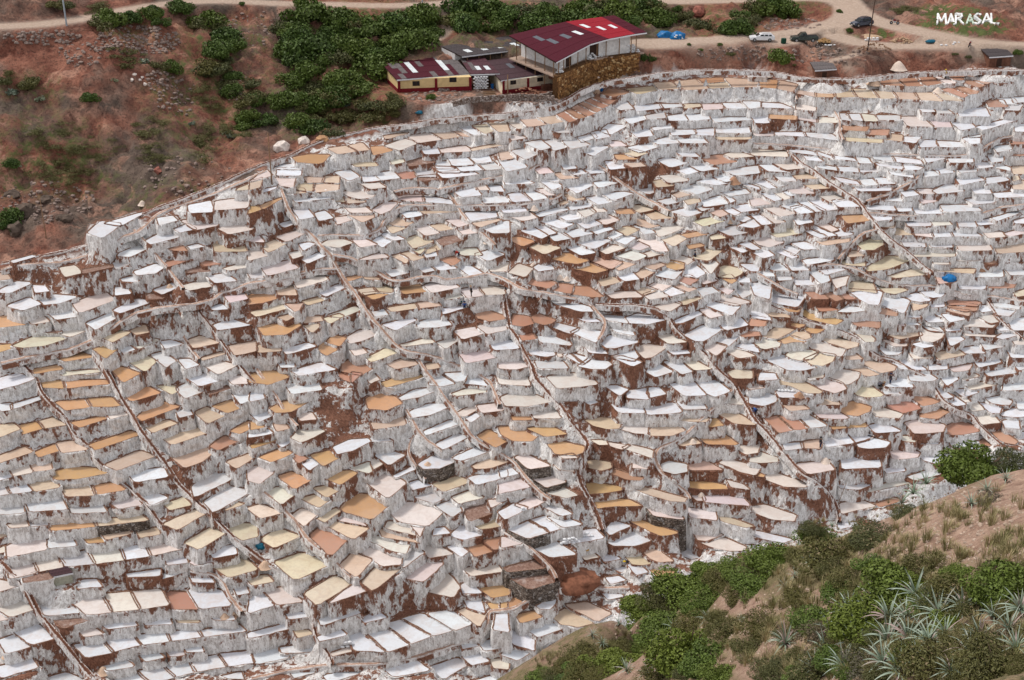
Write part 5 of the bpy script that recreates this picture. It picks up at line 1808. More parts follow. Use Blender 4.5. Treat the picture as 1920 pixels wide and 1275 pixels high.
def place_bush(meshes, u, v, r_px, name, label, cat, group, flat=1.0):
    p = hit(u, v + r_px * .35, gz)[0]; D = project(p)[2]; R_ = r_px * D / F
    o = bpy.data.objects.new(name, meshes[rng.integers(len(meshes))])
    o.location = (p[0], p[1], p[2] - .12 * R_); sc = R_ * rng.uniform(.85, 1.15)
    o.scale = (sc * rng.uniform(.9, 1.15), sc * rng.uniform(.9, 1.15), sc * rng.uniform(.85, 1.15) * flat); o.rotation_euler = (0, 0, rng.uniform(0, 6.28))
    link(o); tag(o, label, cat, group); return o
THICKET = [  # centre, half size, count, radius in px, kind, where it stands
(600,55,75,45,16,17,28,'D','tall dense bushes on the slope under the upper road'),(640,110,70,40,12,16,26,'D','tall dense bushes on the slope under the upper road'),(720,70,60,55,14,16,26,'D','tall dense bushes behind the patched red roof'),
(770,50,60,35,12,16,24,'D','tall dense bushes behind the patched red roof'),(600,170,60,50,16,14,22,'D','bushes in the green gully beside the patched red roof'),(560,205,50,40,12,12,20,'D','bushes in the green gully beside the patched red roof'),
(650,190,45,45,10,12,20,'D','bushes in the green gully beside the patched red roof'),(700,195,38,22,5,13,20,'O','olive bushes below the patched red roof'),(735,185,35,25,5,12,18,'O','olive bushes below the patched red roof'),
(420,110,45,55,12,12,20,'D','bushes running down the red slope below the road bend'),(450,165,40,40,9,11,18,'D','bushes running down the red slope below the road bend'),(480,205,30,30,6,10,16,'D','bushes running down the red slope below the road bend'),
(350,25,75,22,12,13,20,'D','bushes along the edge of the upper road'),(215,32,45,15,5,13,20,'D','bushes along the edge of the upper road'),(310,125,22,14,3,12,17,'D','pair of bushes in the middle of the red slope'),
(890,35,55,35,10,18,28,'D','broad bushes above the dark grey roof'),(985,25,55,28,9,17,26,'D','broad bushes above the dark grey roof'),(1090,20,80,28,12,17,26,'D','thick bushes above the crimson roof'),(1200,20,60,28,9,15,24,'D','thick bushes above the crimson roof'),
(1365,38,32,26,6,13,20,'D','bushes above the blue tarpaulin heap'),(1300,30,28,22,5,11,17,'O','bushes above the blue tarpaulin heap'),(1460,10,60,16,9,13,20,'D','bushes on the bank above the parked cars'),(1420,28,30,12,4,10,15,'O','bushes on the bank above the parked cars'),
(25,150,35,22,6,10,16,'O','low bushes on the red slope at the edge of the photo'),(110,290,70,60,14,7,12,'O','low scrub on the grey slope'),(130,330,60,30,8,6,10,'O','low scrub on the grey slope'),(280,240,30,22,4,9,14,'O','low scrub in the gullies above the salt pans'),
(285,290,28,26,6,8,13,'O','low scrub in the gullies above the salt pans'),(380,270,18,40,6,8,13,'O','low scrub in the gullies above the salt pans'),(400,185,35,30,6,8,13,'O','low scrub in the gullies above the salt pans'),(440,245,35,18,5,8,12,'O','low scrub in the gullies above the salt pans'),
(180,280,50,25,6,6,10,'O','low scrub on the grey slope'),(230,110,40,20,4,7,11,'G','grey shrubs on the scree below the road'),(10,400,12,35,4,10,15,'D','dark bushes beside the rocky outcrop'),(175,15,20,10,3,10,14,'O','olive bushes on the red bank above the road'),
(110,12,20,10,2,12,16,'O','olive bushes on the red bank above the road'),(600,235,30,18,5,10,15,'D','bushes in the green gully beside the patched red roof'),(550,90,22,35,6,12,18,'D','bushes running down the red slope beside the bare scar'),(1700,20,24,6,4,7,10,'O','low scrub around the grassy letter mound')]
SCRUB = []
for cx, cy, rx, ry, n, r0, r1, k, lab in THICKET:
    if k != 'D' and r1 <= 14: SCRUB.append((cx, cy, rx, ry, n, r0, r1, k)); continue
    n = int(n * .78 + .5); r0 *= 1.6; r1 *= 1.75
    for q in range(n):
        a = rng.uniform(0, 6.28); e = math.sqrt(rng.uniform(0, 1)); u = cx + rx * e * math.cos(a); v = cy + ry * e * math.sin(a)
        ms, pre = {'D': (FAR_D, 'dark green one of the '), 'O': (FAR_O, 'olive green one of the '), 'G': (FAR_G, 'one of the ')}[k]
        if k == 'D' and rng.random() < .25: ms = FAR_O
        place_bush(ms, u, max(v, 4), rng.uniform(r0, r1), 'bush', lab, 'bush', lab)
for u, v, r_, ms, lab in [(172,182,18,FAR_D,'round dark bush standing alone in the middle of the red slope'),(22,305,18,FAR_D,'dark bush with a pale cactus on the slope near the outcrop'),(808,180,14,FAR_D,'small bright bush in front of the cream wall'),
    (1462,105,24,FAR_D,'big bush on the red bank between the grey roofed hut and the white car'),(1215,108,16,FAR_D,'bush hanging on the bank at the end of the brown stone wall'),(1372,98,13,FAR_O,'olive bush on the red bank below the white car'),
    (1593,55,10,FAR_D,'small round bush beside the dark blue car'),(1350,82,7,FAR_D,'tiny bush at the edge of the car park'),(1313,92,6,FAR_D,'tiny bush left of the white car on the bank edge'),(1292,82,6,FAR_D,'tiny bush on the bank below the blue tarpaulin'),
    (1790,100,9,FAR_O,'dry olive bush on the bank beside the far mud hut'),(1815,104,9,FAR_O,'second dry bush on the bank beside the far mud hut, closer to it'),(1908,98,9,FAR_D,'small bush behind the far mud hut'),(1575,20,9,FAR_D,'small bush at the road fork'),
    (775,25,18,FAR_O,'light olive bush in the thicket behind the patched red roof'),(960,10,10,FAR_O,'small light bush beside the dirt track'),(455,5,9,FAR_D,'small bush at the roadside above the bare scar'),(1245,22,14,FAR_G,'grey shrub above the blue tarpaulin heap'),
    (695,75,14,FAR_O,'yellowish bush in the thicket near the end of the patched roof'),(1490,120,7,FAR_O,'small dry bush beside the grey roofed hut'),(735,150,14,FAR_G,'grey leafless shrub beside the cream gable wall'),(1270,15,12,FAR_D,'small bush beside the red boulder')]:
    place_bush(ms, u, v, r_, 'bush', lab, 'bush', None)
for u, v, r_, lab in [(28,172,15,'pale cactus clump among low bushes on the red slope'),(75,185,10,'small pale cactus clump on the red slope'),(270,112,14,'large blue green agave on the scree slope'),(430,252,16,'pale cactus clump in the gully above the canal'),
    (682,80,12,'silvery cactus clump left of the patched roof corner'),(805,62,12,'silvery cactus clump beside the dirt track'),(645,195,10,'pale cactus in the green gully'),(35,310,8,'small pale cactus beside the dark bush near the outcrop'),(215,150,8,'grey cactus at the foot of the round bush'),
    (360,230,9,'grey cactus in the middle of the scrubby gully'),(465,250,8,'grey cactus above the bend of the canal'),(630,70,10,'silvery cactus in the tall thicket')]:
    place_bush(FAR_C, u, v, r_, 'cactus', lab, 'cactus', None)

# low scrub that nobody could count: one object of real leaves
def scrub():
    V = []; Fs = []; lf = []; b0 = 0
    for cx, cy, rx, ry, n, r0, r1, k in SCRUB:
        for q in range(int(n * 2.8)):
            a = rng.uniform(0, 6.28); e = math.sqrt(rng.uniform(0, 1)); u = cx + rx * e * math.cos(a); v = cy + ry * e * math.sin(a); p = hit(u, max(v, 3), gz)[0]
            if project(p)[2] < 100: continue
            m = (FAR_O if k == 'O' else FAR_G)[rng.integers(2)]; s = rng.uniform(r0, r1) * 1.35 * project(p)[2] / F
            co = np.empty(len(m.vertices) * 3, np.float32); m.vertices.foreach_get('co', co); co = co.reshape(-1, 3)[:4 * 500]
            co = co[:len(co) // 4 * 4]; ang = rng.uniform(0, 6.28); ca, sa = math.cos(ang), math.sin(ang); co = np.stack([co[:, 0] * ca - co[:, 1] * sa, co[:, 0] * sa + co[:, 1] * ca, co[:, 2] * .7], -1) * s * np.array([1.25, 1.25, 1]) + p
            V.append(co); Fs += (np.arange(len(co)).reshape(-1, 4) + b0).tolist(); b0 += len(co); lf.append(np.repeat(np.clip(rng.uniform(0, 1) * .5 + rng.uniform(0, .5, len(co) // 4), 0, 1), 4))
    o = link(bpy.data.objects.new('scrub', mesh_np('scrub', np.concatenate(V), Fs, [M_OLIVE], attrs=dict(leaf=np.concatenate(lf))))); tag(o, 'low olive scrub scattered over the red slopes', None, None, 'stuff')
scrub()
# scree, boulders
M_ROCK = simple('grey_rock', (.24, .18, .155), .9, .35, 2.5, 0, .5); M_PALE = simple('pale_rock', (.62, .55, .50), .9, .3, 2.0, 0, .5); M_REDROCK = simple('red_rock', (.26, .10, .075), .9, .35, 2.0, 0, .5)
def rock_verts(r, seed, sub=1):
    bm = bmesh.new(); bmesh.ops.create_icosphere(bm, subdivisions=sub, radius=1)
    rr = np.random.default_rng(seed)
    V = np.array([v.co[:] for v in bm.verts]); Fs = [[v.index for v in f.verts] for f in bm.faces]; bm.free()
    V = V * (1 + rr.uniform(-.28, .28, (len(V), 1))) * np.array([r * rr.uniform(.8, 1.3), r * rr.uniform(.8, 1.3), r * rr.uniform(.55, .85)])
    return V, Fs
def scatter_rocks(name, P, sizes, mat, label, sub=0, kind='stuff'):
    V = []; Fs = []; b = 0
    base_ = [rock_verts(1, 300 + k, max(sub, 1) if sub else 1) for k in range(6)]
    for i, (p, s_) in enumerate(zip(P, sizes)):
        v, f = base_[i % 6]; a = rng.uniform(0, 6.28); ca, sa = math.cos(a), math.sin(a)
        v = np.stack([v[:, 0] * ca - v[:, 1] * sa, v[:, 0] * sa + v[:, 1] * ca, v[:, 2]], -1) * s_ + p
        V.append(v); Fs += [tuple(x + b for x in q) for q in f]; b += len(v)
    o = link(bpy.data.objects.new(name, mesh_np(name, np.concatenate(V), Fs, [mat]))); return tag(o, label, None, None, kind)
def ell(cx, cy, rx, ry, n):
    a = rng.uniform(0, 6.28, n); e = np.sqrt(rng.uniform(0, 1, n)); return cx + rx * e * np.cos(a), cy + ry * e * np.sin(a)
U, Vv = [], []
for c in ((260,75,85,28,320),(80,70,75,14,120),(150,100,40,25,60),(330,180,40,40,60),(440,160,30,30,60),(300,150,30,20,50),(480,60,60,40,60),(90,380,90,40,140),(350,330,90,40,60),(880,160,80,15,60),(1400,100,100,14,120),(1560,105,80,15,80),(1480,45,60,12,90),(820,180,60,12,90),(1000,190,50,8,60)):
    a, b = ell(*c); U.append(a); Vv.append(b)
U = np.concatenate(U); Vv = np.concatenate(Vv); P = hit(U, Vv, gz)
scatter_rocks('scree', P, rng.uniform(.12, .42, len(P)) ** 1.0, M_ROCK, 'grey stones of the scree on the red slopes')
def boulder(u, v, r_px, mat, label, cat='boulder', sq=1.0):
    p = hit(u, v, gz)[0]; rr = r_px * project(p)[2] / F
    V, Fs = rock_verts(rr, int(u * 7 + v), 2); V[:, 2] *= sq
    o = link(bpy.data.objects.new('boulder', mesh_np('boulder', V, Fs, [mat], smooth=False))); o.location = p; return tag(o, label, cat)
boulder(528, 280, 15, M_PALE, 'large pale pointed boulder at the bend of the canal', sq=1.4); boulder(570, 266, 12, M_PALE, 'grey white boulder between the pale pointed one and the ochre one'); boulder(606, 262, 12, simple('ochre_rock', (.38, .22, .12), .9, .3, 2), 'ochre boulder on the canal bank')
boulder(1310, 22, 13, M_REDROCK, 'dark red boulder on the bank above the blue tarpaulin', sq=1.4); boulder(640, 248, 8, M_ROCK, 'small grey boulder beside the ochre one'); boulder(295, 320, 10, M_REDROCK, 'reddish boulder low on the slope near the gullies')
for k, (u, v) in enumerate(((252,140),(262,150),(272,158),(248,150),(266,145))): boulder(u, v, 4, M_PALE, 'small white stone in the spill of rubble below the agave', 'stone')['group'] = 'white stones below the agave'
for u, v, r_, lab in ((20,365,14,'dark boulder at the top of the rocky outcrop'),(50,395,18,'big dark boulder in the rocky outcrop'),(85,375,12,'dark boulder near the wooden pole'),(120,410,12,'brown boulder at the foot of the outcrop'),(30,430,16,'lowest dark boulder of the outcrop beside the canal')): boulder(u, v, r_, simple('dark_rock', (.10, .075, .06), .95, .4, 2), lab)

# ---- near hillside plants
NEAR_B = [leaf_cloud('bush', 1, .8, 18, 10000, .042, 400 + i, M_NEAR, 2.0, .3, 9) for i in range(3)]
NEAR_O = [leaf_cloud('bush', 1, .75, 15, 8000, .040, 410 + i, M_OLIVE, 3.0, .3, 9) for i in range(3)]
NEAR_G = [leaf_cloud('shrub', 1, .6, 10, 2600, .045, 420 + i, M_GREYB, 3.5, .3, 12) for i in range(2)]
def near_bush(u, v, r_px, ms, label, group=None, tall=1.0, name='bush'):
    p = hill_hit(u, v + r_px * .3)[0]; D = project(p)[2]; R_ = r_px * 1.35 * D / F
    o = bpy.data.objects.new(name, ms[rng.integers(len(ms))]); o.location = (p[0], p[1], p[2] - .15 * R_)
    o.scale = (R_ * rng.uniform(.95, 1.15), R_ * rng.uniform(.95, 1.15), R_ * tall * rng.uniform(.9, 1.1)); o.rotation_euler = (0, 0, rng.uniform(0, 6.28)); link(o); tag(o, label, 'bush', group)
NB = [(1835,872,58,NEAR_B,'tall rounded bush at the brow of the near slope, nearest the pans',None,1.1),(1895,862,34,NEAR_O,'olive bush right of the tall brow bush',None,.9),(1460,1045,44,NEAR_B,'bright green bush on the brow of the near slope',None,.9),
(1570,1040,62,NEAR_O,'wide olive bush below the brow of the near slope',None,.85),(1290,1095,50,NEAR_B,'light green bush at the edge of the near slope above the mud mound',None,.9),(1215,1140,44,NEAR_B,'leafy bush overlapping the tan pans at the slope edge',None,1.0),
(1250,1175,42,NEAR_B,'dark lower bush behind the silver rosettes',None,.8),(1340,1105,36,NEAR_B,'bushy end of the green row along the brow',None,.8),(1290,1215,58,NEAR_B,'dense dark bush beside the silver rosettes',None,1.1),(1330,1235,44,NEAR_B,'dense dark bush at the foot of the dirt strip',None,1.0),
(1165,1240,40,NEAR_B,'low spreading bush at the bottom edge of the slope',None,.8),(1505,1120,34,NEAR_O,'yellow green round shrub on the dirt strip',None,.9),(1440,1165,40,NEAR_O,'olive shrub at the fork of the dirt strips',None,.8),(1650,1000,46,NEAR_O,'low olive scrub on the brow under the bare slope',None,.6),
(1690,1105,66,NEAR_B,'large dark bush in the middle of the near slope',None,1.0),(1640,1160,60,NEAR_B,'dark bush above the big rosette clump',None,1.0),(1600,1090,44,NEAR_O,'olive bush left of the large dark bush',None,.9),(1740,1060,40,NEAR_O,'small olive bush under the bare slope',None,.8),
(1820,1110,60,NEAR_O,'olive bush around the dark post',None,.8),(1895,1100,58,NEAR_B,'deep green bush behind the dark post',None,1.0),(1780,1120,44,NEAR_O,'shrub left of the dark post',None,.8),(1560,1190,50,NEAR_G,'grey leafless shrub beside the dirt patch',None,.8),
(1760,1230,70,NEAR_O,'olive bush in the middle of the rosette clump',None,.8),(1870,1240,66,NEAR_O,'green bush at the bottom corner among rosettes',None,.9),(1640,1235,50,NEAR_G,'grey twiggy shrub below the big rosettes',None,.8),(1540,1255,48,NEAR_O,'olive shrub at the bottom edge',None,.8),
(1470,1265,36,NEAR_O,'small olive shrub at the bottom edge near the bare strip',None,.7),(1410,1215,36,NEAR_O,'olive tussocky shrub on the dirt strip',None,.7),(1370,1180,34,NEAR_O,'olive shrub above the dark dense bush',None,.8),(1520,985,22,NEAR_O,'small shrub on the brow beyond the bright bush',None,.7),
(1700,955,26,NEAR_O,'low scrub beside the spiky brow plants',None,.6),(1130,1265,26,NEAR_O,'low scrub at the bottom tip of the slope',None,.6),(1900,1180,50,NEAR_G,'grey shrub between rosettes at the edge of the photo',None,.7),(1390,1060,30,NEAR_B,'small green bush in the row along the brow',None,.8),(1860,930,30,NEAR_G,'dry brown shrub under the tall brow bush',None,.8)]
NEARMARK = [('the tall brow bush', 1835, 872), ('the bright brow bush', 1460, 1045), ('the wide olive bush', 1570, 1040), ('the dense dark bush', 1290, 1215), ('the large dark bush', 1690, 1105), ('the dark post', 1855, 1095), ('the big rosette clump', 1690, 1195), ('the bottom corner', 1905, 1260), ('the mud mound edge', 1180, 1110), ('the tip of the slope', 1040, 1265), ('the bare slope', 1830, 990), ('the round yellow shrub', 1505, 1120), ('the lower dirt strip', 1470, 1200), ('the spreading bottom bush', 1165, 1240)]
SHRUBS = []; _seen = {}
def where_near(u, v):
    l = sorted(NEARMARK, key=lambda q: math.hypot(u - q[1], (v - q[2]) * 1.2)); nm, x, y = l[0]
    nm2 = l[1][0].replace('the ', '')
    d1 = ('right of ' if u > x else 'left of ') if abs(u - x) > abs(v - y) else ('below ' if v > y else 'above ')
    t = d1 + nm + ' towards ' + nm2; n = _seen[t] = _seen.get(t, 0) + 1
    return t if n == 1 else t + ', ' + ['', '', 'second', 'third', 'fourth', 'fifth', 'sixth'][min(n, 6)] + ' one'
for k, (u, v) in enumerate([(1080,1262),(1105,1240),(1150,1205),(1190,1190),(1215,1205),(1150,1225),(1180,1225),(1260,1140),(1240,1115),(1320,1140),(1350,1160),(1385,1110),(1420,1090),(1300,1170),(1360,1080),(1330,1065),(1425,1060),(1500,1040),(1535,1010),(1610,1015),(1570,1065),(1640,1060),(1660,1085),(1560,1215),(1600,1180),(1500,1230),(1480,1240),(1350,1270),(1290,1262),(1240,1262),(1720,1090),(1760,1100),(1600,1130),(1580,1110),(1880,1070),(1915,1065),(1800,1075),(1690,1150),(1800,1190),(1600,1255),(1040,1268),(1065,1245),(1020,1278),(1090,1222),(1100,1265),(1125,1250),(1045,1285),(1480,1190),(1530,1160),(1620,1230),(1660,1265),(1720,1225),(1790,1260),(1830,1230),(1880,1210),(1915,1250),(1850,1190),(1780,1165),(1725,1185),(1660,1195),(1575,1235),(1895,1140),(1840,1140),(1745,1130),(1700,1215),(1560,1175),(1500,1265),(1440,1255),(1620,1200)]):
    SHRUBS.append((u, v))
    near_bush(u, v, rng.uniform(24, 38), NEAR_B if k % 3 == 0 else NEAR_O, '%s low shrub ' % ('bright green' if k % 3 == 0 else 'olive') + where_near(u, v), 'low shrubs on the near slope', .8)
for u, v, r_, ms, lab, grp, tall in NB: near_bush(u, v, r_, ms, lab, grp, tall)

# spiky rosettes: every long leaf is a part
def blade(L, wd, droop, seed):
    r = np.random.default_rng(seed); n = 7; V = []; lf = []
    for k in range(n):
        t = k / (n - 1); x = L * (t - .12 * t * t * droop); z = L * (.55 * t - .62 * droop * t * t); w_ = wd * (1 - t ** 1.6) * (.75 + .5 * t * (1 - t)) + .002
        V += [(x, -w_, z + w_ * .5), (x, 0, z), (x, w_, z + w_ * .5)]; lf += [.25 + .5 * t] * 3
    Fs = []
    for k in range(n - 1):
        for q in range(2): Fs.append((3 * k + q, 3 * k + q + 1, 3 * k + q + 4, 3 * k + q + 3))
    return mesh_np('leaf', V, Fs, [M_BLADE], attrs=dict(leaf=lf), smooth=True)
s_ = NT('rosette_leaf'); a_ = s_.attr('leaf'); oi = s_.n('ShaderNodeObjectInfo')
c_ = s_.mix(a_, (.10, .17, .08), (.44, .50, .44)); c_ = s_.mix(s_.ramp(oi.outputs['Random'], .80, .9), c_, (.36, .27, .25))
M_BLADE = s_.out(c_, .45)
BL = [blade(1.0, .042, dr, 500 + i) for i, dr in enumerate((.35, .7, 1.0, 1.3))]
BLF = mesh_np('rosette_core', *rock_verts(.08, 77, 1), [M_STEM])
def rosette(u, v, d_px, nleaf, label, group=None):
    p = hill_hit(u, v)[0]; D = project(p)[2]; L = d_px / 2 * D / F * 1.15
    e = bpy.data.objects.new('spiky_rosette', BLF); e.location = p + np.array([0, 0, .05 + .1 * L]); e.rotation_euler = (rng.uniform(-.35, .1), rng.uniform(-.3, .3), rng.uniform(0, 6.28)); link(e); tag(e, label, 'rosette plant', group)
    for k in range(nleaf):
        f = k / nleaf
        o = bpy.data.objects.new('leaf', BL[min(3, int(f * 4 * .999))]); o.parent = e
        o.rotation_euler = (0, -(1.0 - f) * .75 + rng.uniform(-.1, .1), k * 2.4 + rng.uniform(-.2, .2)); s = L * rng.uniform(.8, 1.15); o.scale = (s, s * rng.uniform(.9, 1.3), s); C.objects.link(o)
RG = 'silvery rosettes in the big clump at the bottom corner'
RS = [(1470,1215),(1545,1228),(1590,1160),(1625,1185),(1660,1210),(1700,1165),(1735,1150),(1700,1205),(1655,1250),(1715,1250),(1770,1195),(1800,1150),(1835,1205),(1860,1165),(1890,1190),(1910,1150),(1600,1215),(1580,1260),(1640,1140),(1760,1165),(1685,1270),(1740,1215),(1905,1225),(1840,1265),(1665,1170),(1530,1265),(1610,1195),(1815,1235),(1780,1268),(1875,1130),(1715,1125),(1562,1195)]
_rows = [('upper', 0, 1160), ('middle', 1160, 1210), ('lower', 1210, 1400)]; _ord = ['first', 'second', 'third', 'fourth', 'fifth', 'sixth', 'seventh', 'eighth', 'ninth', 'tenth', 'eleventh', 'twelfth', 'thirteenth', 'fourteenth']
for nm, a0, a1 in _rows:
    for k, (u, v) in enumerate(sorted(q for q in RS if a0 <= q[1] < a1)): rosette(u, v, rng.uniform(70, 104), 26, '%s silvery rosette from the left in the %s part of the big corner clump' % (_ord[k], nm), RG)
for u, v, d_, lab in [(1712,930,62,'rosette low on the brow nearest the salt pans'),(1735,912,60,'upright rosette beside the lowest brow rosette'),(1690,948,58,'rosette at the very edge of the brow, overlapping a pan'),(1835,905,60,'grey rosette under the tall brow bush'),(1865,890,62,'rosette with dry yellow leaves under the tall brow bush'),(1820,950,48,'drooping rosette hanging below the dark brow plants'),(1850,925,52,'rosette in the dark plants above the bare slope'),(1885,905,50,'rosette at the end of the brow plants'),
    (1160,1175,34,'small bright rosette alone at the slope edge'),(1128,1210,30,'tiny green rosette lower down the slope edge'),(1110,1195,34,'rosette partly over the white wall at the slope edge'),(1240,1205,42,'rosette on the side of the dark dense bush'),(1210,1225,44,'silver rosette left of the dark dense bush'),(1225,1248,44,'silver rosette lower left of the dark dense bush'),(1175,1262,52,'wide rosette at the bottom edge under the low bush'),(1215,1270,50,'rosette cut by the bottom edge of the photo'),
    (1325,1165,40,'rosette above the dark dense bush'),(1262,1182,44,'rosette between two dark bushes'),(1520,1062,40,'pale rosette on the dirt by the wide olive bush'),(1490,1085,38,'pale rosette at the head of the dirt strip'),(1470,1105,34,'small pale rosette lower on the dirt strip'),(1560,990,30,'rosette tip behind the wide olive bush'),(1085,1235,26,'tiny rosette at the tip of the slope'),(1390,1165,26,'small rosette by the fork of the dirt strips'),(1215,1172,30,'dark rosette under the leafy bush')]:
    rosette(u, v, d_, 18, lab)

# grass tufts and small stones on the near slope
def tufts():
    U = []; Vv = []
    for c in ((1060,1250,60,25,90),(1600,1000,150,30,90),(1500,1075,160,40,110),(1400,1130,200,60,150),(1300,1200,180,50,110),(1180,1235,120,30,70),(1700,1060,160,60,150),(1850,1000,120,80,70),(1600,1150,150,80,120),(1500,1220,140,50,120),(1750,960,120,30,60),(1800,1180,160,90,160),(1640,1245,260,30,160),(1440,1050,80,20,60),(1890,1040,40,40,40)):
        a, b = ell(*c); U.append(a); Vv.append(b)
    P = hill_hit(np.concatenate(U), np.minimum(np.concatenate(Vv), 1290))[::2]
    V = []; Fs = []; lf = []; b0 = 0
    for p in P:
        n = int(rng.integers(30, 60)); h = rng.uniform(.18, .5); tone = rng.uniform(0, 1)
        a = rng.uniform(0, 6.28, n); sp = rng.uniform(.1, .8, n) * h; bx = p[0] + np.cos(a) * .07; by = p[1] + np.sin(a) * .07
        tx = bx + np.cos(a) * sp; ty = by + np.sin(a) * sp; tz = p[2] + h * rng.uniform(.5, 1.0, n); w_ = .007
        mx = (bx + tx) / 2 + np.cos(a) * -.05 * h; my = (by + ty) / 2 + np.sin(a) * -.05 * h; mz = p[2] + (tz - p[2]) * .7
        for k in range(n):
            px, py = -math.sin(a[k]) * w_, math.cos(a[k]) * w_
            V += [(bx[k] - px, by[k] - py, p[2] - .05), (bx[k] + px, by[k] + py, p[2] - .05), (mx[k] + px * .8, my[k] + py * .8, mz[k]), (mx[k] - px * .8, my[k] - py * .8, mz[k]), (tx[k], ty[k], tz[k])]
            Fs += [(b0, b0 + 1, b0 + 2, b0 + 3), (b0 + 3, b0 + 2, b0 + 4)]; b0 += 5; t = np.clip(tone + rng.uniform(-.25, .25), 0, 1); lf += [t] * 5
    s = NT('dry_grass'); c = s.mix(s.attr('leaf'), (.14, .145, .05), (.44, .36, .20)); m = s.out(c, .8)
    o = link(bpy.data.objects.new('grass', mesh_np('grass', V, Fs, [m], attrs=dict(leaf=lf)))); tag(o, 'tussocks of green and straw coloured grass on the near slope', None, None, 'stuff')
tufts()
u_, v_ = ell(1780, 1000, 190, 90, 900); u2, v2 = ell(1500, 1190, 130, 90, 500); u3, v3 = ell(1300, 1180, 160, 80, 250)
P = hill_hit(np.concatenate([u_, u2, u3]), np.minimum(np.concatenate([v_, v2, v3]), 1290))
scatter_rocks('pebbles', P, rng.uniform(.02, .075, len(P)), simple('hill_stone', (.38, .29, .23), .9, .35, 6), 'small stones and clods on the bare near slope')

# ------------------------------------------------------------------ buildings
def z_for(P, v):
    k = (637.5 - v) / F; return P[1] * (k * CP - SP) / (CP + k * SP) + CAMZ
def lev(u, v, z): return at_level(np.array(u), np.array(v), np.array(z))
def solid(name, V, Fs, mats, parent=None, midx=None, loc=None, smooth=False, attrs=None):
    V = np.asarray(V, float)
    if loc is not None: V = V - np.asarray(loc)
    elif parent is not None: V = V - np.array(parent.location)
    o = bpy.data.objects.new(name, mesh_np(name, V, Fs, mats if isinstance(mats, list) else [mats], midx, attrs, smooth))
    if loc is not None: o.location = loc
    return link(o, parent)
BOXF = [(0, 3, 2, 1), (4, 5, 6, 7), (0, 1, 5, 4), (1, 2, 6, 5), (2, 3, 7, 6), (3, 0, 4, 7)]
def prism(base4, z0, z1s):
    """four plan corners, bottom level(s), top level(s)"""
    z0 = np.broadcast_to(z0, 4); z1s = np.broadcast_to(z1s, 4)
    return [(b[0], b[1], z) for b, z in zip(base4, z0)] + [(b[0], b[1], z) for b, z in zip(base4, z1s)]
def wall_box(a, b, z0, z1, th, back):
    """upright slab from plan point a to b, thickness th towards 'back' (unit plan vector)"""
    a = np.array(a[:2]); b = np.array(b[:2]); k = np.array(back) * th
    return prism([a, b, b + k, a + k], z0, z1)
M_CRIM = simple('crimson_sheet', (.060, .006, .014), .8, .18, 1.5); M_RED = simple('bright_red_sheet', (.25, .009, .020), .75, .12, 1.5); M_GREYS = simple('weathered_grey_sheet', (.060, .050, .052), .8, .35, 2.5)
M_PATCH = simple('grey_patch_sheet', (.12, .105, .105), .8, .35, 3); M_SKY = simple('skylight_sheet', (.62, .66, .68), .35, .2, 4); M_DIMSKY = simple('dull_skylight_sheet', (.10, .11, .13), .4, .2, 4)
M_CREAM = simple('cream_plaster', (.62, .47, .24), .9, .1, 1.5); M_WHITEW = simple('white_plaster', (.68, .67, .66), .9, .16, 1.8); M_OXBL = simple('oxblood_paint', (.16, .012, .018), .8, .2, 2.5)
M_WOOD = simple('timber', (.22, .13, .075), .85, .3, 6); M_DARKW = simple('dark_wood', (.05, .028, .02), .8, .3, 6); M_FASC = simple('white_fascia', (.66, .67, .70), .7, .1, 3); M_MUD = simple('adobe', (.16, .075, .05), .95, .3, 1.6, 0, .5)
M_SACK = simple('white_sack', (.74, .75, .77), .8, .12, 5); M_STRAWP = simple('straw_yellow', (.42, .25, .08), .9, .35, 5)
def sheet_mesh(c00, c10, c11, c01, mat, parent, ridges=4, lift=0.0):
    """one corrugated sheet: corners back-left, back-right, front-right, front-left"""
    c = [np.array(q) for q in (c00, c10, c11, c01)]; n = ridges * 2 + 1; V = []
    for t in (0, 1):
        for k in range(n):
            s = k / (n - 1); p = (c[0] * (1 - s) + c[1] * s) * (1 - t) + (c[3] * (1 - s) + c[2] * s) * t
            V.append(p + np.array([0, 0, lift + (.035 if k % 2 else 0) + .03 * t]))
    m_ = len(V); V = V + [p - np.array([0, 0, .03]) for p in V]
    Fs = []
    for k in range(n - 1): Fs += [(k, n + k, n + k + 1, k + 1), (m_ + k, m_ + k + 1, m_ + n + k + 1, m_ + n + k), (n + k, m_ + n + k, m_ + n + k + 1, n + k + 1)]
    Fs += [(0, m_, m_ + n, n), (n - 1, 2 * n - 1, m_ + 2 * n - 1, m_ + n - 1)]
    P0 = sum(c) / 4
    o = bpy.data.objects.new('roof_sheet', mesh_np('roof_sheet', np.array(V) - P0, Fs, [mat])); o.location = P0 - np.array(parent['_o']); return link(o, parent)
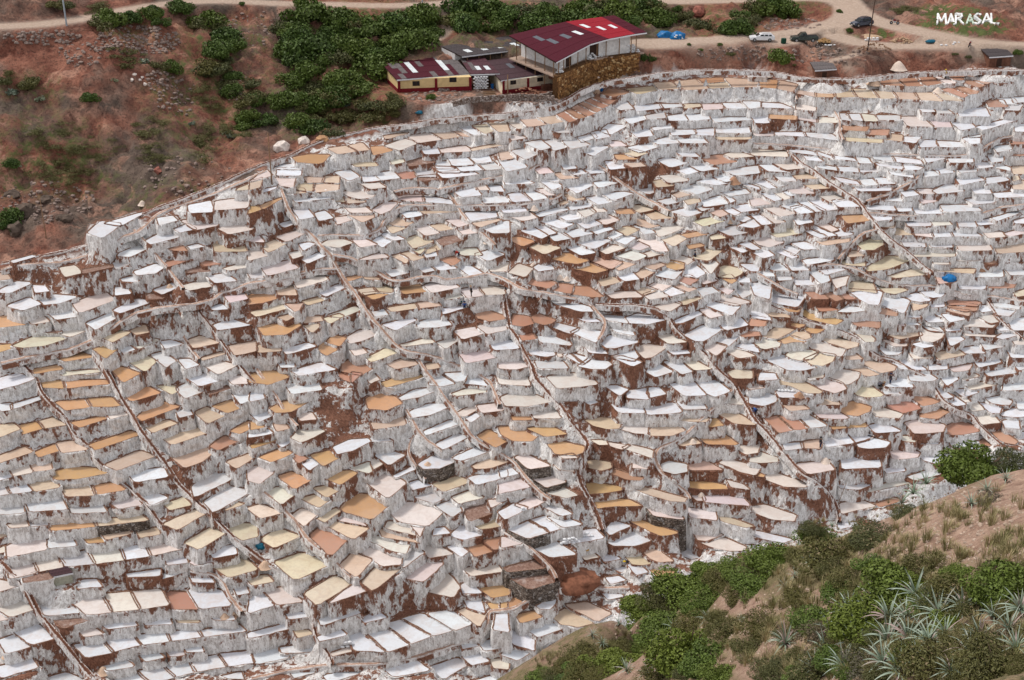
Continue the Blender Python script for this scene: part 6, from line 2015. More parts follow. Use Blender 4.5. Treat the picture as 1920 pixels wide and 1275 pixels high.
def roof(parent, quad, zs, nc, nr, mat, special, origin):
    """roof frame with separate sheets. quad: BL, BR, FR, FL pixels; zs: back, front heights"""
    BLp, BRp, FRp, FLp = [lev(q[0], q[1], z) for q, z in zip(quad, (zs[0], zs[0], zs[1], zs[1]) if len(zs) == 2 else zs)]
    c = [BLp, BRp, FRp, FLp]; ctr = sum(c) / 4
    under = [p - np.array([0, 0, .10]) for p in c]; lo = [p - np.array([0, 0, .2]) for p in c]
    r_ = solid('roof', np.array(lo + under) - np.array(origin) + np.array(parent.location), BOXF, M_DARKW, parent); r_['_o'] = list(map(float, origin))
    f = lambda s, t: (BLp * (1 - s) + BRp * s) * (1 - t) + (FLp * (1 - s) + FRp * s) * t
    marks = {}
    for (u, v, m_) in special:
        best = min(((i, j) for i in range(nc) for j in range(nr)), key=lambda q: sum((a - b) ** 2 for a, b in zip(project(f((q[0] + .5) / nc, (q[1] + .5) / nr))[:2], (u, v))))
        marks[best] = m_
    for j in range(nr):
        for i in range(nc):
            e = .02
            sheet_mesh(f(i / nc - e / nc, j / nr), f((i + 1) / nc, j / nr), f((i + 1) / nc, min(1, (j + 1.06) / nr)), f(i / nc - e / nc, min(1, (j + 1.06) / nr)), marks.get((i, j), mat), r_, 3, .02 + .012 * ((i * 7 + j * 3) % 3) - .02 * j / nr * 0)
    a, b = FLp, FRp; fr = [a + [0, -.06, -.22], b + [0, -.06, -.22], b + [0, .02, -.22], a + [0, .02, -.22], a + [0, -.06, .0], b + [0, -.06, .0], b + [0, .02, .0], a + [0, .02, .0]]
    solid('fascia', np.array(fr) - np.array(origin) + np.array(parent.location), BOXF, M_FASC, parent)
    return c
def building(name, label, loc):
    o = bpy.data.objects.new(name, None); o.location = loc; link(o); return tag(o, label, 'building')
def window(parent, P, dx, dz, face, nrm):
    """dark opening with frame and two panes; P centre, dx half width vector, nrm outward"""
    P = np.array(P); dx = np.array(dx); nrm = np.array(nrm); up = np.array([0, 0, dz])
    def slab(name, cx, hx, hz_, d0, d1, m, par):
        c = P + cx; V = [c - hx - hz_ + nrm * d0, c + hx - hz_ + nrm * d0, c + hx - hz_ - nrm * d1, c - hx - hz_ - nrm * d1, c - hx + hz_ + nrm * d0, c + hx + hz_ + nrm * d0, c + hx + hz_ - nrm * d1, c - hx + hz_ - nrm * d1]
        return solid(name, np.array(V) - (np.array(parent.location) if par is not parent else 0), BOXF, m, par) if par is not parent else solid(name, V, BOXF, m, par)
    w_ = slab('window', 0 * dx, dx, up, .04, .05, M_DARKW, parent)
    for s in (-.5, .5): slab('pane', dx * s, dx * .38, up * .8, .055, .0, M_GLASSD, w_)
s_ = NT('dark_window_glass'); M_GLASSD = s_.out((.02, .02, .022), .15)
# ---- cream building with the patched roof
fl = hit(746, 174, gz)[0]; fr = hit(884, 168, gz)[0]; g0 = (fl[2] + fr[2]) / 2
fl = lev(746, 174, g0); fr = lev(884, 169, g0)
eave = z_for(fl, 149); A = building('cream_building', 'long cream building with a crimson roof patched in grey and oxblood base band', fl)
c = roof(A, [(699, 101), (837, 90), (881, 139), (744, 149.5)], (eave + .75, eave + .12), 14, 5, M_CRIM,
    [(660 + x / 6.373, 20 + y / 6.373, M_PATCH) for x, y in ((340,545),(460,540),(620,525),(935,500),(1085,475),(1120,510),(1190,500),(985,540),(1060,530),(1110,580),(1170,580),(1230,625),(1280,665),(1310,730),(1140,745),(1220,690),(780,620),(590,690),(540,670),(470,640),(720,730),(570,760),(960,735),(620,740),(1350,730))] + [(660 + x / 6.373, 20 + y / 6.373, M_SKY) for x, y in ((670,630),(720,680),(1040,595),(1110,645))], fl)
xd = (fr - fl)[:2]; L_ = np.hypot(*xd); xd /= L_; bk = np.array([-xd[1], xd[0]])
bl = np.array(c[0][:2]) + .35 * xd; br = np.array(c[1][:2]) - .3 * xd
def pl(s, back=0.0): return fl[:2] + xd * s + bk * back
body = prism([fl[:2], fr[:2], br, bl], g0 - 1.2, [eave, eave, eave + .6, eave + .6]); solid('wall', body, BOXF, M_CREAM, A)
solid('base_band', prism([pl(-.04, -.05), pl(L_ + .04, -.05), pl(L_ + .04, .0), pl(-.04, .0)], g0 - 1.2, g0 + .72), BOXF, M_OXBL, A)
gb = bl - fl[:2]; gb = gb / np.hypot(*gb); gn = np.array([-gb[1], gb[0]])
solid('gable_band', prism([fl[:2] + gn * .06, fl[:2], fl[:2] + gb * 9, fl[:2] + gb * 9 + gn * .06], g0 - 1.5, g0 + .72), BOXF, M_OXBL, A)
for s in (.02, .52, .985): solid('pillar', prism([pl(L_ * s - .22, -.12), pl(L_ * s + .22, -.12), pl(L_ * s + .22, .0), pl(L_ * s - .22, .0)], g0 - 1.2, eave - .03), BOXF, M_OXBL, A)
for u, v in ((780.5, 156.5), (849.5, 149.5)):
    s = (u - 746) / (884 - 746) * L_; p = pl(s, -.0); window(A, (p[0], p[1], z_for(p, v)), (xd[0] * .62, xd[1] * .62, 0), .42, None, (-bk[0], -bk[1], 0))
# ---- long grey shed behind
gB = hit(930, 112, gz)[0]; pB = lev(866, 122, g0 + .6); eB = g0 + 3.9
B = building('grey_roofed_shed', 'open shed under a long weathered grey roof with small skylights', pB)
cB = roof(B, [(828, 87), (954, 67.5), (994, 90), (866, 106)], (eB + .7, eB), 13, 4, M_GREYS, [(660 + x / 6.373, 20 + y / 6.373, M_SKY) for x, y in ((1380,483),(1570,462),(1755,440))] + [(963.5, 85.5, M_SKY)], pB)
q = [np.array(p[:2]) for p in cB]
solid('wall', prism([q[3] + (q[0] - q[3]) * .35, q[2] + (q[1] - q[2]) * .35, q[1], q[0]], g0 - 1, [eB + .1, eB + .1, eB + .5, eB + .5]), BOXF, M_WHITEW, B)
for k in range(6):
    p = q[3] + (q[2] - q[3]) * (k + .5) / 6 + (q[0] - q[3]) * .04; solid('post', prism([p, p + [.16, 0], p + [.16, .16], p + [0, .16]], g0 - 1, eB - .1), BOXF, M_WOOD, B)
# ---- lower dark roofed house
gl = lev(942, 177, g0 - .3); gr = lev(1041, 165, g0 - .3); gD = g0 - .3
eD = z_for(gl, 151.5); Dh = building('dark_roofed_house', 'low cream and oxblood house under a dark grey red roof beside the stone wall', gl)
cD = roof(Dh, [(905, 115), (993, 104), (1044, 136), (939, 151)], (eD + .7, eD + .1), 11, 4, simple('dark_rusty_sheet', (.058, .030, .036), .7, .3, 2.0), [(957.5, 124.5, M_DIMSKY)], gl)
cC = roof(Dh, [(863, 110), (908, 108), (937, 138), (882, 139.5)], (eD + 1.0, eD + .45), 6, 4, simple('grey_crimson_sheet', (.075, .03, .038), .75, .4, 2.0), [(896, 125, M_SKY), (912, 124, M_SKY), (870, 113, M_PATCH), (880, 122, M_PATCH), (890, 131, M_PATCH)], gl)
xd2 = (gr - gl)[:2]; L2 = np.hypot(*xd2); xd2 /= L2; bk2 = np.array([-xd2[1], xd2[0]])
pd_ = lambda s, back=0.0: gl[:2] + xd2 * s + bk2 * back
solid('wall', prism([gl[:2], gr[:2], np.array(cD[1][:2]) - .3 * xd2, np.array(cD[0][:2]) + .3 * xd2], gD - 1.2, [eD, eD, eD + .55, eD + .55]), BOXF, simple('patchy_cream_plaster', (.66, .58, .44), .9, .25, .8), Dh)
solid('base_band', prism([pd_(-.04, -.05), pd_(L2 + .04, -.05), pd_(L2 + .04), pd_(-.04)], gD - 1.2, gD + .75), BOXF, M_OXBL, Dh)
for s in (.02, .48, .98): solid('pillar', prism([pd_(L2 * s - .2, -.11), pd_(L2 * s + .2, -.11), pd_(L2 * s + .2), pd_(L2 * s - .2)], gD - 1.2, eD - .03), BOXF, M_OXBL, Dh)
for u, v in ((962, 154.5), (1012, 149)):
    p = pd_((u - 942) / 99 * L2); window(Dh, (p[0], p[1], z_for(p, v)), (xd2[0] * .55, xd2[1] * .55, 0), .36, None, (-bk2[0], -bk2[1], 0))
p = pd_(L2 * .72, -.9); solid('lean_to', prism([p, p + xd2 * 1.9, p + xd2 * 1.9 + bk2 * .8, p + bk2 * .8], gD - 1.2, gD + 1.0), BOXF, M_MUD, Dh)
# wall of white salt sacks between the two houses
def sack_heap(name, label, P, nx, nz, w_, h_, d_, dirx, mat=None, cat='sacks', jitter=.12):
    P = np.array(P, float); dx = np.array([dirx[0], dirx[1], 0.0]); dy = np.array([-dirx[1], dirx[0], 0.0])
    root = bpy.data.objects.new(name, None); root.location = P; link(root); tag(root, label, cat)
    V0, F0 = rock_verts(1, 91, 1)
    ms = [mesh_np('sack', np.sign(v) * np.abs(v) ** .7 * np.array([w_ * .56, d_ * .5, h_ * .62]), F0, [mat or M_SACK], smooth=True) for v in (rock_verts(.9, 90 + k, 1)[0] for k in range(3))]
    for z in range(nz):
        for x in range(max(1, nx - (z if nz < 5 else 0))):
            o = bpy.data.objects.new('sack', ms[(x + z) % 3]); o.location = dx * ((x + .5 + (.5 * (z % 2) if nz >= 5 else z * .5)) * w_ + rng.normal(0, jitter * w_)) + dy * rng.normal(0, jitter * d_) + np.array([0, 0, (z + .45) * h_])
            o.rotation_euler = (rng.normal(0, .1), rng.normal(0, .1), math.atan2(dirx[1], dirx[0]) + rng.normal(0, .15)); link(o, root)
    return root
p = lev(887, 167, g0); sack_heap('sack_wall', 'stacked wall of white salt sacks between the two cream houses', p, 5, 8, .5, .28, .5, xd, None, 'sacks', .04)
# ---- stone retaining wall and the big red hall on it
WB = [(1042,190),(1081,171.6),(1120,156),(1160,145),(1203,135.5)]; WT = [(1042,145),(1073,129),(1100,117),(1136,107),(1167.5,101),(1202,98)]
wb = resample(WB, 4.0); base3 = hit(wb[:, 0], wb[:, 1], gz); base3 = smooth1(base3, 3, 2)
vt = np.interp(wb[:, 0], [q[0] for q in WT], [q[1] for q in WT]); ztop = np.array([z_for(p, v) for p, v in zip(base3, vt)]); ztop = np.full(len(ztop), np.median(ztop)) * .35 + ztop * .65
T = np.gradient(base3[:, :2], axis=0); T /= np.hypot(*T.T)[:, None]; Nb = np.stack([-T[:, 1], T[:, 0]], -1)
n = len(wb); Vw = []
for k in range(n):
    b = base3[k]; Vw += [(b[0], b[1], b[2] - 1.5), (b[0] + Nb[k, 0] * .25, b[1] + Nb[k, 1] * .25, ztop[k]), (b[0] + Nb[k, 0] * 1.2, b[1] + Nb[k, 1] * 1.2, ztop[k] + .01), (b[0] + Nb[k, 0] * 1.2, b[1] + Nb[k, 1] * 1.2, b[2] - 1.5)]
Fw = [(4 * k + i, 4 * k + 4 + i, 4 * k + 4 + (i + 1) % 4, 4 * k + (i + 1) % 4) for k in range(n - 1) for i in range(4)] + [(0, 1, 2, 3), (4 * n - 1, 4 * n - 2, 4 * n - 3, 4 * n - 4)]
SW = solid('stone_wall', Vw, Fw, simple('brown_mortar', (.10, .05, .022), .95, .3, 4), None, None, base3[0]); tag(SW, 'tall curved retaining wall of brown and ochre stones under the red hall', 'wall')
SV, SF, SC = [], [], []; b0 = 0; s_arc = np.concatenate([[0], np.cumsum(np.hypot(*np.diff(base3[:, :2], axis=0).T))]); row_h = .34
for r_ in range(15):
    s = rng.uniform(-.2, .1)
    while s < s_arc[-1]:
        w_ = rng.uniform(.3, .75); sc = min(s + w_ / 2, s_arc[-1]); x = np.interp(sc, s_arc, base3[:, 0]); y = np.interp(sc, s_arc, base3[:, 1]); zb_ = np.interp(sc, s_arc, base3[:, 2]); zt = np.interp(sc, s_arc, ztop)
        z = zb_ - .2 + r_ * row_h
        if z + row_h < zt + .05:
            tx = np.array([np.interp(sc, s_arc, T[:, 0]), np.interp(sc, s_arc, T[:, 1])]); nb = np.array([-tx[1], tx[0]]); off = .25 * (z - zb_) / max(zt - zb_, 1)
            dpt = rng.uniform(.05, .14); cx = np.array([x, y]) + nb * off
            for dz, ins in ((.03, 0), (row_h - .03, 0)):
                for sx, dd in ((-1, .1), (1, .1), (1, -1), (-1, -1)):
                    q_ = cx + tx * sx * (w_ / 2 - .03) * rng.uniform(.85, 1) + nb * (.1 if dd > 0 else -dpt * rng.uniform(.7, 1.2)); SV.append((q_[0], q_[1], z + dz + rng.uniform(-.03, .03)))
            SF += [tuple(i + b0 for i in f) for f in BOXF]; SC += [rng.uniform(0, 1)] * 8; b0 += 8
        s += w_
s_ = NT('wall_stone'); cst = s_.mix(s_.ramp(s_.attr('tone'), 0, .8), (.11, .048, .02), (.32, .165, .06)); cst = s_.mix(s_.ramp(s_.attr('tone'), .82, .98), cst, (.50, .34, .17)); M_STONE = s_.out(cst, .9, s_.noise(s_.geo(), 6, 4), .5, .05)
o = solid('stones', SV, SF, M_STONE, SW, attrs=dict(tone=SC)); o['kind'] = 'stuff'
fz = float(np.median(ztop)); hall0 = np.array([base3[0][0], base3[0][1], fz])
H_ = building('red_hall', 'big hall with crimson and bright red roof and white walls standing on the stone wall', hall0)
def ez(u, v): return float(z_for(base3[np.argmin(abs(wb[:, 0] - u))] + np.array([0, -.25, 0]), v))
e0, e1, e2, e3, e4 = ez(1043, 117), ez(1107, 83), ez(1142, 73), ez(1191, 64), ez(1203, 62.5)
eE = (e1 + e2) / 2
M_C2 = simple('crimson_hall_sheet', (.066, .005, .014), .8, .12, 1.0)
sk = lambda x, y, m_: (940 + x / 6.373, 10 + y / 6.373, m_)
r1 = roof(H_, [(954, 66.5), (1022, 50), (1107, 83), (1043, 117)], (e0 + 1.5, e1 + 1.2, e1, e0), 8, 5, M_C2, [sk(610, 385, M_DIMSKY), sk(470, 418, M_DIMSKY), sk(745, 350, M_DIMSKY)], hall0)
r2 = roof(H_, [(1022, 50), (1061, 41), (1142, 73), (1107, 83)], (e1 + 1.2, e2 + 1.2, e2, e1), 5, 5, M_C2, [sk(885, 320, M_SKY)], hall0)
r3 = roof(H_, [(1061, 41), (1128, 32), (1191, 64), (1142, 73)], (e2 + 1.23, e3 + 1.2, e3 + .02, e2 + .03), 8, 5, M_RED, [sk(1015, 270, M_SKY), sk(1170, 250, M_SKY), sk(1330, 222, M_SKY)], hall0)
r4 = roof(H_, [(1128, 32), (1152, 29), (1213, 61), (1191, 64)], (e3 + 1.2, e4 + 1.2, e4, e3), 3, 5, M_C2, [], hall0)
for t_ in (.12, .3, .5, .7, .9):
    p_ = np.array(r1[3][:2]) * (1 - t_) + np.array(r1[0][:2]) * t_ + np.array([.5, 0]); solid('post', prism([p_, p_ + [.16, 0], p_ + [.16, .16], p_ + [0, .16]], fz - 2.5, e0 - .1 + t_ * 1.3), BOXF, M_WOOD, H_)
# floor, walls set back under the roof, posts along the edge
front = [np.array(r1[3][:2]), np.array(r1[2][:2]), np.array(r3[3][:2]), np.array(r3[2][:2]), np.array(r4[2][:2])]; back_ = [np.array(r1[0][:2]), np.array(r1[1][:2]), np.array(r3[0][:2]), np.array(r3[1][:2]), np.array(r4[1][:2])]
el = [e0, e1, e2, e3, e4]
for k in range(4):
    a, b, c_, d_ = front[k], front[k + 1], back_[k + 1], back_[k]; m1 = a + (d_ - a) * .14; m2 = b + (c_ - b) * .14
    zf0 = float(np.interp(project((*a, fz))[0], wb[:, 0], ztop)); zf1 = float(np.interp(project((*b, fz))[0], wb[:, 0], ztop))
    solid('plinth', prism([a + (d_ - a) * .16 + (b - a) * (.25 if k == 0 else 0), b + (c_ - b) * .16, c_, d_ + (c_ - d_) * (.25 if k == 0 else 0)], [fz - 2.2] * 4, [zf0 - .2, zf1 - .2, zf1 - .2, zf0 - .2]), BOXF, M_MUD, H_)
    solid('floor', prism([a + (d_ - a) * .05, b + (c_ - b) * .05, c_, d_], [zf0 - .25, zf1 - .25, zf1 - .25, zf0 - .25], [zf0 - .03, zf1 - .03, zf1 - .03, zf0 - .03]), BOXF, simple('earth_floor', (.34, .25, .20), .95, .2, 2), H_)
    q0 = .3 if k == 0 else 0.0
    if k < 3: solid('wall', prism([m1 + (m2 - m1) * q0, m2, c_ + (b - c_) * .03, d_ + (a - d_) * .03 + (c_ - d_) * q0], [zf0 - .01, zf1 - .01, zf1 - .01, zf0 - .01], [el[k] + .05, el[k + 1] + .05, el[k + 1] + 1.0, el[k] + 1.0]), BOXF, M_WHITEW, H_)
    if k in (0, 1):
        p_ = m1 + (m2 - m1) * .55; e_ = (m2 - m1) / np.hypot(*(m2 - m1)); nb_ = np.array([e_[1], -e_[0]])
        solid('doorway', prism([p_ - e_ * .9 + nb_ * .04, p_ + e_ * .9 + nb_ * .04, p_ + e_ * .9, p_ - e_ * .9], (zf0 + zf1) / 2, min(el[k], el[k + 1]) - .3), BOXF, M_DARKW, H_)
for u in (1048, 1061.6, 1073, 1087.5, 1101, 1122, 1137.7, 1161, 1182, 1195):
    j = np.argmin(abs(wb[:, 0] - u)); p = base3[j, :2] + Nb[j] * .55; solid('post', prism([p, p + [.16, 0], p + [.16, .16], p + [0, .16]], ztop[j] - .02, float(np.interp(u, [1043, 1107, 1142, 1191, 1203], el)) - .08), BOXF, M_WOOD, H_)
for k, (u, nx, nz) in enumerate(((1052, 3, 4), (1110, 4, 4), (1126, 4, 3), (1178, 3, 5), (1190, 3, 3))):
    j = np.argmin(abs(wb[:, 0] - u)); p = base3[j, :2] + Nb[j] * 1.3
    sack_heap('sack_pile', ['white salt sacks at the corner of the red hall above the dark roof', 'white salt sacks under the middle of the red hall', 'smaller white sack pile beside the hall posts', 'tall sack pile at the far end of the red hall', 'low sack pile at the last posts of the red hall'][k], (p[0], p[1], ztop[j]), nx, nz, .55, .3, .6, (.9, .4))
# low stone terrace wall below the houses and step stones
def low_wall(px, hgt, label, th=.5):
    Q = resample(px, 5.0); P3 = hit(Q[:, 0], Q[:, 1], gz); T_ = np.gradient(P3[:, :2], axis=0); T_ /= np.hypot(*T_.T)[:, None] + 1e-9; N_ = np.stack([-T_[:, 1], T_[:, 0]], -1)
    V = []; n_ = len(Q)
    for k in range(n_):
        b = P3[k]; jz = rng.uniform(-.12, .12); V += [(b[0], b[1], b[2] - .6), (b[0] + N_[k, 0] * .1, b[1] + N_[k, 1] * .1, b[2] + hgt + jz), (b[0] + N_[k, 0] * th, b[1] + N_[k, 1] * th, b[2] + hgt + jz), (b[0] + N_[k, 0] * th, b[1] + N_[k, 1] * th, b[2] - .6)]
    Fs = [(4 * k + i, 4 * k + 4 + i, 4 * k + 4 + (i + 1) % 4, 4 * k + (i + 1) % 4) for k in range(n_ - 1) for i in range(4)] + [(0, 1, 2, 3), (4 * n_ - 1, 4 * n_ - 2, 4 * n_ - 3, 4 * n_ - 4)]
    s = NT('rubble_wall'); vo = s.voro(s.geo(), 3.0, 'F1', 'Color'); sp = s.n('ShaderNodeSeparateXYZ'); s.l(vo, sp.inputs[0]); ed = s.voro(s.geo(), 3.0, 'DISTANCE_TO_EDGE')
    c0 = s.mix(sp.outputs[0], (.14, .085, .06), (.42, .36, .33)); m = s.out(s.mix(s.ramp(ed, .0, .08), (.06, .04, .03), c0), .95, s.ramp(ed, 0, .15), .8, .12)
    o = solid('rubble_wall', V, Fs, m, None, None, P3[0]); return tag(o, label, 'wall')
low_wall([(850,203),(880,195),(930,191),(985,189),(1040,192)], 1.1, 'grey rubble wall curving below the dark roofed house'); low_wall([(824,172),(850,170),(878,168)], .5, 'low stone edge in front of the cream building'); low_wall([(1000,192),(1020,186),(1042,181)], .9, 'ochre stone platform beside the end of the retaining wall')
for k, (u, v) in enumerate(((912,173),(914,176),(916,179),(918,182))):
    p = hit(u, v, gz)[0]; o = solid('step', prism([p[:2] + [-1.2, -.15], p[:2] + [1.4, .05], p[:2] + [1.4, .3], p[:2] + [-1.2, .15]], p[2] - .3, p[2] + .16), BOXF, M_WOOD, None, None, p); tag(o, 'timber step in front of the white sack wall', 'step', 'timber steps by the sack wall')
# ---- huts
def hut(name, label, quad, vb, mroof, mwall, rise, nc, door=True):
    FLx = quad[3]; fl_ = hit(FLx[0] + 1, vb, gz)[0]; e = z_for(fl_, FLx[1]); o = building(name, label, fl_)
    c_ = roof(o, quad, (e + rise, e), nc, 2, mroof, [], fl_)
    q = [np.array(p[:2]) for p in c_]; ctr = sum(q) / 4; q = [p + (ctr - p) * .1 for p in q]
    solid('wall', prism([q[3], q[2], q[1], q[0]], fl_[2] - 1.0, [e - .12, e - .12, e + rise - .12, e + rise - .12]), BOXF, mwall, o)
    if door:
        a, b = q[3], q[2]; d_ = (b - a); nb = np.array([d_[1], -d_[0]]) / np.hypot(*d_) * .04
        solid('door', prism([a + d_ * .35 + nb, a + d_ * .58 + nb, a + d_ * .58, a + d_ * .35], fl_[2] - .2, e - .5), BOXF, M_DARKW, o)
    return o
hut('adobe_hut', 'small adobe hut with a grey corrugated roof under the red bank', [(1518.5, 116.5), (1559, 115), (1569, 129), (1528, 132)], 147, M_PATCH, M_MUD, .5, 8)
hut('adobe_hut', 'adobe hut with a dark roof at the right edge above the white pans', [(1838.5, 92), (1886, 91), (1900, 104), (1855, 107)], 127, M_GREYS, M_MUD, .5, 9)
hut('tin_hut', 'tiny hut with a dark corrugated roof and pale sheet walls beside the pans', [(90.5, 1070), (127, 1062), (137, 1074), (98, 1082)], 1100, simple('dark_tin', (.06, .03, .035), .7, .4, 3), simple('pale_sheet_wall', (.42, .42, .34), .8, .25, 2), .25, 6, False)
# ---- poles
def pole(u, vb, vt, r_, mat, label, arm=False, lean=0.0, zf=None, hill=False):
    p = (hill_hit(u, vb) if hill else hit(u, vb, gz))[0]; zt = z_for(p, vt); V = []; n_ = 8
    for z, rr, dx in ((p[2] - .5, r_, 0), (zt, r_ * .65, lean * (zt - p[2]))):
        for k in range(n_): V.append((p[0] + dx + rr * math.cos(k * .785), p[1] + rr * math.sin(k * .785), z))
    Fs = [(k, (k + 1) % n_, n_ + (k + 1) % n_, n_ + k) for k in range(n_)] + [tuple(range(n_, 2 * n_))]
    o = solid('pole', V, Fs, mat, None, None, p, True); tag(o, label, 'pole')
    if arm:
        x = p[0] + lean * (zt - p[2]); solid('crossarm', prism([(x - .7, p[1] - .05), (x + .7, p[1] - .05), (x + .7, p[1] + .05), (x - .7, p[1] + .05)], zt - .5, zt - .38), BOXF, mat, o)
    return o
M_CONC = simple('pole_concrete', (.30, .33, .36), .8, .15, 3)
pole(125, 48, -45, .16, M_CONC, 'grey concrete pole beside the bend of the upper road', True); pole(510, 345, 249, .11, M_WOOD, 'wooden pole on the salt platform at the bend of the canal', False); pole(87, 447, 370, .08, M_WOOD, 'thin wooden pole in front of the rocky outcrop')
pole(1626, 96, -30, .12, M_DARKW, 'leaning dark pole between the parked cars and the motorbike', True, .035); pole(952, 177, 140, .13, M_WOOD, 'short timber post in front of the dark roofed house'); pole(792, 9, -60, .14, M_CONC, 'grey pole on the upper road above the thicket'); pole(1855, 1128, 1062, .035, M_DARKW, 'dark weathered fence post among the bushes of the near slope', hill=True); pole(1570, 945, 905, .05, M_WOOD, 'thin leaning stick beside the red gully', False, .25)
pole(1068, 1235, 1180, .05, M_DARKW, 'dark thin post at the lower tan pan by the slope edge')
# ---- white stone letters on the mound
M_LET = simple('white_painted_stone', (.80, .81, .80), .8, .12, 4)
LET = dict(M=[[(0,1),(.08,0)],[(.08,0),(.5,.75)],[(.5,.75),(.9,0)],[(.9,0),(1,1)]], A=[[(0,1),(.5,0)],[(.5,0),(1,1)],[(.2,.65),(.82,.65)]], R=[[(.05,1),(.08,0)],[(.08,0),(.75,.05)],[(.75,.05),(.85,.3)],[(.85,.3),(.1,.52)],[(.4,.5),(1,1)]],
    S=[[(.9,.12),(.45,0)],[(.45,0),(.1,.25)],[(.1,.25),(.85,.7)],[(.85,.7),(.5,1)],[(.5,1),(.02,.9)]], L=[[(.1,0),(.15,.95)],[(.15,.95),(1,1)]])
lp = hit(1815, 47, gz)[0]; LR = bpy.data.objects.new('hillside_lettering', None); LR.location = lp; link(LR); tag(LR, 'row of big white painted letters laid on the grassy mound', 'lettering')
M_LETG = simple('mossy_painted_stone', (.50, .60, .50), .8, .3, 4)
for ch, x0, x1, y0, y1 in (('M',1757,1774,27,46),('A',1777,1789,27,46),('R',1791,1806,26.5,46),('A',1812,1825,28,46),('S',1825.5,1841,26.5,46),('A',1842,1858,26.5,45.5),('L',1856.5,1873,26,45.5)):
    V = []; Fs = []; b0 = 0
    for a, b in LET[ch]:
        Pq = np.array([(x0 + (x1 - x0) * (a[0] + (b[0] - a[0]) * t), y0 + (y1 - y0) * (a[1] + (b[1] - a[1]) * t)) for t in np.linspace(0, 1, 5)]); P3 = hit(Pq[:, 0], Pq[:, 1], gz)
        dirv = P3[-1] - P3[0]; dirv[2] = 0; dirv /= np.linalg.norm(dirv) + 1e-9; side = np.array([-dirv[1], dirv[0], 0])
        horiz = abs(dirv[0]); hw = .17 if horiz < .6 else .42
        if horiz < .6: side = np.array([1, 0, 0.0])
        for k in range(4):
            p0 = P3[k]; p1 = P3[k + 1] + (P3[k + 1] - P3[k]) * .03; zz = np.array([0, 0, .22 + rng.uniform(-.03, .05)]); lo = np.array([0, 0, -.3])
            V += [p0 - side * hw + lo, p0 + side * hw + lo, p1 + side * hw + lo, p1 - side * hw + lo, p0 - side * hw + zz, p0 + side * hw + zz, p1 + side * hw + zz, p1 - side * hw + zz]; Fs += [tuple(i + b0 for i in f) for f in BOXF]; b0 += 8
    solid('letter', V, Fs, M_LETG if x0 == 1812 else M_LET, LR)

# ------------------------------------------------------------------ vehicles
def paint(name, col, rough=.25):
    s = NT(name); s.b.inputs['Coat Weight'].default_value = .5; n = s.noise(s.coord(), 6, 4, .6)
    return s.out(s.mix(s.math('MULTIPLY', s.ramp(n, .5, .75), .35), col, (.30, .22, .17)), rough)
M_TYRE = simple('tyre_rubber', (.018, .018, .018), .9, .2, 8); M_RIM2 = simple('wheel_metal', (.35, .36, .38), .4, .15, 8, .7); M_CGLASS = NT('car_glass').out((.012, .015, .018), .06); M_LAMP = NT('lamp_lens').out((.7, .7, .66), .15); M_TAIL = NT('tail_lens').out((.30, .01, .01), .2)
def loft(name, secs, mat, parent, bev=.12):
    """sections along x: (x, z0, z1, half width bottom, half width top)"""
    V = []; m = 8
    for x, z0, z1, wb_, wt_ in secs:
        b = min(bev, (z1 - z0) * .45, wt_ * .4)
        V += [(x, -wb_ + b * .4, z0), (x, -wb_, z0 + b), (x, -wt_, z1 - b), (x, -wt_ + b, z1), (x, wt_ - b, z1), (x, wt_, z1 - b), (x, wb_, z0 + b), (x, wb_ - b * .4, z0)]
    Fs = []
    for k in range(len(secs) - 1):
        for q in range(m): Fs.append((k * m + q, k * m + (q + 1) % m, (k + 1) * m + (q + 1) % m, (k + 1) * m + q))
    Fs += [tuple(range(m)), tuple(range((len(secs) - 1) * m, len(secs) * m))[::-1]]
    me = mesh_np(name, V, Fs, [mat]); bm = bmesh.new(); bm.from_mesh(me); bmesh.ops.recalc_face_normals(bm, faces=bm.faces); bm.to_mesh(me); bm.free()
    return link(bpy.data.objects.new(name, me), parent)
def boxo(name, lo, hi, mat, parent):
    (a, b, c_), (d_, e, f) = lo, hi
    o = bpy.data.objects.new(name, mesh_np(name, [(a, b, c_), (d_, b, c_), (d_, e, c_), (a, e, c_), (a, b, f), (d_, b, f), (d_, e, f), (a, e, f)], BOXF, [mat])); return link(o, parent)
def disc(name, x, y0, y1, z, r_, mat, parent, n=16):
    V = [(x + r_ * math.cos(6.2832 * k / n), y0, z + r_ * math.sin(6.2832 * k / n)) for k in range(n)] + [(x + r_ * math.cos(6.2832 * k / n), y1, z + r_ * math.sin(6.2832 * k / n)) for k in range(n)]
    Fs = [(k, (k + 1) % n, n + (k + 1) % n, n + k) for k in range(n)] + [tuple(range(n))[::-1], tuple(range(n, 2 * n))]
    o = bpy.data.objects.new(name, mesh_np(name, V, Fs, [mat])); return link(o, parent)
def wheels(root, xs, w_, r_):
    for x in xs:
        for sgn in (-1, 1):
            y = sgn * w_; t = disc('wheel', x, y - .11, y + .11, r_, r_, M_TYRE, root); disc('hub', x, y + sgn * .10 - .02, y + sgn * .10 + .03, r_, r_ * .58, M_RIM2, t, 10)
def ground_at(u, v): return hit(u, v, gz)[0]
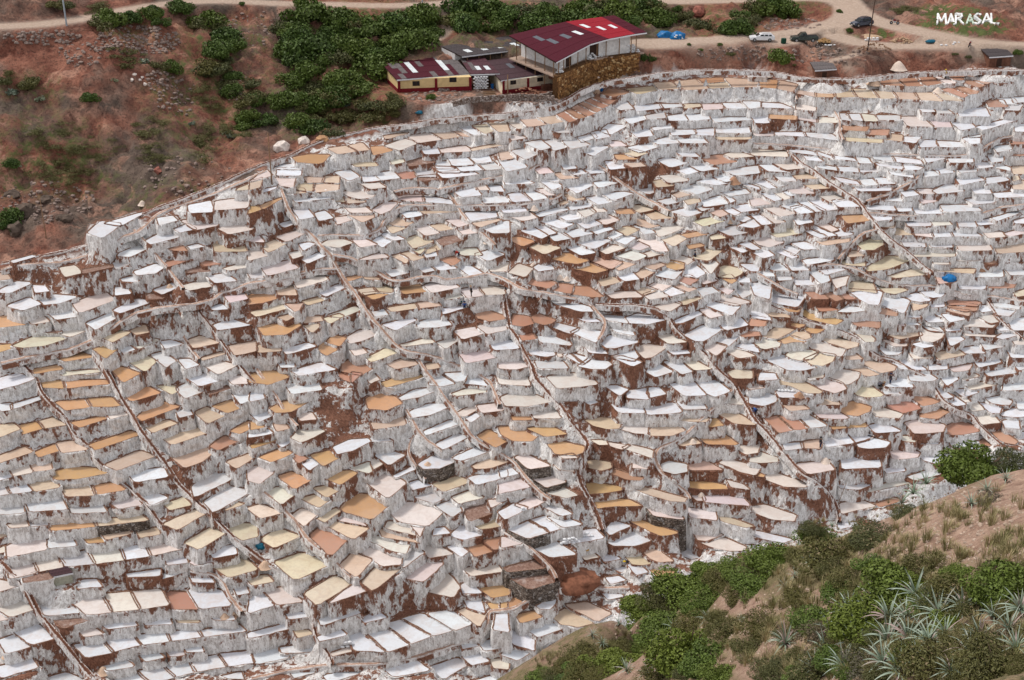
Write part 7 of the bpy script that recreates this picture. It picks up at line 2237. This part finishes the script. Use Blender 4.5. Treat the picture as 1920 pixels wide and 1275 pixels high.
def car(kind, u, v, L, head, mat, label, cat):
    p = ground_at(u, v); o = bpy.data.objects.new({'wagon': 'parked_car', 'suv': 'parked_car', 'pickup': 'pickup_truck'}[kind], None); o.location = (p[0], p[1], p[2] + .05); o.rotation_euler = (0, 0, head); link(o); tag(o, label, cat)
    h = L / 2; w_ = .90 if kind != 'wagon' else .85
    if kind == 'pickup':
        loft('body', [(h, .45, .82, .72, .70), (h - .12, .35, .95, .84, .80), (h * .52, .32, 1.06, w_, .86), (-h * .10, .32, 1.08, w_, .88), (-h * .12, .32, 1.08, w_, .88), (-h + .06, .36, 1.06, w_, .88), (-h, .45, 1.02, .84, .84)], mat, o)
        loft('cabin', [(h * .46, 1.02, 1.08, .82, .80), (h * .24, 1.02, 1.68, .82, .66), (-h * .10, 1.02, 1.72, .82, .66), (-h * .20, 1.02, 1.10, .82, .80)], mat, o)
        boxo('bed', (-h + .10, -.74, .98), (-h * .22, .74, 1.095), M_TYRE, o); gx = [(h * .21, -h * .02), (-h * .03, -h * .12)]; cz = (1.14, 1.56)
    else:
        hh = 1.46 if kind == 'wagon' else 1.66
        loft('body', [(h, .42, .70, .70, .66), (h - .12, .30, .86, .82, .74), (h * .50, .28, .98, w_, .80), (-h * .6, .28, 1.02, w_, .84), (-h + .10, .32, 1.0, .84, .80), (-h, .42, .92, .78, .74)], mat, o)
        loft('cabin', [(h * .48, .93, .99, .80, .76), (h * .20, .93, hh - .06, .80, .62), (-h * .1, .93, hh, .80, .64), (-h * .72, .93, hh - .03, .80, .64), (-h * .93, .93, 1.04, .78, .74)], mat, o)
        gx = [(h * .19, -h * .12), (-h * .14, -h * .46), (-h * .48, -h * .74)]; cz = (1.06, hh - .16)
        for sgn in (-1, 1): boxo('roof_rail', (-h * .68, sgn * .56 - .02, hh), (h * .05, sgn * .56 + .02, hh + .05), M_TYRE if kind == 'suv' else M_RIM2, o)
    for a, b in gx:
        for sgn in (-1, 1):
            y0, y1 = sgn * .80, sgn * .69; V = [(a, y0, cz[0]), (b, y0, cz[0]), (b + .05, y1, cz[1]), (a - .16, y1, cz[1])]; V = [(x, y + sgn * .015, z) for x, y, z in V] + [(x, y - sgn * .06, z) for x, y, z in V]
            link(bpy.data.objects.new('side_window', mesh_np('side_window', V, BOXF, [M_CGLASS])), o)
    zt = cz[1] + .04; xa, xb = h * .475, h * .215
    V = [(xa + .02, -.72, 1.02), (xa + .02, .72, 1.02), (xb + .02, .58, zt), (xb + .02, -.58, zt)]; link(bpy.data.objects.new('windscreen', mesh_np('windscreen', [(x + .012, y, z + .02) for x, y, z in V] + [(x - .05, y, z - .03) for x, y, z in V], BOXF, [M_CGLASS])), o)
    for sgn in (-1, 1): boxo('headlight', (h - .10, sgn * .56 - .13, .62), (h + .012, sgn * .56 + .13, .76), M_LAMP, o); boxo('tail_light', (-h - .012, sgn * .66 - .08, .70), (-h + .08, sgn * .66 + .08, .92), M_TAIL, o); boxo('mirror', (h * .36, sgn * .95 - .09, 1.04), (h * .40, sgn * .95 + .09, 1.18), mat, o)
    boxo('bumper', (h - .05, -.70, .36), (h + .04, .70, .52), M_TYRE, o); boxo('licence_plate', (h + .035, -.25, .40), (h + .05, .25, .50), M_LAMP, o)
    wheels(o, (h * .62, -h * .60), w_ - .10, .33 if kind == 'wagon' else .37)
car('wagon', 1428, 77, 4.6, R(178), paint('white_car_paint', (.72, .73, .75)), 'white station wagon parked at the edge of the dirt yard', 'car')
car('pickup', 1507, 78, 5.0, R(181), paint('dark_green_paint', (.008, .022, .018)), 'dark green pickup truck parked beside the heap of split stones', 'pickup')
car('suv', 1615, 49, 4.6, R(205), paint('navy_car_paint', (.012, .022, .045)), 'dark blue car parked at the road fork behind the leaning pole', 'car')
def motorbike(u, v, head, label):
    p = ground_at(u, v); o = bpy.data.objects.new('motorbike', None); o.location = (p[0], p[1], p[2] + .03); o.rotation_euler = (R(8), 0, head); link(o); tag(o, label, 'motorbike')
    for x in (-.62, .62): t = disc('wheel', x, -.05, .05, .31, .31, M_TYRE, o); disc('hub', x, -.06, .06, .31, .14, M_RIM2, t, 8)
    loft('fuel_tank', [(.30, .72, .86, .08, .07), (.15, .68, .98, .15, .13), (-.15, .68, .92, .13, .11), (-.22, .7, .86, .1, .09)], M_OXBL, o, .05); loft('seat', [(-.18, .74, .84, .12, .12), (-.5, .76, .88, .13, .12), (-.75, .80, .90, .1, .1)], M_TYRE, o, .04)
    loft('engine', [(.22, .30, .62, .14, .12), (-.2, .28, .66, .15, .13)], M_RIM2, o, .05); boxo('fork', (.40, -.05, .33), (.46, .05, 1.0), M_RIM2, o); boxo('handlebar', (.34, -.36, 1.02), (.38, .36, 1.06), M_RIM2, o); boxo('swing_arm', (-.62, -.04, .29), (-.1, .04, .36), M_RIM2, o); boxo('rear_fender', (-.95, -.08, .66), (-.45, .08, .74), M_OXBL, o)
motorbike(1677, 46, R(170), 'motorbike standing on the road between the dark pole and the letters'); motorbike(1817, 88, R(60), 'dark motorbike at the lower edge of the road under the letters')
# ------------------------------------------------------------------ tarpaulins, sacks, heaps
def pan_at(u, v):
    for p in pans:
        P = p['P']
        if P[:, 0].min() <= u <= P[:, 0].max() and P[:, 1].min() <= v <= P[:, 1].max() and in_poly(np.array([u]), np.array([v]), P)[0]: return p
    return None
def stand(u, v):
    p = pan_at(u, v)
    return lev(u, v, p['z'] + .02) if p is not None else hit(u, v, gz)[0]
def blob(name, u, v, w_px, h_px, mat, label, cat, seed=0, dry=.0, depth=1.0):
    P = stand(u, v); D = project(P)[2]; rx = w_px / 2 * D / F; hz_ = h_px * D / F
    bm = bmesh.new(); bmesh.ops.create_icosphere(bm, subdivisions=3, radius=1); V = np.array([q.co[:] for q in bm.verts]); Fs = [[q.index for q in f.verts] for f in bm.faces]; bm.free()
    n1 = fbm(V[:, 0] * 1.6 + seed, V[:, 1] * 1.6 + V[:, 2], 4, 600 + seed, .65) * 1.0; V = V * (1 + n1[:, None]); V[:, 2] = np.maximum(V[:, 2], -.1) * np.where(V[:, 2] > .5, .8, 1)
    V = V * np.array([rx, rx * depth, hz_]); o = solid(name, V + P, Fs, mat, None, None, P, True); return tag(o, label, cat)
M_BLUE = simple('blue_tarpaulin', (.012, .14, .36), .35, .25, 3, 0, .6); M_TEAL = simple('teal_plastic', (.01, .10, .16), .4, .2, 3); M_YEL = simple('yellow_cloth', (.55, .33, .02), .8, .2, 4)
blob('tarpaulin', 1247, 71, 32, 16, M_BLUE, 'blue tarpaulin over the heap beside the red hall', 'tarpaulin', 1, 0, .7); blob('tarpaulin', 1271, 72, 28, 16, M_BLUE, 'second blue tarpaulin hanging over white sacks by the track', 'tarpaulin', 2, 0, .7)
blob('tarpaulin', 1780, 525, 26, 12, M_BLUE, 'bright blue tarpaulin over a salt heap among the pans', 'tarpaulin', 3, 0, .8); blob('tarpaulin', 489, 1026, 18, 10, M_TEAL, 'small teal tarpaulin on white salt beside the cream pans', 'tarpaulin', 4, 0, .8); blob('tarpaulin', 786, 212, 14, 6, M_TEAL, 'teal sheet on the earth above the canal', 'tarpaulin', 5, 0, .7)
blob('tarpaulin', 1745, 78, 18, 5, M_TEAL, 'blue sheet on the stony verge under the letters', 'tarpaulin', 6, 0, .8)
def barrel(u, v, label, col, r_=.29, h=.85):
    P = stand(u, v); V = []; n_ = 12
    for z, rr in ((0, r_ * .93), (h * .3, r_), (h * .7, r_), (h, r_ * .93)): V += [(rr * math.cos(.5236 * k), rr * math.sin(.5236 * k), z) for k in range(n_)]
    Fs = [(a * n_ + k, a * n_ + (k + 1) % n_, (a + 1) * n_ + (k + 1) % n_, (a + 1) * n_ + k) for a in range(3) for k in range(n_)] + [tuple(range(n_))[::-1], tuple(range(3 * n_, 4 * n_))]
    tag(solid('barrel', np.array(V) + P, Fs, simple('barrel_plastic', col, .5, .15, 4), None, None, P), label, 'barrel')
barrel(923, 166, 'blue barrel beside the cream house doorway', (.015, .10, .30)); barrel(1071, 258, 'blue barrel at the foot of the long white terrace wall', (.01, .07, .22)); barrel(1128, 171, 'blue barrel beside the heap above the red pans', (.015, .12, .36)); barrel(1639, 716, 'teal drum beside the resting workers', (.02, .14, .22)); barrel(1660, 713, 'second teal drum nearer the standing worker', (.01, .10, .16)); barrel(1469, 81, 'green bin between the white car and the pickup', (.01, .05, .03), .5, .9)
def saltheap(u, v, r_px, tone, label, hk=.75):
    P = stand(u, v); D = project(P)[2]; r_ = r_px * D / F; V = []; n_ = 20; rings = ((1.15, 0), (1.0, .04), (.72, .40), (.42, .78), (.16, 1.0)); h = r_ * hk * 1.35
    for q, z in rings:
        for k in range(n_): V.append((q * r_ * (1 + rng.normal(0, .05)) * math.cos(k * .31416), q * r_ * (1 + rng.normal(0, .05)) * math.sin(k * .31416), z * h))
    Fs = [(a * n_ + k, a * n_ + (k + 1) % n_, (a + 1) * n_ + (k + 1) % n_, (a + 1) * n_ + k) for a in range(len(rings) - 1) for k in range(n_)] + [tuple(range((len(rings) - 1) * n_, len(rings) * n_))]
    tag(solid('salt_heap', np.array(V) + P, Fs, M_HEAP[tone], None, None, P, True), label, 'salt heap')
M_HEAP = dict(w=simple('white_salt', (.76, .74, .73), .9, .1, 6), t=simple('tan_salt', (.56, .40, .29), .9, .15, 6), b=simple('brown_salt', (.38, .22, .14), .9, .18, 6), p=simple('pale_salt', (.66, .55, .47), .9, .12, 6))
for a in [(194,1260,12,'t','tan salt cone on the wall corner at the bottom edge'),(39,1228,13,'p','pale salt cone beside the white pans in the lower corner'),(11,1232,7,'t','small tan salt cone at the photo edge next to the pale cone'),(421,1157,8,'t','left of two salt cones on a stone platform'),(439,1154,8,'t','right of two salt cones on a stone platform'),(497,1062,12,'t','tan salt heap on a blue sheet between cream pans'),
    (802,871,6,'t','small tan heap on the path above the cream pan'),(411,454,7,'t','tan salt heap on a white ledge'),(318,538,6,'t','tan heap at the back of a white pan'),(267,384,8,'p','pale heap on the round platform above the canal'),(589,365,9,'w','left of two white salt heaps'),(611,365,10,'w','right of two white salt heaps'),(914,455,8,'p','pale salt heap at the end of the muddy wall'),(1001,393,8,'p','pale heap in the wall niche under the arched path'),(1078,292,8,'p','pale salt heap above the arched path'),
    (1120,174,7,'t','tan heap at the head of the red pans'),(1258,358,7,'p','pale heap in a corner between pans'),(1310,326,6,'b','small brown heap on a white pan wall'),(1288,283,6,'b','small brown heap above the long channel'),(1375,343,12,'b','wide brown heap among white pans'),(1057,459,8,'w','white heap at the edge of the bluish pans'),(1000,499,7,'p','pale heap at the foot of the mud streaked wall'),(1050,523,8,'p','left of two pale heaps under the brown wall'),(1063,525,7,'p','right of two pale heaps under the brown wall'),
    (1368,418,6,'t','small tan heap by the yellow pan'),(1639,158,13,'t','tan mound at the end of the three orange pans'),(1758,173,9,'p','pale cone below the three orange pans'),(1439,143,8,'p','pale heap in the round pan under the top canal'),(1841,505,12,'b','brown salt heap on a blue sheet at the end of a pan wall'),(1299,829,7,'p','pale heap in the bend of the path'),(1315,929,7,'p','small pale heap on the wall of the tan pans'),(1498,743,9,'b','brown heap next to the row of sacks'),(1467,353,8,'b','brown heap on a white pan corner'),(1684,130,15,'p','big pale mound above the top canal'),(1548,866,9,'p','pale heap beside the tan pan near the gully'),(1120,145,5,'p','small pale heap on the stone wall walkway')]: saltheap(*a)
def sacks_at(u, v, nx, nz, dirx, label, w_=.55, mat=None, cat='sacks', jit=.2): sack_heap('sack_pile', label, stand(u, v), nx, nz, w_, .32, .42, dirx, mat, cat, jit)
sacks_at(1457, 733, 8, 1, (1, -.1), 'row of eight upright white sacks at the edge of the yellow pan', .48, None, 'sacks', .05); sacks_at(1596, 605, 4, 4, (1, 0), 'white sack pile stacked against the wall above the tan pans'); sacks_at(1048, 1022, 5, 3, (1, .2), 'scattered white sacks beside the yellow heap'); sacks_at(1090, 1006, 3, 2, (1, .1), 'white sacks behind the yellow heap'); sacks_at(636, 1215, 4, 3, (1, .2), 'white sacks beside the five long white pans')
sacks_at(1260, 74, 4, 3, (1, 0), 'white sacks half under the blue tarpaulin'); sacks_at(1620, 76, 5, 2, (1, 0), 'white sacks at the foot of the leaning pole'); sacks_at(1544, 86, 4, 1, (1, 0), 'white sacks beside the heap of split stones'); sacks_at(1785, 84, 3, 2, (1, 0), 'white sacks on the road verge under the letters'); sacks_at(1765, 86, 2, 1, (1, 0), 'two white sacks on the road verge')
sacks_at(975, 958, 2, 2, (1, .1), 'few white sacks at the corner of the grey pan', .5)
for k, (u, v) in enumerate(((1522, 602), (1533, 606))): sacks_at(u, v, 1, 2, (1, 0), ['white sack stump on the channel bank', 'white sack stump lower down the channel bank'][k], .45)
# heaps of stones / corn-yellow material
def pile(name, u, v, w_px, n_, s0, s1, mat, label, cat):
    P0 = stand(u, v); rr = w_px / 2 * project(P0)[2] / F; a = rng.uniform(0, 6.28, n_); e = np.sqrt(rng.uniform(0, 1, n_)); P = np.stack([np.cos(a) * e * rr, np.sin(a) * e * rr * .8, (1 - e) * rr * .55 * rng.uniform(.6, 1, n_)], -1)
    o = scatter_rocks(name, P, rng.uniform(s0, s1, n_), mat, label, 1, 'thing'); o['category'] = cat; o.location = P0
pile('yellow_heap', 1093, 1024, 38, 150, .10, .22, M_STRAWP, 'heap of ochre yellow straw beside white sacks', 'heap'); pile('stone_heap', 1546, 78, 26, 90, .12, .26, simple('split_stone', (.36, .22, .10), .9, .3, 4), 'heap of split brown stones behind the pickup', 'stone heap'); pile('stone_heap', 1520, 86, 56, 60, .06, .14, M_PALE, 'low row of grey rubble along the yard edge', 'stone heap')
pile('stone_heap', 1690, 78, 40, 90, .10, .24, simple('tan_stone', (.42, .29, .19), .9, .3, 4), 'tan rubble heap on the verge near the letters', 'stone heap'); pile('stone_heap', 1640, 92, 60, 70, .10, .22, simple('brown_stone', (.22, .13, .08), .9, .3, 4), 'brown stones along the edge of the bank', 'stone heap'); blob('earth_heap', 1625, 72, 60, 9, simple('tan_earth', (.44, .31, .21), .95, .25, 2, 0, .5), 'pale earth heap in front of the dark blue car', 'earth heap', 11, 0, .6); blob('mud_mound', 1085, 1090, 100, 24, simple('red_mud', (.21, .09, .055), .95, .35, 1.5, 0, .8), 'big mound of red mud below the white sacks', 'mud mound', 9, 0, .8)
pile('rubble_heap', 985, 176, 60, 60, .1, .3, simple('red_rubble', (.30, .15, .10), .9, .3, 3), 'red rubble in front of the dark roofed house', 'rubble')
# ------------------------------------------------------------------ people
def skin_mesh(name, joints, edges, mat, parent):
    me = bpy.data.meshes.new(name); me.from_pydata([j[:3] for j in joints], edges, []); o = bpy.data.objects.new(name, me); C.objects.link(o)
    m = o.modifiers.new('s', 'SKIN'); sd = o.modifiers.new('d', 'SUBSURF'); sd.levels = 1
    for i, j in enumerate(joints):
        q = me.skin_vertices[0].data[i]; q.radius = (j[3], j[4] if len(j) > 4 else j[3]); q.use_root = (i == 0)
    dg = bpy.context.evaluated_depsgraph_get(); m2 = bpy.data.meshes.new_from_object(o.evaluated_get(dg)); bpy.data.objects.remove(o); m2.materials.clear(); m2.materials.append(mat); m2.polygons.foreach_set('use_smooth', np.ones(len(m2.polygons), dtype=bool)); m2.name = name
    return link(bpy.data.objects.new(name, m2), parent) if parent is not None else m2
M_SKIN = simple('tanned_skin', (.26, .14, .09), .6, .1, 8)
CL = {}
def cloth(c):
    if c not in CL: CL[c] = simple('cloth_%02d' % len(CL), c, .85, .2, 8)
    return CL[c]
def person(u, v, pose, top, legs, hat, head, label):
    P = stand(u, v)
    if pose == 'stand': pel, che, nek, hd = (0, 0, .92), (.03, 0, 1.28), (.05, 0, 1.45), (.09, 0, 1.60); K = [(.06, .1, .5), (.02, -.11, .5)]; A_ = [(.0, .12, .06), (-.02, -.13, .06)]; E_ = [(.08, .24, 1.14), (.05, -.25, 1.14)]; Hn = [(.22, .22, .93), (.16, -.23, .9)]
    elif pose == 'bend': pel, che, nek, hd = (-.12, 0, .88), (.24, 0, 1.02), (.42, 0, 1.05), (.54, 0, 1.02); K = [(.06, .1, .48), (.02, -.11, .48)]; A_ = [(0, .12, .06), (-.1, -.13, .06)]; E_ = [(.38, .2, .78), (.34, -.2, .78)]; Hn = [(.50, .14, .55), (.46, -.14, .52)]
    else: pel, che, nek, hd = (0, 0, .2), (.06, 0, .56), (.09, 0, .72), (.14, 0, .87); K = [(.40, .14, .44), (.40, -.14, .42)]; A_ = [(.50, .12, .06), (.52, -.12, .06)]; E_ = [(.2, .26, .46), (.2, -.26, .46)]; Hn = [(.40, .2, .46), (.40, -.2, .46)]
    J = [(*pel, .14, .16), (*che, .13, .18), (*nek, .06), (*hd, .095, .10), (hd[0] + .01, hd[1], hd[2] + .11, .07)]; E = [(0, 1), (1, 2), (2, 3), (3, 4)]
    for s in (0, 1):
        sg = 1 if s == 0 else -1; b = len(J); J += [(pel[0], sg * .10, pel[2] - .06, .085), (*K[s], .06), (*A_[s], .042), (A_[s][0] + .16, A_[s][1], .03, .04)]; E += [(0, b), (b, b + 1), (b + 1, b + 2), (b + 2, b + 3)]
        b = len(J); J += [(che[0], sg * .19, che[2] + .08, .06), (*E_[s], .042), (*Hn[s], .032), (Hn[s][0] + .05, Hn[s][1], Hn[s][2] - .06, .03)]; E += [(1, b), (b, b + 1), (b + 1, b + 2), (b + 2, b + 3)]
    me = skin_mesh('person', J, E, M_SKIN, None); o = bpy.data.objects.new('person', me); o.location = P; o.rotation_euler = (0, 0, head); link(o); tag(o, label, 'person')
    k = 1.22; jk = [(*pel, .15 * 1.05, .18), (*che, .13 * k, .20), (nek[0], nek[1], nek[2] - .04, .08)]; ek = [(0, 1), (1, 2)]
    for sg, s in ((1, 0), (-1, 1)): b = len(jk); jk += [(che[0], sg * .19, che[2] + .08, .078), (*E_[s], .058), tuple(np.array(E_[s]) * .35 + np.array(Hn[s]) * .65) + (.048,)]; ek += [(1, b), (b, b + 1), (b + 1, b + 2)]
    skin_mesh('jacket', jk, ek, cloth(top), o)
    jt = [(*pel, .15, .17)]; et = []
    for sg, s in ((1, 0), (-1, 1)): b = len(jt); jt += [(pel[0], sg * .10, pel[2] - .06, .10), (*K[s], .078), (A_[s][0], A_[s][1], A_[s][2] + .04, .06)]; et += [(0, b), (b, b + 1), (b + 1, b + 2)]
    skin_mesh('trousers', jt, et, cloth(legs), o)
    n_ = 12; hx, hz_ = hd[0], hd[2] + .10; V = []
    for r_, z in ((.20, 0), (.20, .015), (.115, .03), (.10, .13)): V += [(hx + r_ * math.cos(.5236 * q), r_ * math.sin(.5236 * q), hz_ + z) for q in range(n_)]
    Fs = [(a * n_ + q, a * n_ + (q + 1) % n_, (a + 1) * n_ + (q + 1) % n_, (a + 1) * n_ + q) for a in range(3) for q in range(n_)] + [tuple(range(3 * n_, 4 * n_))]
    link(bpy.data.objects.new('hat', mesh_np('hat', V, Fs, [cloth(hat)])), o)
NAVY, DARK, TEAL_, RED_, BLUE_, WHT, TANC = (.02, .03, .07), (.03, .028, .03), (.02, .09, .10), (.34, .03, .02), (.03, .09, .30), (.6, .6, .6), (.3, .2, .12)
for a in [(884,556,'stand',DARK,DARK,TANC,R(200),'person in dark clothes standing on the pink pan above two seated workers'),(864,571,'sit',TEAL_,DARK,DARK,R(250),'seated person in dark teal on the white pan edge'),(871,576,'sit',BLUE_,NAVY,NAVY,R(270),'seated person in bright blue on the white pan edge'),(881,577,'sit',RED_,DARK,DARK,R(250),'seated person in a red jacket on the white pan edge'),
    (859,484,'bend',RED_,NAVY,DARK,R(180),'crouching person in dark red at the corner of the tan pan'),(1303,489,'stand',NAVY,DARK,DARK,R(160),'person in navy standing beside the orange pan by the channel'),(1538,840,'stand',DARK,NAVY,DARK,R(200),'person in dark clothes standing at the end of the white pan'),(1669,720,'stand',DARK,NAVY,NAVY,R(200),'standing person in dark blue with the resting workers'),
    (1648,724,'sit',(.25,.25,.30),DARK,WHT,R(300),'seated person in grey with the resting workers'),(1656,727,'sit',(.45,.20,.08),(.30,.10,.06),TANC,R(300),'person in orange sitting on the ground with the resting workers'),(1721,472,'sit',(.10,.02,.04),DARK,DARK,R(270),'crouching person in maroon at the back of the pink pan'),(1726,473,'sit',(.05,.02,.03),DARK,DARK,R(250),'second crouching person in black behind the pink pan'),
    (1772,148,'stand',(.45,.30,.05),DARK,(.6,.42,.05),R(200),'person with a yellow hat standing beside the three orange pans'),(1895,284,'stand',NAVY,NAVY,DARK,R(180),'person in dark blue standing by the far wall at the photo edge'),(1177,1064,'bend',DARK,DARK,(.6,.42,.03),R(200),'bent worker in black with a yellow hat near the red mud mound'),(1809,741,'stand',WHT,WHT,WHT,R(200),'small figure in white among the far white pans'),(1416,778,'bend',BLUE_,NAVY,DARK,R(200),'worker in blue bending beside the red channel')]: person(*a)
# ------------------------------------------------------------------ what each large pan is called
CNAME = dict(W='white', G='grey', P='pinkish', Y='cream', T='tan', O='orange', R='rust red', B='brown')
LAND = [('the cream building', 815, 190), ('the brown stone wall', 1120, 165), ('the wooden pole', 510, 345), ('the grey roofed hut', 1545, 150), ('the three orange pans', 1700, 155), ('the blue tarpaulin', 1780, 522), ('the tiny tin hut', 113, 1085), ('the seated workers', 872, 570), ('the yellow straw heap', 1090, 1018),
    ('the resting workers', 1655, 717), ('the two white salt heaps', 600, 362), ('the muddy brown wall', 1010, 470), ('the red mud mound', 1085, 1078), ('the row of white sacks', 1476, 730), ('the teal tarpaulin', 489, 1024), ('the twin salt cones', 430, 1153), ('the round platform', 267, 384), ('the brown heap', 1841, 503), ('the lone standing person', 1538, 834), ('the bare brown gully', 650, 760), ('the red gully', 1540, 930), ('the five long white pans', 800, 1190), ('the brow bush', 1835, 870)]
def size_word(p):
    w_ = np.ptp(p['P'][:, 0]); h = np.ptp(p['P'][:, 1]); a = p['area']
    sh = 'long' if w_ > 3.6 * h else ('squarish' if w_ < 1.7 * h else 'broad' if a > 1000 else 'wide')
    return ('large ' if a > 1150 else '') + sh
used = {}
for i in sorted(OWN, key=lambda i: -pans[i]['area']):
    p = pans[i]; c = p['c']; ds = sorted((math.hypot(c[0] - x, (c[1] - y) * 1.3), nm, x, y) for nm, x, y in LAND); nm, x, y = ds[0][1:]
    dx, dy = c[0] - x, (c[1] - y) * 1.3
    near = ds[0][0] < 70
    rel = ('right of' if dx > 0 else 'left of') if abs(dx) > abs(dy) else ('below' if dy > 0 else 'above')
    p['lab0'] = '%s %s pan %s%s %s' % (size_word(p), CNAME[p['k']], 'just ' if near else '', rel, nm); used.setdefault(p['lab0'], []).append(i)
ORD = ['first', 'second', 'third', 'fourth', 'fifth', 'sixth', 'seventh', 'eighth', 'ninth', 'tenth']
for lab, l in used.items():
    if len(l) == 1: t = {l[0]: lab}
    else:
        l = sorted(l, key=lambda i: pans[i]['c'][0]); xs = ORD if len(l) > 2 else ['left one', 'right one']
        t = {i: '%s%s of %s' % (xs[k] if k < 10 else 'further', ' from the left' if len(l) > 2 else '', 'the ' + lab.replace(' pan ', ' pans ')) for k, i in enumerate(l)}
    for i, s in t.items(): tag(pans[i]['obj'], ' '.join(s.split()[:16]), 'salt pan', 'salt pans on the terraces')
